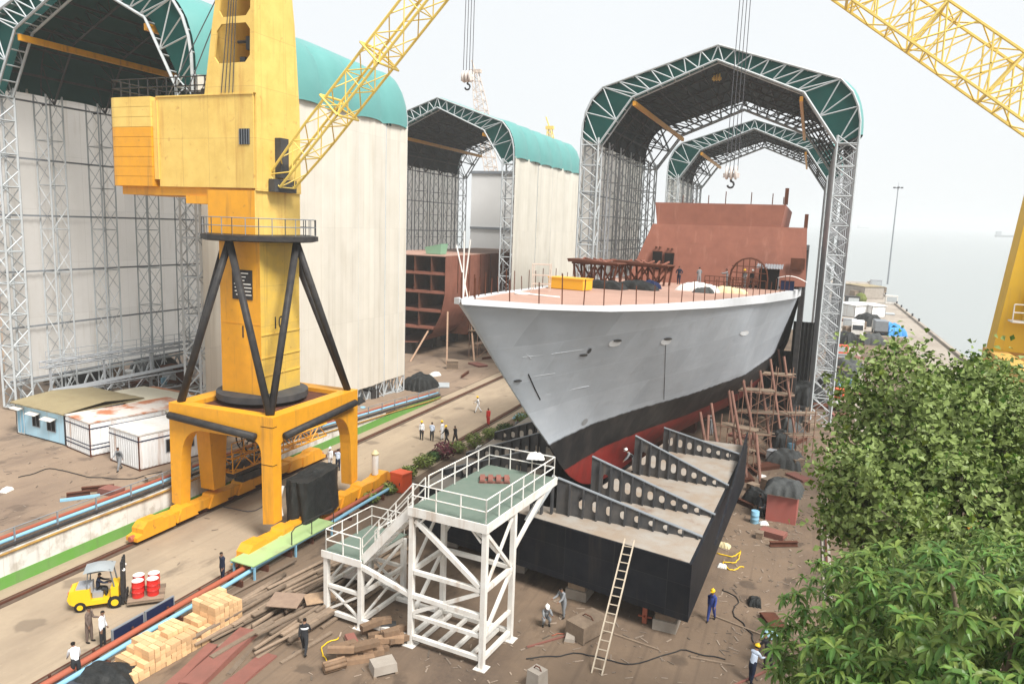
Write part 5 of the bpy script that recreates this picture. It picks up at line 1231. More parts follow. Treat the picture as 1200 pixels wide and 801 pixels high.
cabin('site_cabin', 'light blue site cabin with khaki roof, door and two barred windows', (-58.7, 40.5), (-52.3, 39.8), 6.4, 2.55, M['cabinblue'], M['khaki'], over=.3, slope=.35, opens=(('door', 'f', .04, .17, .15, 2.1), ('window', 'f', .36, .50, 1.0, 1.95), ('window', 'f', .66, .82, .95, 1.8)))
cabin('container_cabin', 'white ribbed container with a rust stained roof beside the blue cabin', (-51.9, 39.6), (-48.3, 38.7), 8.2, 2.55, M['contwhite'], M['rustroof'], True, .05, 0, stripe=2, opens=(('window', 's', .22, .42, 1.1, 2.0),))
cabin('container_cabin', 'white ribbed container with clean roof and one dark window by the crane', (-46.4, 38.8), (-42.7, 38.0), 6.8, 2.55, M['contwhite'], mat('pale_roof', (.70, .69, .66), .6, (.52, .45, .38), 1.0, .5), True, .05, 0, stripe=1, opens=(('window', 's', .3, .62, .95, 1.85),))
q0, q1 = gz(114, 463, 4.5), gz(199, 478, 4.5)
cabin('store_shed', 'low store with cream sheet roof and red wall behind the containers', (q0.x, q0.y), (q1.x + 1, q1.y - .4), 4.5, 2.4, M['hutred'], M['creamroof'], False, .3, .1)
cabin('store_shed', 'small orange and brown roofed store behind the rusty roofed container', (-56.5, 49), (-51.5, 48.6), 3, 1.9, M['hutred'], mat('orange_sheet', (.5, .2, .08), .7, (.4, .15, .07), 2, .6), False, .2, .0)

# ------------------------------------------------------------------ walkway girder and clutter at the foot of the big shed
mb = MB(); lattice(mb, (-62.5, 47, 3.0), (-62.5, 76, 2.0), (1, 0, 0), 1.2, (0, 0, 1), 1.6, 16, .09, .06); mb.bx(-63.1, -61.9, 47, 76, 3.75, 3.8)
tag(mb.build('walkway_girder', M['galvmid']), 'grey lattice walkway girder along the foot of the big shed wall', 'walkway')
mb = MB(); lattice(mb, (-63.5, 46.5, 6.1), (-63.5, 76, 5.6), (1, 0, 0), .8, (0, 0, 1), .5, 14, .07, .04)
for i in range(6): y = 47 + i * 5.6; mb.beam((-63.2, y, 2), (-63.2, y, 6), .15)
railing(mb, [(-63, 46.5, 6.3), (-63, 76, 5.8)], 1.1, .03, 1.6); tag(mb.build('upper_walkway', M['galvmid']), 'grey railed upper walkway on posts along the big shed wall', 'walkway')
rj = random.Random(21)
JM = [('crate', 'weathered timber crate', 'wood'), ('drum', 'dull blue drum', 'blue'), ('steel_offcut', 'rusty steel offcut', 'rustdark'), ('plate_stack', 'red oxide plate stack', 'redplate'), ('tarp_heap', 'black tarpaulin heap', 'tarp'), ('steel_box', 'grey steel box', 'galvdark'), ('white_sack', 'white sack', 'whitetarp')]
def junk(kind, loc, label, s=1.0, group=None, m=None):
    if kind == 'crate':
        t = thing('crate', label, 'crate', loc, rj.uniform(0, 3), group); a, b_, h = s * rj.uniform(.8, 1.2), s * rj.uniform(.6, .9), s * rj.uniform(.6, .9)
        mb = MB()
        for i in range(5):
            z = i * h / 5; mb.bx(-a / 2, a / 2, -b_ / 2, -b_ / 2 + .03, z, z + h / 5 - .03); mb.bx(-a / 2, a / 2, b_ / 2 - .03, b_ / 2, z, z + h / 5 - .03); mb.bx(-a / 2, -a / 2 + .03, -b_ / 2 + .031, b_ / 2 - .031, z, z + h / 5 - .03); mb.bx(a / 2 - .03, a / 2, -b_ / 2 + .031, b_ / 2 - .031, z, z + h / 5 - .03)
        mb.build('side_slats', m or M['wood'], t); mb = MB(); mb.bx(-a / 2 - .02, a / 2 + .02, -b_ / 2 - .02, b_ / 2 + .02, h, h + .04); mb.build('lid', m or M['wood'], t); return t
    if kind == 'drum':
        mb = MB(); mb.lathe([(.28, 0), (.285, .28), (.3, .3), (.285, .32), (.285, .56), (.3, .58), (.285, .6), (.285, .86), (.27, .88)], 16); o = mb.build('oil_drum', m or M['blue'], None, True)
    elif kind == 'steel_offcut':
        mb = MB(); L = s * rj.uniform(1.2, 2.6); mb.beam((-L / 2, 0, .06), (L / 2, 0, .06), .25, .03); mb.beam((-L / 2, 0, .2), (L / 2, 0, .2), .03, .26); mb.beam((-L / 2, 0, .34), (L / 2, 0, .34), .25, .03); o = mb.build('steel_beam', m or M['rustdark'])
    elif kind == 'plate_stack':
        mb = MB()
        for i in range(rj.randint(3, 6)): d = rj.uniform(-.1, .1); mb.bx(-.9 * s + d, .9 * s + d, -.5 * s, .5 * s, i * .07, i * .07 + .05)
        o = mb.build('plate_stack', m or M['redplate'])
    elif kind == 'tarp_heap': return drape('tarp_heap', 2.0 * s, 1.5 * s, 1.0 * s, m or M['tarp'], rj.randint(0, 999), label, 'tarpaulin', loc, rj.uniform(0, 3), group)
    elif kind == 'steel_box':
        t = thing('steel_box', label, 'box', loc, rj.uniform(-.4, .4), group)
        mb = MB(); mb.bx(-.6 * s, .6 * s, -.4 * s, .4 * s, .1, .9 * s); mb.bx(-.62 * s, .62 * s, -.42 * s, .42 * s, .9 * s, .95 * s); mb.build('case', m or M['galvdark'], t); mb = MB(); mb.bx(-.5 * s, .5 * s, -.3 * s, .3 * s, 0, .1); mb.build('base', M['black'], t)
        mb = MB(); mb.bx(-.5 * s, .5 * s, -.412 * s, -.401 * s, .25 * s, .8 * s); mb.build('door', M['galv'], t); return t
    else: return drape('sack', .9 * s, .6 * s, .35 * s, m or M['whitetarp'], rj.randint(0, 999), label, 'sack', loc, rj.uniform(0, 3), group)
    o.location = loc; o.rotation_euler = (0, 0, rj.uniform(0, 3)); tag(o, label, {'drum': 'drum', 'steel_offcut': 'steel beam', 'plate_stack': 'plates'}[kind], group); return o
def jpx(kind, px, py, label, s=1.0, m=None, z=0.0, group=None): return junk(kind, gz(px, py, z), label, s, group, M[m] if m else None)
# right-hand quay, along the shed leg and towards the pier
for k, px, py, lb, s, m in (
  ('steel_box', 981, 466, 'orange red box beside the foot of the lattice leg, lower of two', 1.3, 'orangered'), ('steel_box', 986, 414, 'orange red box farther up the quay behind the lattice leg', 1.6, 'orangered'),
  ('tarp_heap', 994, 436, 'grey tarpaulin heap on the quay by the pale path', 2.2, 'greytarp'), ('tarp_heap', 990, 448, 'black tarpaulin heap between the two orange boxes', 1.8, 'tarp'), ('crate', 984, 440, 'timber crate squeezed between lattice leg and tarpaulin heaps', 1.6, None),
  ('drum', 998, 452, 'blue drum standing below the grey tarpaulin heap', 1, 'blue'), ('steel_offcut', 992, 470, 'rusty beam lying beside the lower orange box', 1.8, None), ('plate_stack', 1000, 462, 'red oxide plates at the edge of the pale path', 1.3, None),
  ('white_sack', 1003, 470, 'white sack lying by the path near the tree', 1.8, None), ('crate', 992, 482, 'timber crate just above the tree by the lattice leg', 1.5, None), ('steel_box', 987, 425, 'grey box stacked near the upper orange box', 1.5, None),
  ('tarp_heap', 990, 402, 'black tarpaulin heap beyond the upper orange box', 2.4, 'tarp'), ('crate', 995, 393, 'timber crate far along the quay near the trucks', 2.2, None), ('steel_offcut', 1001, 480, 'rusty beam on the earth close to the tree leaves', 1.6, None), ('drum', 983, 455, 'blue drum close behind the lattice leg', 1.0, None),
  ('white_sack', 985, 474, 'white sack beside the lattice leg foot', 1.6, None), ('plate_stack', 983, 486, 'red plates at the lattice leg foot', 1.2, None),
  ('tarp_heap', 920, 545, 'grey tarpaulin stack on the earth behind the red hut', 1.5, 'greytarp'), ('tarp_heap', 914, 520, 'black tarpaulin stack between shore poles and grey stack', 1.5, 'tarp'), ('tarp_heap', 922, 505, 'grey tarpaulin stack at the lattice leg foot', 1.5, 'greytarp'),
  ('tarp_heap', 888, 588, 'small black tarpaulin hanging in a heap beside the red hut door', 1.1, 'tarp'), ('white_sack', 895, 614, 'white bucket sized sack by the red hut corner', .7, None), ('plate_stack', 905, 628, 'broken red plates on the earth below the red hut', .9, None), ('crate', 890, 630, 'flat timber crate among red plates below the hut', .6, None), ('steel_offcut', 918, 640, 'rusty beam offcut among plates by the tree', .8, None),
  ('white_sack', 848, 640, 'pale yellow sack leaning by the pontoon side', .9, 'creamtarp'), ('white_sack', 846, 664, 'small white sack lying on the earth beside the pontoon corner', .6, None), ('tarp_heap', 884, 707, 'small black heap alone on the open earth', .45, 'tarp'), ('plate_stack', 905, 730, 'rusty plate lying beside the mango tree', .8, 'rustdark')):
    jpx(k, px, py, lb, s, m)
for k, px, py, lb, s, m in (('tarp_heap', 100, 452, 'black tarpaulin heap under the walkway girder of the big shed', 2.4, 'tarp'), ('steel_box', 80, 442, 'grey steel box on the walkway foot of the big shed', 1.8, 'galvmid'), ('crate', 62, 446, 'tan timber crate beside the grey box by the big shed wall', 1.8, None), ('plate_stack', 150, 446, 'rust red plates stacked at the big shed wall foot', 2.2, 'rustdark'), ('steel_offcut', 168, 450, 'rusty beam at the big shed wall foot', 2.4, None), ('tarp_heap', 182, 440, 'dark tarpaulin heap in the far corner of the big shed', 2.6, 'tarp'), ('crate', 130, 444, 'brown timber crate by the rust red plates in the big shed', 1.9, None), ('white_sack', 155, 440, 'pale sacks beside the dark heap in the big shed', 2.4, None), ('steel_box', 205, 448, 'red brown steel box near the crane in the big shed mouth', 2.0, 'rustdark'), ('plate_stack', 45, 470, 'pale plates behind the blue cabin', 1.8, 'galvmid'), ('steel_offcut', 225, 450, 'rusty beam behind the yellow crane leg in the shed mouth', 2.4, None), ('drum', 192, 452, 'blue drum beside the red brown steel box in the shed mouth', 1.2, 'blue')):
    jpx(k, px, py, lb, s, m, 1.7)
for (x0, x1, y, zt_, lb) in ((-7.5, -1.0, 88, 7.2, 'added black sheet standing in for deep shade under the warship hull beyond the shore poles'), (-1.2, 1.2, 98, 9.5, 'added black sheet standing in for shade between hull and lattice legs')):
    mb = MB(); mb.grid(lambda u, v: (x0 + (x1 - x0) * u, y + .18 * math.sin(u * 34) * (1 - v * .6), .15 + zt_ * v), 60, 6); tag(mb.build('shade_sheet', M['tarp'], None, 'all'), lb, 'cloth')  # black sheets added to darken the area under the hull, as its shade
for k, px, py, lb, s, m in (('tarp_heap', 905, 492, 'black tarpaulin heap deep in the shade under the hull', 2.6, 'tarp'), ('crate', 890, 500, 'timber crate in the shade behind the shore poles', 1.5, None), ('steel_box', 930, 492, 'dark steel box beside the foot of the lattice leg', 1.7, 'black'), ('plate_stack', 870, 512, 'red plates among the shore pole feet', 1.4, None), ('crate', 850, 530, 'timber crate by the plank staging', 1.1, None), ('steel_offcut', 880, 530, 'rusty beam on the earth between shore poles and pontoon', 1.5, None), ('tarp_heap', 941, 470, 'black tarpaulin heap behind the lattice leg under the hull', 2.6, 'tarp')):
    jpx(k, px, py, lb, s, m)
th = gz(914, 612); t = thing('tool_hut', 'faded red hut with cream band under a grey tarpaulin roof', 'hut', th, -.06)
mb = MB(); mb.bx(-1.0, 1.0, 0, 2.0, 0, 1.9); mb.build('wall', M['hutred'], t)
mb = MB(); mb.bx(-1.02, 1.02, -.02, 2.02, 1.9, 2.25); mb.build('band', mat('cream_band', (.66, .56, .46), .7), t)
drape('tarpaulin', 2.5, 2.5, .95, M['greytarp'], 8, None, None, (0, 1.0, 2.02), 0, None, t, 2)
o = drape('cloth', .8, .6, .3, M['cabinblue'], 4, 'pale blue cloth hanging at the edge of the mango tree', 'cloth', gz(903, 745, .9)); 
t = thing('trestle', 'low timber trestle under the pale blue cloth', 'trestle', gz(903, 745, .9) - V((0, 0, .9)))
mb = MB(); mb.bx(-.4, .4, -.3, .3, .82, .9)
for x in (-.3, .3):
    for y in (-.22, .22): mb.beam((x * 1.2, y * 1.2, 0), (x, y, .82), .07)
mb.build('frame', M['wood'], t)
PIERJ = (('crate', 931, 548, 'timber crate beside the grey tarpaulin stack behind the hut', 1.2, None), ('steel_box', 908, 541, 'grey box in front of the tarpaulin stacks', 1.1, 'galvmid'), ('plate_stack', 897, 548, 'rusty plates on the earth before the tarpaulin stacks', 1.2, 'rustdark'), ('crate', 882, 575, 'open timber crate on the earth beside the pontoon', .8, None), ('drum', 926, 530, 'dull blue drum among the tarpaulin stacks', 1, 'blue'), ('steel_offcut', 868, 590, 'rusty beam close along the pontoon side', 1.1, None), ('white_sack', 893, 560, 'pale sack on the earth between pontoon and hut', .9, None), ('plate_stack', 936, 560, 'red plates under the tree edge behind the hut', 1.1, None),
 ('crate', 1008, 385, 'timber crate in front of the white truck', 2.4, None), ('tarp_heap', 1016, 381, 'black tarpaulin heap between the two white pier sheds', 3, 'tarp'), ('steel_box', 995, 384, 'grey steel box left of the white truck', 2.2, 'galvmid'), ('plate_stack', 991, 376, 'rusty plates left of the white pier sheds', 2.8, 'rustdark'), ('drum', 997, 402, 'blue drum on the quay short of the white truck', 1.4, 'blue'), ('crate', 1018, 398, 'timber crate on the quay right of the white truck', 2.0, None),
 ('steel_offcut', 1010, 404, 'rusty beam across the quay below the white truck', 3, None), ('tarp_heap', 1022, 403, 'grey tarpaulin heap left of the blue tarpaulin', 2.2, 'greytarp'), ('white_sack', 1012, 396, 'white sacks beside the white truck wheels', 2.4, None), ('steel_box', 998, 358, 'dark steel box at the left edge of the pier', 3, 'black'), ('crate', 1003, 349, 'timber crate far out at the left edge of the pier', 3, None), ('plate_stack', 1042, 368, 'pale plates right of the twin pier sheds', 2.6, 'galv'),
 ('steel_box', 1044, 356, 'white steel box on the pier beside the rail line', 2.8, 'white'), ('tarp_heap', 1000, 342, 'black heap at the far left corner of the pier', 3.4, 'tarp'), ('crate', 1034, 343, 'timber crate by the lighting mast foot', 3, None), ('steel_box', 1026, 337, 'grey box at the far end of the pier', 3.5, 'galvmid'), ('steel_offcut', 988, 392, 'rusty beam on end of the cluttered quay strip', 3, None), ('plate_stack', 1003, 420, 'red plates on the quay between grey heap and crate', 1.8, None), ('drum', 1001, 428, 'dull blue drum between quay clutter and the tree top', 1.2, 'blue'), ('crate', 985, 398, 'dark timber crate close behind the lattice column', 2.0, None), ('white_sack', 1000, 436, 'pale sack on the pale path beside the grey heap', 1.6, None), ('steel_box', 978, 432, 'rust coloured box squeezed behind the lattice column', 1.8, 'rustdark'), ('tarp_heap', 976, 452, 'black heap directly behind the lattice column foot', 2.0, 'tarp'),
 ('plate_stack', 968, 478, 'rusty plates in front of the lattice column foot', 1.6, 'rustdark'), ('crate', 950, 505, 'weathered crate between lattice column and tarpaulin stacks', 1.4, None), ('steel_offcut', 935, 520, 'rusty beam in front of the tarpaulin stacks', 1.8, None), ('crate', 902, 575, 'dark timber crate behind the red hut', 1.2, None), ('drum', 884, 612, 'blue drum near the person by the red hut', .9, 'blue'), ('plate_stack', 872, 560, 'rusty plates lying by the pontoon far corner', 1.2, 'rustdark'), ('steel_offcut', 880, 552, 'rusty beam by the pontoon far corner', 1.2, None))
for k, px, py, lb, s, m in PIERJ: jpx(k, px, py, lb, s, m)
# pier: trucks, sheds, lamp mast
def truck(px, py, label, bodym, rz, s=1.0):
    t = thing('truck', label, 'truck', gz(px, py), rz)
    mb = MB(); mb.bx(-1.2, 1.2, -3.2, 1.6, .9, 3.0); mb.build('cargo_box', bodym, t); mb = MB(); mb.prism([(1.75, .6), (1.75, 2.6), (2.6, 2.6), (3.2, 1.6), (3.3, .6)], 'x', -1.15, 1.15); cb = mb.build('cab', M['white'], t)
    mb = MB(); mb.frustum([(-1, 3.26, 1.55), (1, 3.26, 1.55), (1, 3.1, 1.5), (-1, 3.1, 1.5)], [(-1, 2.72, 2.45), (1, 2.72, 2.45), (1, 2.6, 2.4), (-1, 2.6, 2.4)]); mb.build('windscreen', M['glass'], cb)
    mb = MB(); mb.bx(-.9, .9, -3.1, 3.0, .55, .9); mb.build('chassis', M['black'], t)
    for y in (-2.2, -1.2, 2.3):
        for x in (-1.05, 1.05): mb = MB(); mb.lathe([(.35, -.14), (.48, -.1), (.48, .1), (.35, .14)], 14, (x, y, .48), 'x'); mb.build('wheel', M['rubber'], t, True)
truck(1004, 393, 'white truck parked at the near end of the pier beside dark crates', M['contwhite'], 3.1)
truck(1030, 391, 'grey box truck beside the blue tarpaulin on the pier', M['galvdark'], .05)
o = junk('tarp_heap', gz(1046, 392), 'bright blue tarpaulin heap on the pier beside the grey truck', 2.6, None, M['bluetarp'])
cabin('pier_shed', 'low white shed on the pier left of its twin', tuple(gz(1001, 372))[:2], tuple(gz(1016, 371))[:2], 9, 3, M['contwhite'], mat('pale_roof2', (.74, .74, .72), .6), False, .3, .3, 0)
cabin('pier_shed', 'low white shed on the pier beside the rail line', tuple(gz(1021, 372))[:2], tuple(gz(1037, 372))[:2], 10, 3, M['contwhite'], MATS['pale_roof2'], False, .3, .3, 0)
cabin('pier_shed', 'long low shed with tan roof far out on the pier', tuple(gz(1012, 350))[:2], tuple(gz(1035, 350))[:2], 14, 4, M['concrete'], M['khaki'], False, .3, .3, 0)
mb = MB(); mb.lathe([(1.6, 0), (1.9, 1.2), (1.2, 2.6), (.2, 3)], 10); o = mb.build('bush', mat('pier_bush', (.10, .14, .03), .9, (.2, .2, .05), 3, .6)); place(o, gz(1008, 354)); tag(o, 'yellow green bush beside the tan roofed shed on the pier', 'bush')
mb = MB()
for i in range(14): mb.bx(25.7, 26.1, 205 + i * 13, 205.5 + i * 13, .5, 1.2)
tag(mb.build('pier_bollard_row', M['darkgrey']), 'row of dark fenders along the outer pier edge', 'fender', kind='stuff')
lp = V((33.2 - 5, 381, 0)); lp = gz(1040, 333); t = thing('light_mast', 'tall slim lighting mast at the end of the pier', 'light mast', (lp.x, lp.y, 0)); pt_ = gy(1052, 218, lp.y)
mb = MB(); mb.tube((0, 0, 0), (0, 0, pt_.z), .4, 8, .18); mb.build('pole', M['galvdark'], t)
mb = MB(); mb.lathe([(1.2, pt_.z - .8), (1.2, pt_.z - .6)], 10); mb.tube((0, 0, pt_.z), (0, 0, pt_.z + 1.6), .06, 5); mb.build('head_frame', M['galvdark'], t)
for a in range(4): mb = MB(); x, y = 1.5 * math.cos(a * PI / 2), 1.5 * math.sin(a * PI / 2); mb.bx(x - .5, x + .5, y - .3, y + .3, pt_.z - 1, pt_.z - .4); mb.build('floodlight', M['darkgrey'], t)
# ships out at sea
def farship(px, py, ln, label):
    d = ray(px, py); k = 1.0
    while (CAMLOC + d * k).z > sea_z((CAMLOC + d * k).y) and k < 4000: k += 2
    p = CAMLOC + d * k; t = thing('cargo_ship', label, 'ship', (p.x, p.y, sea_z(p.y)), .1)
    mb = MB(); mb.prism([(-ln / 2, 5), (ln / 2, 6), (ln / 2 - 5, -1), (-ln / 2 + 3, -1)], 'y', -8, 8); mb.build('hull', M['darkgrey'], t); mb = MB(); mb.bx(-ln / 2 + 3, -ln / 2 + 14, -7, 7, 5, 16); mb.build('superstructure', M['galvdark'], t)
farship(1011, 267, 60, 'faint grey ship on the hazy sea near the lamp mast'); farship(1182, 278, 70, 'faint dark ship on the horizon beside the yellow crane leg')
# ------------------------------------------------------------------ timber, pipes and plates by the road edge
rt = random.Random(5)
def tube_obj(name, pts, r, m, label, cat, group=None):
    mb = MB(); mb.path(pts, r, 8); return tag(mb.build(name, m, None, 'all'), label, cat, group)
tube_obj('pipe', [(-27.95 + .03 * math.sin(i), 17 + i * 1.9, .55) for i in range(17)], .15, M['pipered'], 'rust red pipe running along the road edge past the block stack', 'pipe', 'pipes along the road edge')
tube_obj('pipe', [(-27.45 + .03 * math.sin(i * 1.3), 17 + i * 1.9, .5) for i in range(17)], .12, M['blue'], 'light blue pipe running along the road edge beside the red one', 'pipe', 'pipes along the road edge')
for i in range(15):
    y = 18 + i * 2.1; mb = MB(); mb.bx(-28.2, -27.2, y - .06, y + .06, 0.005, .37); mb.bx(-28.2, -28.14, y - .05, y + .05, .37, .7)
    tag(mb.build('pipe_support', M['rustdark']), 'low rusty support under the red and blue road edge pipes', 'pipe support', 'supports under the road edge pipes')
# pale blocks
bm_ = MB(); bm_.bx(-.265, .265, -.125, .125, 0, .212)
blk = bm_.build('timber_block', M['newwood'])
tag(blk, 'pale timber block in the tall block stack beside the pipes', 'timber block', 'pale timber blocks in the stack')
hts = [[2, 3, 3, 4, 5, 5, 5, 4, 4, 5, 5, 5, 3, 3, 4, 4, 7, 7, 7, 7, 7, 7], [2, 3, 3, 5, 5, 5, 4, 4, 5, 5, 5, 5, 3, 3, 4, 4, 7, 7, 7, 7, 7, 6], [2, 2, 3, 5, 5, 5, 4, 4, 4, 4, 4, 4, 2, 3, 3, 3, 7, 7, 7, 7, 6, 6]]
first = True
BR = R(8)
for cxi in range(3):
    for ri in range(22):
        for l in range(hts[cxi][ri]):
            x = (cxi - 1) * .56 + rt.uniform(-.02, .02); y = ri * .265 + rt.uniform(-.01, .01)
            if l == 0: z = 0
            wx = -26.15 + x * math.cos(BR) - y * math.sin(BR) * -1 * .0 + y * math.sin(BR) * .9; wy = 22.0 + y * 1.0 * math.cos(BR) * 1.02 + x * -math.sin(BR)
            o = blk if first else blk.copy()
            if not first: COL.objects.link(o)
            first = False
            place(o, (wx, wy, .01 + l * .219), -BR + rt.uniform(-.025, .025))
# lumber pile
pm = MB(); pm.bx(-.11, .11, -2.2, 2.2, 0, .07); pln = pm.build('plank', M['wood']); tag(pln, 'weathered plank in the lumber spread beside the white access platform', 'plank', 'planks in the lumber spread')
pm = MB(); pm.tube((0, -2.6, .09), (0, 2.6, .09), .09, 7); pol = pm.build('round_pole', M['wood'], None, 'all'); tag(pol, 'weathered round pole in the lumber spread beside the white access platform', 'pole', 'poles in the lumber spread')
first = [True, True]
LC = [gz(300, 722), gz(345, 690), gz(395, 672), gz(430, 650), gz(360, 730), gz(400, 705), gz(330, 700), gz(450, 640)]
for i in range(150):
    k = 0 if rt.random() < .62 else 1; src = (pln, pol)[k]
    o = src if first[k] else src.copy()
    if not first[k]: COL.objects.link(o)
    first[k] = False
    c = LC[i % 8]; q = (rt.gauss(0, .8), rt.gauss(0, 1.2))
    place(o, (c.x + q[0], c.y + q[1], .03 + .62 * rt.random() * max(.1, 1 - abs(q[0]) / 2)), R(-9) + rt.gauss(0, .055)); o.rotation_euler[0] = rt.uniform(-.03, .05)
    o.scale = (rt.uniform(.6, 1.3), rt.uniform(.5, 1.2), rt.uniform(.8, 1.5))
for px, py, w_, d, a, lb, m in ((335, 703, 1.6, 1.3, .3, 'loose brown board lying on top of the lumber spread', 'wood'), (375, 700, 1.5, 1.0, .8, 'tilted tan board on the lumber spread near the platform', 'newwood'), (420, 672, 1.8, 1.2, .1, 'grey board on the lumber spread beside the white platform leg', 'plate')):
    mb = MB(); mb.bx(-w_ / 2, w_ / 2, -d / 2, d / 2, 0, .04); o = mb.build('loose_board', mat('board_' + m, {'wood': (.30, .21, .15), 'newwood': (.40, .27, .16), 'plate': (.30, .27, .24)}[m], .8, (.22, .15, .11), 3, .6)); place(o, gz(px, py, .8), a); o.rotation_euler[0] = .08; tag(o, lb, 'board')
def slab(px0, py0, px1, py1, w_, h, label, m, name='steel_plate', z=0, cat='steel plate', group=None):
    a, b_ = gz(px0, py0, z), gz(px1, py1, z); d = b_ - a; L = d.length; mb = MB()
    mb.grid(lambda u, v: (-w_ / 2 + w_ * u, L * v, h + .02 * math.sin(9 * v + 3 * u)), 3, 12); mb.bx(-w_ / 2, w_ / 2, 0, L, 0, h - .025)
    o = mb.build(name, M[m]); place(o, a, math.atan2(d.y, d.x) - PI / 2); return tag(o, label, cat, group)
slab(222, 808, 292, 742, .95, .28, 'long red oxide plate stack lying beside the pale timber blocks', 'redplate', 'plate_stack', 0, 'plates')
slab(190, 815, 250, 757, .5, .16, 'narrow red oxide strip between timber blocks and plate stack', 'redplate')
slab(262, 812, 316, 767, .8, .1, 'single red oxide plate in front of the longer plate stack', 'redplate')
slab(268, 792, 312, 742, .22, .12, 'long grey timber lying between the two red plates', 'wood', 'timber_beam', 0, 'timber')
slab(330, 735, 378, 690, .5, .08, 'reddish plank strip at the front of the lumber spread', 'redplate')
slab(420, 655, 395, 672, 1.5, .55, 'dark brown box of planks under the white lower deck edge', 'wood', 'plank_box', .0, 'box')
# navy panels, green ramp, orange-red box, dark tarpaulin
for px, py, lb in ((143, 750, 'navy blue panel standing by the rail, nearer the bottom edge'), (176, 727, 'navy blue panel standing by the rail, half behind the timber blocks')):
    p = gz(px, py); p.x = -28.35; t = thing('barrier_panel', lb, 'panel', p, R(0)); mb = MB(); mb.bx(-.04, .04, -.75, .95, .12, .95); mb.build('sheet', M['navy'], t); mb = MB()
    for y in (-.78, .95): mb.bx(-.05, .05, y, y + .06, 0, 1.0)
    mb.bx(-.05, .05, -.72, .95, .95, 1.0); mb.build('frame', M['galvdark'], t)
t = thing('steel_ramp', 'pale green flat platform on blue legs beside the crane wheels', 'platform', (-28.25, 31.4, 0), R(-3))
mb = MB(); mb.bx(-.55, 1.15, 0, 7.2, .86, .92); mb.build('deck', M['palegreen'], t)
mb = MB()
for x in (-.45, 1.05):
    for y in (.2, 3.6, 7.0): mb.beam((x, y, 0), (x, y, .86), .1)
    mb.bx(x - .05, x + .05, 0, 7.2, .76, .86)
mb.build('frame', M['blue'], t)
mb = MB(); mb.path([(1.1, 3.2, .92), (1.1, 3.2, 1.7), (1.1, 3.5, 1.9), (1.1, 7.1, 1.9), (1.1, 7.1, .92)], .035, 6); mb.tube((1.1, 5, .92), (1.1, 5, 1.9), .03, 6); mb.build('handrail', M['black'], t)
t = thing('control_box', 'orange red steel box standing at the road edge by green plants', 'box', gz(470, 574), R(-8)); t.location.z = 0
mb = MB(); mb.bx(-.55, .55, -.6, .6, .05, 1.35); mb.build('case', M['orangered'], t); mb = MB(); mb.prism([(-.62, 1.35), (.62, 1.35), (.62, 1.42), (-.62, 1.5)], 'x', -.6, .6); mb.build('lid', M['orangered'], t)
mb = MB(); mb.bx(-.45, .45, -.62, -.601, .2, 1.2); mb.mi = 1; mb.bx(.3, .36, -.65, -.621, .6, .8); mb.build('door', [M['orangered'], M['black']], t)
# black tarpaulin over a winch on the crane sill
t = thing('covered_winch', 'black tarpaulin shroud over a machine on the crane wheel beam', 'tarpaulin', (-29.0, 39.4, 1.25))
def shroud(a, b_):
    ang = a * 2 * PI; h = b_; sx_ = 1.0 + .12 * math.sin(6 * ang) * (1 - h) + .05 * math.sin(11 * ang + 3 * h); c, s = math.cos(ang), math.sin(ang)
    k = max(abs(c), abs(s)); r = 1 / k ** .8
    top = 2.35 + .12 * s
    return (1.0 * c * r * sx_ * (1 - .12 * h), 2.0 * s * r * sx_ * (1 - .06 * h), -.35 + (top + .35) * h)
mb = MB(); mb.grid(shroud, 60, 10); n0 = len(mb.v); mb.grid(lambda a, b_: (lambda p: (p[0] * (1 - b_), p[1] * (1 - b_), p[2] + .10 * b_ - .12 * math.sin(b_ * 3)))(shroud(a, 1.0)), 60, 4); mb.build('shroud', M['tarp'], t, 'all')
mb = MB(); mb.path([(-.9, -1.95, 1.9), (-1.0, -2.2, 1.0), (-.85, -2.15, 0)], .1, 6); mb.build('white_edge', M['whitetarp'], t)
mb = MB(); mb.bx(-.7, .7, -1.6, 1.6, -.3, .2); mb.build('base', M['orange'], t)
cy = thing('gas_cylinder', 'white cylinder with cream cap standing by the right crane leg', 'cylinder', gz(425, 557) + V((0, 0, 1.25)), 0); cy.location = (-28.9, 46.8, 1.25)
mb = MB(); mb.lathe([(.25, 0), (.25, 1.5), (.2, 1.65)], 14); mb.build('body', M['white'], cy, True); mb = MB(); mb.lathe([(.26, 1.5), (.3, 1.62), (.12, 1.85)], 14); mb.build('cap', M['creamtarp'], cy, True)
drape('tarp_heap', 2.6, 1.6, .8, M['tarp'], 31, 'crumpled black tarpaulin at the bottom edge beside the timber blocks', 'tarpaulin', gz(125, 798), .5)
drape('tarp_sheet', 2.4, 1.5, .5, mat('slate_sheet', (.055, .06, .075), .5), 32, 'slate grey sheet at the bottom edge in front of the bending person', 'tarpaulin', gz(84, 806), .3)
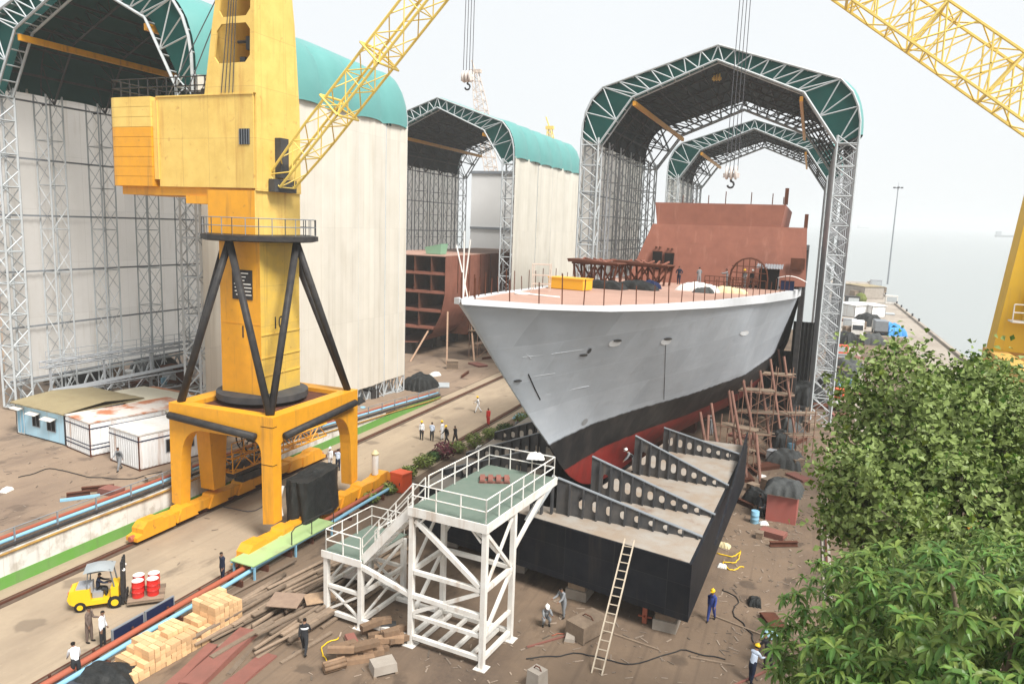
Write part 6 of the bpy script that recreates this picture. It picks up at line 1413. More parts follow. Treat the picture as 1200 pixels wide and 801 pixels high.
# timber heap and blocks in front of the white platform
hm_ = MB(); hm_.bx(-.17, .17, -.75, .75, 0, .26); bmo = hm_.build('timber_beam', mat('old_beam', (.27, .17, .10), .85, (.17, .11, .07), 4, .6, island=.3)); tag(bmo, 'brown timber beam in the heap before the white platform', 'timber', 'beams in the timber heap'); first = True
for i in range(26):
    px, py = rt.choice([(438, 762), (452, 755), (428, 772), (418, 762), (462, 752), (405, 775), (440, 745)]); p = gz(px + rt.uniform(-8, 8), py + rt.uniform(-5, 5))
    o = bmo if first else bmo.copy()
    if not first: COL.objects.link(o)
    first = False; place(o, (p.x, p.y, rt.choice([0, 0, .265, .53]) + .005), R(-42) + rt.gauss(0, .22)); o.scale = (rt.uniform(.6, 1.15), rt.uniform(.5, .95), rt.uniform(.8, 1.05))
t = thing('log_bundle', 'short bundle of split logs at the near end of the timber heap', 'log bundle', gz(392, 785), R(-35))
for i in range(7): mb = MB(); a = i * PI / 3; r_ = .17 if i else 0; mb.tube((r_ * math.cos(a), -.5, .27 + r_ * math.sin(a)), (r_ * math.cos(a), .5, .27 + r_ * math.sin(a)), .1, 8); mb.build('log', MATS['old_beam'], t, 'all')
def cblock(px, py, w_, d, h, rz, label, m='concrete', strap=False):
    t = thing('concrete_block', label, 'block', gz(px, py), rz); mb = MB(); mb.frustum([(-w_ / 2, -d / 2, .1), (w_ / 2, -d / 2, .1), (w_ / 2, d / 2, .1), (-w_ / 2, d / 2, .1)], [(-w_ / 2 + .03, -d / 2 + .03, h), (w_ / 2 - .03, -d / 2 + .03, h), (w_ / 2 - .03, d / 2 - .03, h), (-w_ / 2 + .03, d / 2 - .03, h)]); mb.build('block', M[m], t)
    mb = MB(); mb.bx(-w_ / 2 - .02, w_ / 2 + .02, -d / 2 - .02, -d / 2 + .12, 0, .1); mb.bx(-w_ / 2 - .02, w_ / 2 + .02, d / 2 - .12, d / 2 + .02, 0, .1); mb.build('skid', M['wood'], t)
    if strap: mb = MB(); mb.path([(-w_ * .3, 0, h - .02), (-w_ * .15, 0, h + .14), (w_ * .15, 0, h + .14), (w_ * .3, 0, h - .02)], .03, 6); mb.build('lifting_loop', M['rustdark'], t)
    return t
cblock(449, 786, .85, 1.1, .5, R(-42), 'grey topped concrete block at the near corner of the timber heap')
cblock(629, 806, .7, .7, .9, R(-20), 'tall weathered concrete block at the bottom edge of the picture', strap=True)
cblock(688, 742, 1.2, 2.0, .85, R(-25), 'big rotten timber cradle block under the pontoon front beside the ladder', 'wood', True)
cblock(668, 750, .5, .7, .25, R(10), 'small flat concrete block on the earth behind the squatting person')
cblock(455, 741, .8, .5, .5, R(30), 'dark block on top end of the timber heap next to the platform', 'darkgrey')
cblock(412, 752, .9, .5, .25, R(-42), 'small red brown block at the upper end of the timber heap', 'redplate')
for px, py, lb, L_, a in ((640, 752, 'thin red rod lying on the earth by the squatting person', 2.2, .9), (870, 735, 'thin pale rod lying across the open earth', 3.4, -.35), (745, 752, 'flat plank lying on the earth behind the ladder', 2.4, -.2), (835, 775, 'rust coloured strip lying on the earth near the bottom edge', 2.0, .1), (352, 752, 'short dark rod on the earth beside the walking person', 1.2, .7), (890, 790, 'long rusty strip along the earth under the mango tree', 5.0, .95)):
    mb = MB(); mb.beam((-L_ / 2, 0, .04), (L_ / 2, 0, .04), .1, .06); o = mb.build('steel_rod', M['redplate'] if 'r' == lb.split()[1][0] else M['wood']); place(o, gz(px, py), a); tag(o, lb, 'rod')
# litter of small offcuts on the earth (uncountable)
mb = MB()
for i in range(1300):
    r_ = rt.random()
    if r_ < .25: px, py = rt.uniform(840, 940), rt.uniform(560, 800)
    elif r_ < .62: px, py = rt.uniform(845, 950), rt.uniform(490, 640)
    elif r_ < .8: px, py = rt.uniform(340, 840), rt.uniform(700, 800)
    else: px, py = rt.uniform(960, 1010), rt.uniform(400, 520)
    p = gz(px, py); s = rt.uniform(.015, .08); a = rt.uniform(0, 3); L_ = s * rt.uniform(1, 4); mb.beam((p.x - L_ * math.cos(a), p.y - L_ * math.sin(a), .02), (p.x + L_ * math.cos(a), p.y + L_ * math.sin(a), .025), s, s * .4)
tag(mb.build('debris', mat('litter', (.30, .24, .18), .9, (.14, .10, .08), 40, .8, island=.6)), kind='stuff')
mb = MB()
for i in range(260):
    if rt.random() < .6: px, py, zz = rt.uniform(0, 200), rt.uniform(520, 620), 1.95
    else: px, py, zz = rt.uniform(0, 560), rt.uniform(480, 790), .01
    p = gz(px, py, zz)
    if zz < 1 and not (-36 < p.x < -29): continue
    if zz > 1 and p.x > -40: continue
    s = rt.uniform(.015, .07); a = rt.uniform(0, 3); L_ = s * rt.uniform(1, 4); mb.beam((p.x - L_ * math.cos(a), p.y - L_ * math.sin(a), zz + .02), (p.x + L_ * math.cos(a), p.y + L_ * math.sin(a), zz + .02), s, s * .3)
tag(mb.build('rubble', MATS['litter']), kind='stuff')
for px, py, k, lb in ((115, 575, 'steel_offcut', 'rusty offcut on the yard concrete below the white container'), (130, 578, 'plate_stack', 'rusty plates lying on the yard near the wall pipes'), (92, 582, 'steel_offcut', 'short steel piece on the yard beside the blue bar'), (178, 566, 'crate', 'shallow timber crate on the yard near the container corner'), (8, 575, 'white_sack', 'pale sack at the left edge of the yard')): jpx(k, px, py, lb, .8, None, 1.95)
mb = MB(); mb.beam((-1.1, 0, .06), (1.1, 0, .06), .3, .12); o = mb.build('steel_bar', M['blue']); place(o, gz(94, 584, 1.96), .9); tag(o, 'bright blue bar lying on the yard concrete', 'bar')
# clutter by the end of the wall and under the second shed
for k, px, py, lb, s, m in (('steel_box', 432, 470, 'dark box standing by the foot of the big shed corner', 1.6, 'black'), ('tarp_heap', 492, 455, 'dark green tarpaulin heap near the end of the wall', 2.0, None), ('plate_stack', 520, 452, 'pale plates lying near the end of the wall pipes', 1.4, 'galv'), ('steel_offcut', 545, 440, 'rusty beam on the earth under the second shed', 2.2, None), ('plate_stack', 560, 428, 'red plates on the earth beside the rusty hull section', 1.6, None), ('crate', 530, 432, 'timber crate under the rusty hull section', 1.5, None), ('steel_offcut', 575, 420, 'rusty beam lying near the grey bow on the far earth', 2.2, None), ('white_sack', 510, 440, 'white bundle on the earth near the rusty hull', 1.6, None), ('drum', 425, 486, 'blue drum beside the wall pipes under the big shed', 1.0, 'blue'), ('tarp_heap', 410, 480, 'black heap under the truss of the big shed', 1.8, 'tarp')):
    jpx(k, px, py, lb, s, m)
# plants along the road edge
def shrub(loc, w_, h, n, m, label, seed, leafs=.16, cat='shrub', group=None):
    rs = random.Random(seed); t = thing('shrub', label, cat, loc, rs.uniform(0, 3), group); mb = MB()
    for i in range(n):
        d = V((rs.gauss(0, 1), rs.gauss(0, 1), rs.gauss(0, 1))).normalized(); k = rs.uniform(.55, 1.1); p = V((d.x * w_ / 2 * k, d.y * w_ / 2 * k, h * .5 + d.z * h * .5 * k))
        if p.z < .03: p.z = rs.uniform(.05, .3)
        a = V((rs.gauss(0, 1), rs.gauss(0, 1), rs.gauss(0, .6))).normalized(); b_ = a.cross(d).normalized() if a.cross(d).length > .1 else V((0, 0, 1)); L_ = leafs * rs.uniform(.6, 1.4)
        mb.add([p - a * L_, p + b_ * L_ * .35, p + a * L_, p - b_ * L_ * .35], [(0, 1, 2, 3)])
    mb.build('foliage', m, t, fix=False)
    mb = MB()
    for i in range(6): a = i * 1.05; mb.tube((0, 0, 0), (w_ * .3 * math.cos(a), w_ * .3 * math.sin(a), h * .7), .025, 4)
    mb.build('stem', M['bark'], t); return t
LG = mat('shrub_green', (.15, .21, .04), .6, (.22, .26, .05), 3, .6, island=.4); LM = mat('shrub_maroon', (.12, .035, .05), .6, (.16, .05, .06), 3, .6, island=.4); LD = mat('shrub_dark', (.05, .10, .03), .6, island=.4)
for px, py, w_, h, m, lb in ((478, 560, 1.4, 1.0, LG, 'bright green bush right behind the orange red box'), (497, 548, 1.8, 1.2, LG, 'bright green bush along the road edge between box and maroon bush'), (508, 540, 1.3, .9, LD, 'dark green bush beside the maroon bush'), (520, 537, 2.0, 1.5, LM, 'maroon leaved bush at the road edge'), (536, 530, 1.6, 1.0, LG, 'green bush beyond the maroon bush by blue pipes'), (556, 524, 1.8, 1.4, LG, 'yellow green bush beside the far platform railing'), (575, 514, 1.7, 1.1, LG, 'low green bush by the person in red'), (592, 507, 1.7, 1.0, LD, 'dark green bush near the sitting person'), (612, 497, 1.8, 1.2, LG, 'green bush beside the grey bow'), (455, 578, 1.2, .8, LG, 'small green bush below the orange red box'), (434, 588, 1.3, .7, LG, 'low green plants beside the crane wheel beam end')):
    shrub(gz(px, py), w_, h, 420, m, lb, px)
tube_obj('pipe', [gz(540, 545, .5), gz(556, 533, .5)], .14, M['blue'], 'short light blue pipe piece among the green bushes', 'pipe')
o = drape('cloth', 1.8, 1.2, .5, M['blue'], 77, 'light blue cloth lying beside the crouching person in white', 'cloth', gz(612, 490)); o = drape('sack', 1.0, .9, .6, M['whitetarp'], 78, 'white sack under the green bushes near the platform', 'sack', gz(564, 529))

def hose(pix, r, m, label, z=.05, seed=1):
    rh = random.Random(seed); P = [gz(*q, z) for q in pix]; pts = []
    for a, c in zip(P, P[1:]):
        n = 8
        for i in range(n): q = a.lerp(c, i / n); pts.append(q + V((rh.uniform(-.18, .18), rh.uniform(-.18, .18), 0)))
    pts.append(P[-1]); pts = [pts[0]] + [(pts[i - 1] + pts[i] * 2 + pts[i + 1]) / 4 for i in range(1, len(pts) - 1)] + [pts[-1]]
    mb = MB(); mb.path(pts, r, 6); tag(mb.build('hose', m, None, 'all'), label, 'hose')
hose([(842, 648), (858, 652), (868, 645), (862, 660), (846, 657), (855, 668), (872, 664)], .035, M['safety'], 'tangled yellow hose on the earth beside the pontoon', .05, 3)
hose([(620, 770), (680, 765), (740, 778), (800, 760), (850, 772)], .03, M['black'], 'black cable snaking over the earth at the bottom edge', .04, 4)
hose([(645, 745), (668, 738), (700, 735)], .025, M['pipered'], 'thin red hose by the squatting person', .04, 5)
hose([(845, 690), (865, 700), (858, 720), (880, 740), (890, 765)], .03, M['black'], 'black cable on the earth beside the person in blue', .04, 6)
hose([(400, 745), (375, 760), (385, 775), (410, 768)], .03, M['safety'], 'yellow hose coil by the timber heap', .05, 7)
hose([(20, 560), (60, 548), (100, 558), (150, 562), (190, 552)], .03, M['black'], 'black cable across the yard in front of the cabins', 2.0, 8)
hose([(205, 610), (240, 590), (300, 600), (345, 560)], .03, M['rope'], 'dark cable on the road under the yellow crane', .05, 9)
# ------------------------------------------------------------------ load on the ship deck
def dz_(px, py):
    z = 15.3
    for _ in range(6): p = gz(px, py, z); z = interp(ZD, p.y) - .015
    return gz(px, py, z)
t = thing('deck_box', 'bright yellow box standing on the ship deck near the bow', 'box', dz_(668, 339), R(-14)); mb = MB(); mb.bx(-1.5, 1.5, -.7, .7, .06, .82); mb.build('case', M['boxyellow'], t)
mb = MB(); mb.bx(-1.55, 1.55, -.75, .75, .82, .9); mb.build('lid', M['boxyellow'], t); mb = MB()
for x in (-1.3, 1.1): mb.bx(x, x + .2, -.68, .68, 0, .06)
mb.build('skid', M['black'], t)
for px, py, w_, lb in ((708, 338, 3.4, 'black tarpaulin heap on the ship deck beside the yellow box'), (745, 339, 3.6, 'black tarpaulin heap on the ship deck under the rusty trestle'), (762, 338, 1.6, 'navy tarpaulin heap at the end of the rusty trestle')): drape('tarp_heap', w_, 1.4, .75, M['tarp'] if 'black' in lb else M['navy'], px, lb, 'tarpaulin', dz_(px, py), -.2)
drape('tarp_heap', 3.4, 1.8, .75, M['whitetarp'], 12, 'white tarpaulin heap on the ship deck in front of the people', 'tarpaulin', dz_(818, 341), -.2); drape('tarp_heap', 2.6, 1.3, .55, M['creamtarp'], 13, 'cream tarpaulin heap on the ship deck near the deck edge', 'tarpaulin', dz_(855, 343), -.1)
drape('tarp_heap', 1.6, 1.0, .5, M['greytarp'], 15, 'grey tarpaulin tucked against the white one on the deck', 'tarpaulin', dz_(824, 343), 0)
def trestle(px, py, w_, label, seed):
    rs = random.Random(seed); t = thing('steel_trestle', label, 'trestle', dz_(px, py), R(-12)); mb = MB()
    for y in (-.7, .7):
        n = 5
        for i in range(n):
            x = -w_ / 2 + w_ * i / (n - 1); mb.beam((x, y, 0), (x * 1.1, y, 1.7), .16)
            if i < n - 1: x2 = -w_ / 2 + w_ * (i + 1) / (n - 1); mb.beam((x, y, .1 if i % 2 else 1.6), (x2, y, 1.6 if i % 2 else .1), .13)
        mb.beam((-w_ / 2 - .4, y, 1.75), (w_ / 2 + .4, y, 1.75), .16)
    mb.build('frame', M['rustdark'], t)
    mb = MB(); mb.frustum([(-w_ / 2 - .7, -1.0, 1.85), (w_ / 2 + .5, -1.0, 1.85), (w_ / 2 + .5, 1.0, 1.85), (-w_ / 2 - .7, 1.0, 1.85)], [(-w_ / 2 - .8, -1.0, 2.15), (w_ / 2 + .3, -1.0, 1.95), (w_ / 2 + .3, 1.0, 1.95), (-w_ / 2 - .8, 1.0, 2.15)]); mb.build('panel', M['rustdark'], t)
    mb = MB()
    for i in range(7): mb.beam((-w_ / 2 + rs.uniform(0, w_), -.9, 1.9), (-w_ / 2 + rs.uniform(0, w_), .9, 2.2), .14)
    mb.build('offcut', M['rust'], t)
trestle(700, 331, 4.0, 'rusty steel trestle with tilted panel on the deck near the yellow box', 1); trestle(755, 333, 4.4, 'rusty steel trestle with panel on the deck before the left doorways', 2)
t = thing('dome_cage', 'domed rusty bar cage against the red deckhouse front', 'cage', gz(877, 330, 14.85) , 0); t.location = gy(877, 331, 75.5); t.location.z = 14.85
mb = MB()
for i in range(9):
    a = PI * i / 8; x, z = 1.75 * math.cos(a), 1.0 + 1.9 * math.sin(a); mb.tube((x, -.5, z), (x, .5, z), .05, 5)
for y in (-.5, .5): mb.path([(1.75, y, 0)] + [(1.75 * math.cos(PI * i / 8), y, 1.0 + 1.9 * math.sin(PI * i / 8)) for i in range(9)] + [(-1.75, y, 0)], .07, 5)
for x in (-1.1, -.55, 0, .55, 1.1): mb.tube((x, -.5, 0), (x, -.5, 1.0 + 1.9 * math.sqrt(1 - (x / 1.75) ** 2)), .05, 5)
for z in (.8, 1.5, 2.1): mb.tube((-1.6, -.5, z), (1.6, -.5, z), .045, 5)
mb.build('bar', M['rustdark'], t)
p = gy(900, 333, 75.5); t = thing('deck_booth', 'dark booth with corrugated grey roof beside the domed cage', 'booth', (p.x, p.y, 14.85)); mb = MB(); mb.bx(-.9, .9, 0, 1.5, 0, 1.9); mb.build('wall', M['dark'], t); mb = MB(); mb.grid(lambda u, v: (-1.2 + 2.4 * u, -.5 + 2.2 * v, 2.0 + .35 * v + .04 * math.sin(u * 60)), 40, 3); mb.build('roof', M['galvdark'], t, 'all')
p = gy(928, 334, 75); t = thing('deck_shelter', 'small shelter with white sheet roof by the deckhouse corner', 'shelter', (p.x, p.y, 14.85)); mb = MB(); mb.grid(lambda u, v: (-1.3 + 2.6 * u, -.6 + 1.2 * v, 1.2 + .35 * math.sin(PI * u) - .3 * u), 10, 3); mb.build('roof', M['whitetarp'], t, 'all'); mb = MB(); mb.bx(-1.0, .2, -.4, .4, .1, .95); mb.build('case', M['navy'], t); mb = MB()
for x in (-1.2, 1.2):
    for y in (-.5, .5): mb.tube((x, y, 0), (x, y, 1.15), .03, 5)
mb.build('post', M['galvdark'], t)
for i, (px, py) in enumerate(((842, 336), (870, 338), (905, 337))):
    p = dz_(px, py); mb = MB(); railing(mb, [(-1.4, 0, 0), (1.4, 0, 0)], 1.0, .04, .5); o = mb.build('deck_barrier', M['rustdark']); place(o, p, R(-10)); tag(o, ['rusty bar barrier on deck left of the domed cage', 'rusty bar barrier on deck in front of the domed cage', 'rusty bar barrier on deck in front of the booth'][i], 'barrier')
t = thing('scaffold_tower', 'small white scaffold tower on the bow deck', 'scaffold', dz_(634, 341), .2); mb = MB()
for x in (-.6, .6):
    for y in (-.4, .4): mb.tube((x, y, 0), (x, y, 1.9), .03, 5)
for z in (.5, 1.1, 1.85):
    mb.tube((-.6, -.4, z), (.6, -.4, z), .025, 5); mb.tube((-.6, .4, z), (.6, .4, z), .025, 5); mb.tube((-.6, -.4, z), (-.6, .4, z), .025, 5); mb.tube((.6, -.4, z), (.6, .4, z), .025, 5)
mb.build('frame', mat('pale_rust_lattice2', (.6, .5, .42), .7, (.45, .35, .28), 3, .5), t)
mb = MB(); mb.path([(.45 * math.cos(a * PI / 6), .45 * math.sin(a * PI / 6), .06) for a in range(13)] + [(1.4, -.2, .04), (2.6, -.5, .04)], .06, 6); o = mb.build('hose', M['whitetarp'], None, 'all'); place(o, dz_(612, 345), 0); tag(o, 'white hose coiled on the pink bow deck', 'hose')

# ------------------------------------------------------------------ rusty hull section under the second shed
t = thing('hull_section', 'rusty open ended hull section with bare decks under the second shed', 'hull section', (-57, 100, 0)); so_ = (-57, 100, 0)
XR2 = -50.1
sec = [(-7, 15.2), (-7, 9.5), (-6.4, 6.5), (-5.0, 3.6), (-2.6, 2.0), (0, 1.8)]
full = [(x, z) for x, z in sec] + [(-x, z) for x, z in reversed(sec[:-1])]
mb = MB(); mb.grid(lambda u, v: (lambda p, q, f: ((p[0] + (q[0] - p[0]) * f) * (1 + .0 * v), v * 42, p[1] + (q[1] - p[1]) * f))(full[min(9, int(u * 10))], full[min(10, int(u * 10) + 1)], u * 10 - min(9, int(u * 10))), 40, 24); mb.build('shell', M['rust'], t, 'all')
mb = MB(); mb.bx(-6.95, 6.95, .05, 41.9, 15.1, 15.25); mb.build('deck', M['deckpink'], t)
mb = MB()
for z, hw in ((12.6, 6.9), (9.8, 6.9), (7.0, 6.4), (4.4, 5.2)): mb.bx(-hw, hw, .05, 41.5, z, z + .14); mb.bx(-hw, hw, .02, .12, z - .25, z)
mb.build('inner_deck', M['rust'], t)
mb = MB()
for x, z0, z1 in ((-4, 4.5, 15), (-1.2, 7.1, 15), (1.8, 9.9, 15), (4.6, 9.9, 15), (2.6, 4.5, 9.8), (-2.5, 1.9, 7)): mb.bx(x - .06, x + .06, .08, 41.4, z0, z1)
mb.bx(-6.8, 6.8, 9, 9.2, 2.4, 15.05); mb.build('bulkhead', M['rustdark'], t)
for i in range(1, 9): mb = MB(); mb.bx(6.96, 7.12, i * 4.2, i * 4.2 + .12, 9.5, 15.2); mb.build('side_frame', M['rustdark'], t)
mb = MB(); mb.frustum([(2.2, 3, 15.3), (4.6, 3, 15.3), (4.6, 5, 15.3), (2.2, 5, 15.3)], [(2.0, 2.8, 16.3), (4.8, 2.8, 16.9), (4.8, 5.2, 16.9), (2.0, 5.2, 16.3)]); o = mb.build('hoist_cabin', mat('light_green_cover', (.24, .45, .30), .6)); o.location = so_; tag(o, 'small light green cover on top of the rusty hull section', 'cover')
for i, (y, x) in enumerate(((101, -57), (108, -57), (116, -57), (126, -57))):
    tb = thing('keel_block', 'dark block under the keel of the rusty hull section', 'support block', (x, y, 0), 0, 'blocks under the rusty hull'); mb = MB(); mb.bx(-1.4, 1.4, -.6, .6, 0, 1.8); mb.build('base', M['black'], tb)
for (p, q), lb in zip((((-47.2, 95.5, 0), (-50.2, 101.5, 6.8)), ((-44.9, 100, 0), (-49.8, 108, 9.5)), ((-52.6, 94.5, 0), (-52.8, 100.5, 4.0))), ('leaning pale prop under the near corner of the rusty hull', 'longer leaning pale prop farther along the rusty hull', 'short prop under the open end of the rusty hull')):
    mb = MB(); mb.tube((0, 0, 0), V(q) - V(p), .14, 7); o = mb.build('shore_pole', mat('prop_tan', (.46, .30, .20), .8, (.36, .22, .14), 2, .5)); o.location = p; tag(o, lb, 'shore pole')
# ------------------------------------------------------------------ trees
def leafmat(name, c, c2, under, rough=.42, isl=.5):
    m = mat(name, c, rough, c2, 1.3, .7, island=isl, hue_var=.035); nt = m.node_tree; N = nt.nodes; L = nt.links; b = N['Principled BSDF']
    b.inputs['Specular IOR Level'].default_value = .3
    src = b.inputs['Base Color'].links[0].from_socket; g = N.new('ShaderNodeNewGeometry'); x = N.new('ShaderNodeMix'); x.data_type = 'RGBA'
    L.new(g.outputs['Backfacing'], x.inputs[0]); L.new(src, x.inputs[6]); x.inputs[7].default_value = (*under, 1); L.new(x.outputs[2], b.inputs['Base Color'])
    tr = N.new('ShaderNodeBsdfTranslucent'); L.new(x.outputs[2], tr.inputs['Color']); ms_ = N.new('ShaderNodeMixShader'); ms_.inputs[0].default_value = .22
    out = N['Material Output']; L.new(b.outputs[0], ms_.inputs[1]); L.new(tr.outputs[0], ms_.inputs[2]); L.new(ms_.outputs[0], out.inputs['Surface']); return m
FIC = leafmat('ficus_leaf', (.050, .108, .015), (.125, .205, .028), (.23, .30, .09))
MAN = leafmat('mango_leaf', (.080, .168, .032), (.135, .235, .05), (.17, .26, .08), .40, .38)
def ficus(base, blobs, nleaf, label, seed, size=.16, thin=None):
    rs = random.Random(seed); t = thing('broadleaf_tree', label, 'tree', base); B0 = V(base)
    mb = MB(); mid = V((sum(b[0][0] for b in blobs) / len(blobs) - B0.x, sum(b[0][1] for b in blobs) / len(blobs) - B0.y, 0))
    fork = V((mid.x * .3, mid.y * .3, min(b[0][2] for b in blobs) * .55)); mb.path([(0, 0, 0), (fork.x * .4, fork.y * .3, fork.z * .5), fork], [.42, .32, .27], 9); mb.build('trunk', M['bark'], t, 'all')
    mb = MB(); tips = []
    for c, r in blobs:
        cl_ = V(c) - B0; hub = fork.lerp(cl_, .75); mb.path([fork, fork.lerp(hub, .5) + V((rs.uniform(-.3, .3), rs.uniform(-.3, .3), rs.uniform(-.1, .4))), hub], [.15, .1, .075], 6)
        for k in range(15):
            d = V((rs.gauss(0, 1), rs.gauss(0, 1), rs.gauss(.25, .8))).normalized(); e = cl_ + V((d.x * r[0], d.y * r[1], d.z * r[2])) * rs.uniform(.6, 1.04); m_ = hub.lerp(e, .5) + V((rs.uniform(-.3, .3),) * 3) * .6 - V((0, 0, .15))
            mb.path([hub, m_, e], [.07, .048, .02], 5)
            for q in range(3): e2 = m_.lerp(e, rs.uniform(.2, .8)); f2 = e2 + V((rs.gauss(0, .4), rs.gauss(0, .4), rs.gauss(.25, .3))) * (r[0] / 2.6); mb.path([e2, f2], [.024, .011], 4); tips.append((f2, d)); 
            tips.append((e, d))
    mb.build('limb', M['twig'], t, 'all')
    mb = MB(); vs_, fs = mb.v, mb.f
    tot = sum(r[0] * r[1] + r[0] * r[2] + r[1] * r[2] for c, r in blobs)
    for bi_, (c, r) in enumerate(blobs):
        cl_ = V(c) - B0; nc = int((.28 if bi_ == thin else .85) * nleaf * (r[0] * r[1] + r[0] * r[2] + r[1] * r[2]) / tot / 13)
        for k in range(nc):
            d = V((rs.gauss(0, 1), rs.gauss(0, 1), rs.gauss(.15, 1))).normalized(); lump = .94 + .22 * math.sin(4.1 * d.x + 6 * d.y + seed) + .2 * math.sin(7 * d.z - 5 * d.x + seed * 2)
            k_ = rs.uniform(.5, 1.0) ** .6 * lump; ctr = cl_ + V((d.x * r[0], d.y * r[1], d.z * r[2])) * k_
            tw = (d + V((rs.gauss(0, .5), rs.gauss(0, .5), rs.gauss(.2, .4)))).normalized()
            for q in range(13):
                p = ctr + V((rs.gauss(0, .16), rs.gauss(0, .16), rs.gauss(0, .14))) + tw * rs.uniform(-.25, .25)
                n = (d * .7 + V((rs.gauss(0, .75), rs.gauss(0, .75), rs.gauss(.35, .7)))).normalized(); a = V((rs.gauss(0, 1), rs.gauss(0, 1), rs.gauss(-.4, .6))); a = (a - n * a.dot(n)).normalized(); s = a.cross(n); L_ = size * rs.uniform(.5, 1.5); w_ = L_ * .36
                o = len(vs_); f0 = n * (L_ * .12)
                vs_ += [tuple(p - a * L_ * .5), tuple(p - s * w_ + f0), tuple(p + a * L_ * .5 - n * L_ * .1), tuple(p + s * w_ + f0)]
                fs.append([o, o + 1, o + 2]); fs.append([o, o + 2, o + 3])
    for e, d in tips:                                                    # leafy sprays at the branch ends break up the outline
        for q in range(26):
            p = e + V((rs.gauss(0, .2), rs.gauss(0, .2), rs.gauss(.05, .17))); n = (d * .5 + V((rs.gauss(0, .8), rs.gauss(0, .8), rs.gauss(.4, .7)))).normalized(); a = V((rs.gauss(0, 1), rs.gauss(0, 1), rs.gauss(-.4, .6))); a = (a - n * a.dot(n)).normalized(); s = a.cross(n); L_ = size * rs.uniform(.7, 1.5); w_ = L_ * .36
            o = len(vs_); f0 = n * (L_ * .12)
            vs_ += [tuple(p - a * L_ * .5), tuple(p - s * w_ + f0), tuple(p + a * L_ * .5 - n * L_ * .1), tuple(p + s * w_ + f0)]
            fs.append([o, o + 1, o + 2]); fs.append([o, o + 2, o + 3])
    mb.m = [0] * len(fs); mb.build('crown', FIC, t, fix=False); return t
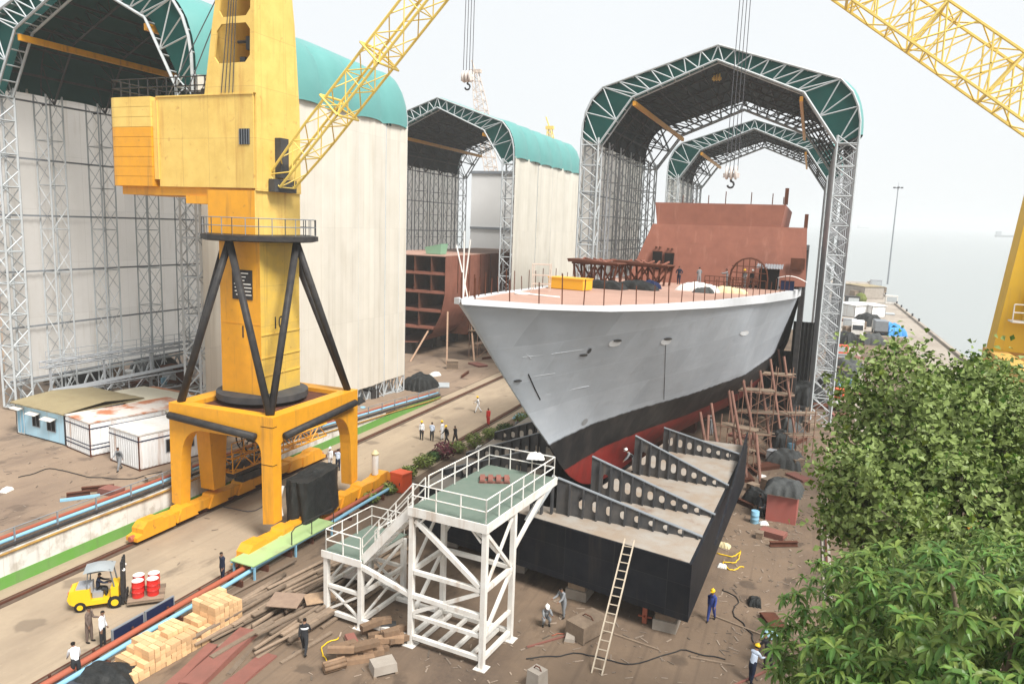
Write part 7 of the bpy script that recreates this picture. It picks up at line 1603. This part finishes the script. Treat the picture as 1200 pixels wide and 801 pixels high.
def mango(base, blobs, nros, label, seed):
    rs = random.Random(seed); t = thing('mango_tree', label, 'tree', base); B0 = V(base)
    mb = MB(); cc = V(blobs[0][0]) - B0; mb.path([(0, 0, 0), (.1, .1, cc.z * .5), cc - V((0, 0, 1.5))], [.4, .32, .2], 9); mb.build('trunk', M['bark'], t, 'all')
    mb = MB()
    for c, r in blobs:
        cl_ = V(c) - B0
        for k in range(12): d = V((rs.gauss(0, 1), rs.gauss(0, 1), rs.gauss(.3, .7))).normalized(); mb.path([cc - V((0, 0, 1.5)), cl_ + V((d.x * r[0], d.y * r[1], d.z * r[2])) * .5, cl_ + V((d.x * r[0], d.y * r[1], d.z * r[2])) * .92], [.1, .05, .02], 5)
    mb.build('limb', M['bark'], t, 'all')
    mb = MB(); vs_, fs = mb.v, mb.f
    tot = sum(r[0] * r[1] for c, r in blobs)
    for c, r in blobs:
        cl_ = V(c) - B0
        for k in range(int(nros * r[0] * r[1] / tot)):
            d = V((rs.gauss(0, 1), rs.gauss(0, 1), rs.gauss(.1, 1))).normalized(); lump = 1 + .07 * math.sin(5 * d.x + 4 * d.y + seed) + .06 * math.sin(9 * d.z - 6 * d.x)
            kk = lump * (rs.uniform(.9, 1.04) if rs.random() < .72 else rs.uniform(.62, .88)); p = cl_ + V((d.x * r[0], d.y * r[1], d.z * r[2])) * kk
            ax = (d * .55 + V((rs.gauss(0, .22), rs.gauss(0, .22), .75))).normalized(); u = ax.orthogonal().normalized(); w2 = ax.cross(u); ph = rs.uniform(0, 6); nl = rs.randint(9, 14); sc = rs.uniform(.75, 1.2)
            for i in range(nl):
                a = ph + i * 2.4; el = .55 - 1.35 * (i / nl) + rs.uniform(-.15, .15); out = (u * math.cos(a) + w2 * math.sin(a)); dr = (out * math.cos(el) + ax * math.sin(el)).normalized(); L_ = .225 * sc * rs.uniform(.75, 1.15); w_ = L_ * .13; sd = dr.cross(ax).normalized(); o = len(vs_)
                prev = p; dd = dr.copy()
                for s, wd in ((0, .25), (.3, 1.0), (.68, .85), (1.0, .03)):
                    if s: prev = prev + dd * L_ * .36; dd = (dd - V((0, 0, .55 * s + .2))).normalized()
                    nn = sd.cross(dd); vs_ += [tuple(prev - sd * w_ * wd + nn * w_ * .25 * wd), tuple(prev), tuple(prev + sd * w_ * wd + nn * w_ * .25 * wd)]
                for q in range(3):
                    b0 = o + q * 3; fs.append([b0, b0 + 1, b0 + 4, b0 + 3]); fs.append([b0 + 1, b0 + 2, b0 + 5, b0 + 4])
    mb.m = [0] * len(fs); mb.build('crown', MAN, t, fix=False); return t
mango((3.4, 12.0, 0), [((2.9, 11.6, 12.9), (2.9, 2.9, 2.9)), ((5.8, 12.2, 13.2), (2.7, 2.8, 2.8)), ((1.7, 10.2, 12.3), (1.75, 1.9, 2.1))], 3700, 'bright green mango tree with drooping leaf rosettes, nearest to the camera', 4)
ficus((5.2, 24, 0), [((3.4, 23.6, 14.7), (2.5, 2.6, 2.4)), ((6.0, 24.6, 14.2), (2.7, 2.8, 2.2)), ((2.3, 21.2, 13.1), (1.7, 2.0, 1.5)), ((4.0, 20.0, 13.2), (2.4, 2.2, 2.2)), ((6.6, 21.0, 13.0), (2.3, 2.2, 2.1))], 48000, 'dark broadleaf tree with pale bare branches behind the mango tree', 6, thin=3)
ficus((3.0, 17.5, 0), [((2.2, 17.3, 11.4), (1.5, 1.8, 1.5)), ((4.2, 17.2, 12.6), (2.2, 1.9, 1.7)), ((1.45, 15.4, 10.5), (1.05, 1.2, 1.2))], 14000, 'smaller dark broadleaf tree between the mango tree and the red hut', 9)
ficus((12.5, 29, 0), [((11.0, 30, 11.0), (3.0, 3, 2.3)), ((8.4, 31.5, 12.9), (2.4, 2.6, 2.2)), ((13.5, 28, 10.4), (2.8, 2.6, 2.3))], 14000, 'broadleaf tree in front of the crane at the right edge', 12)
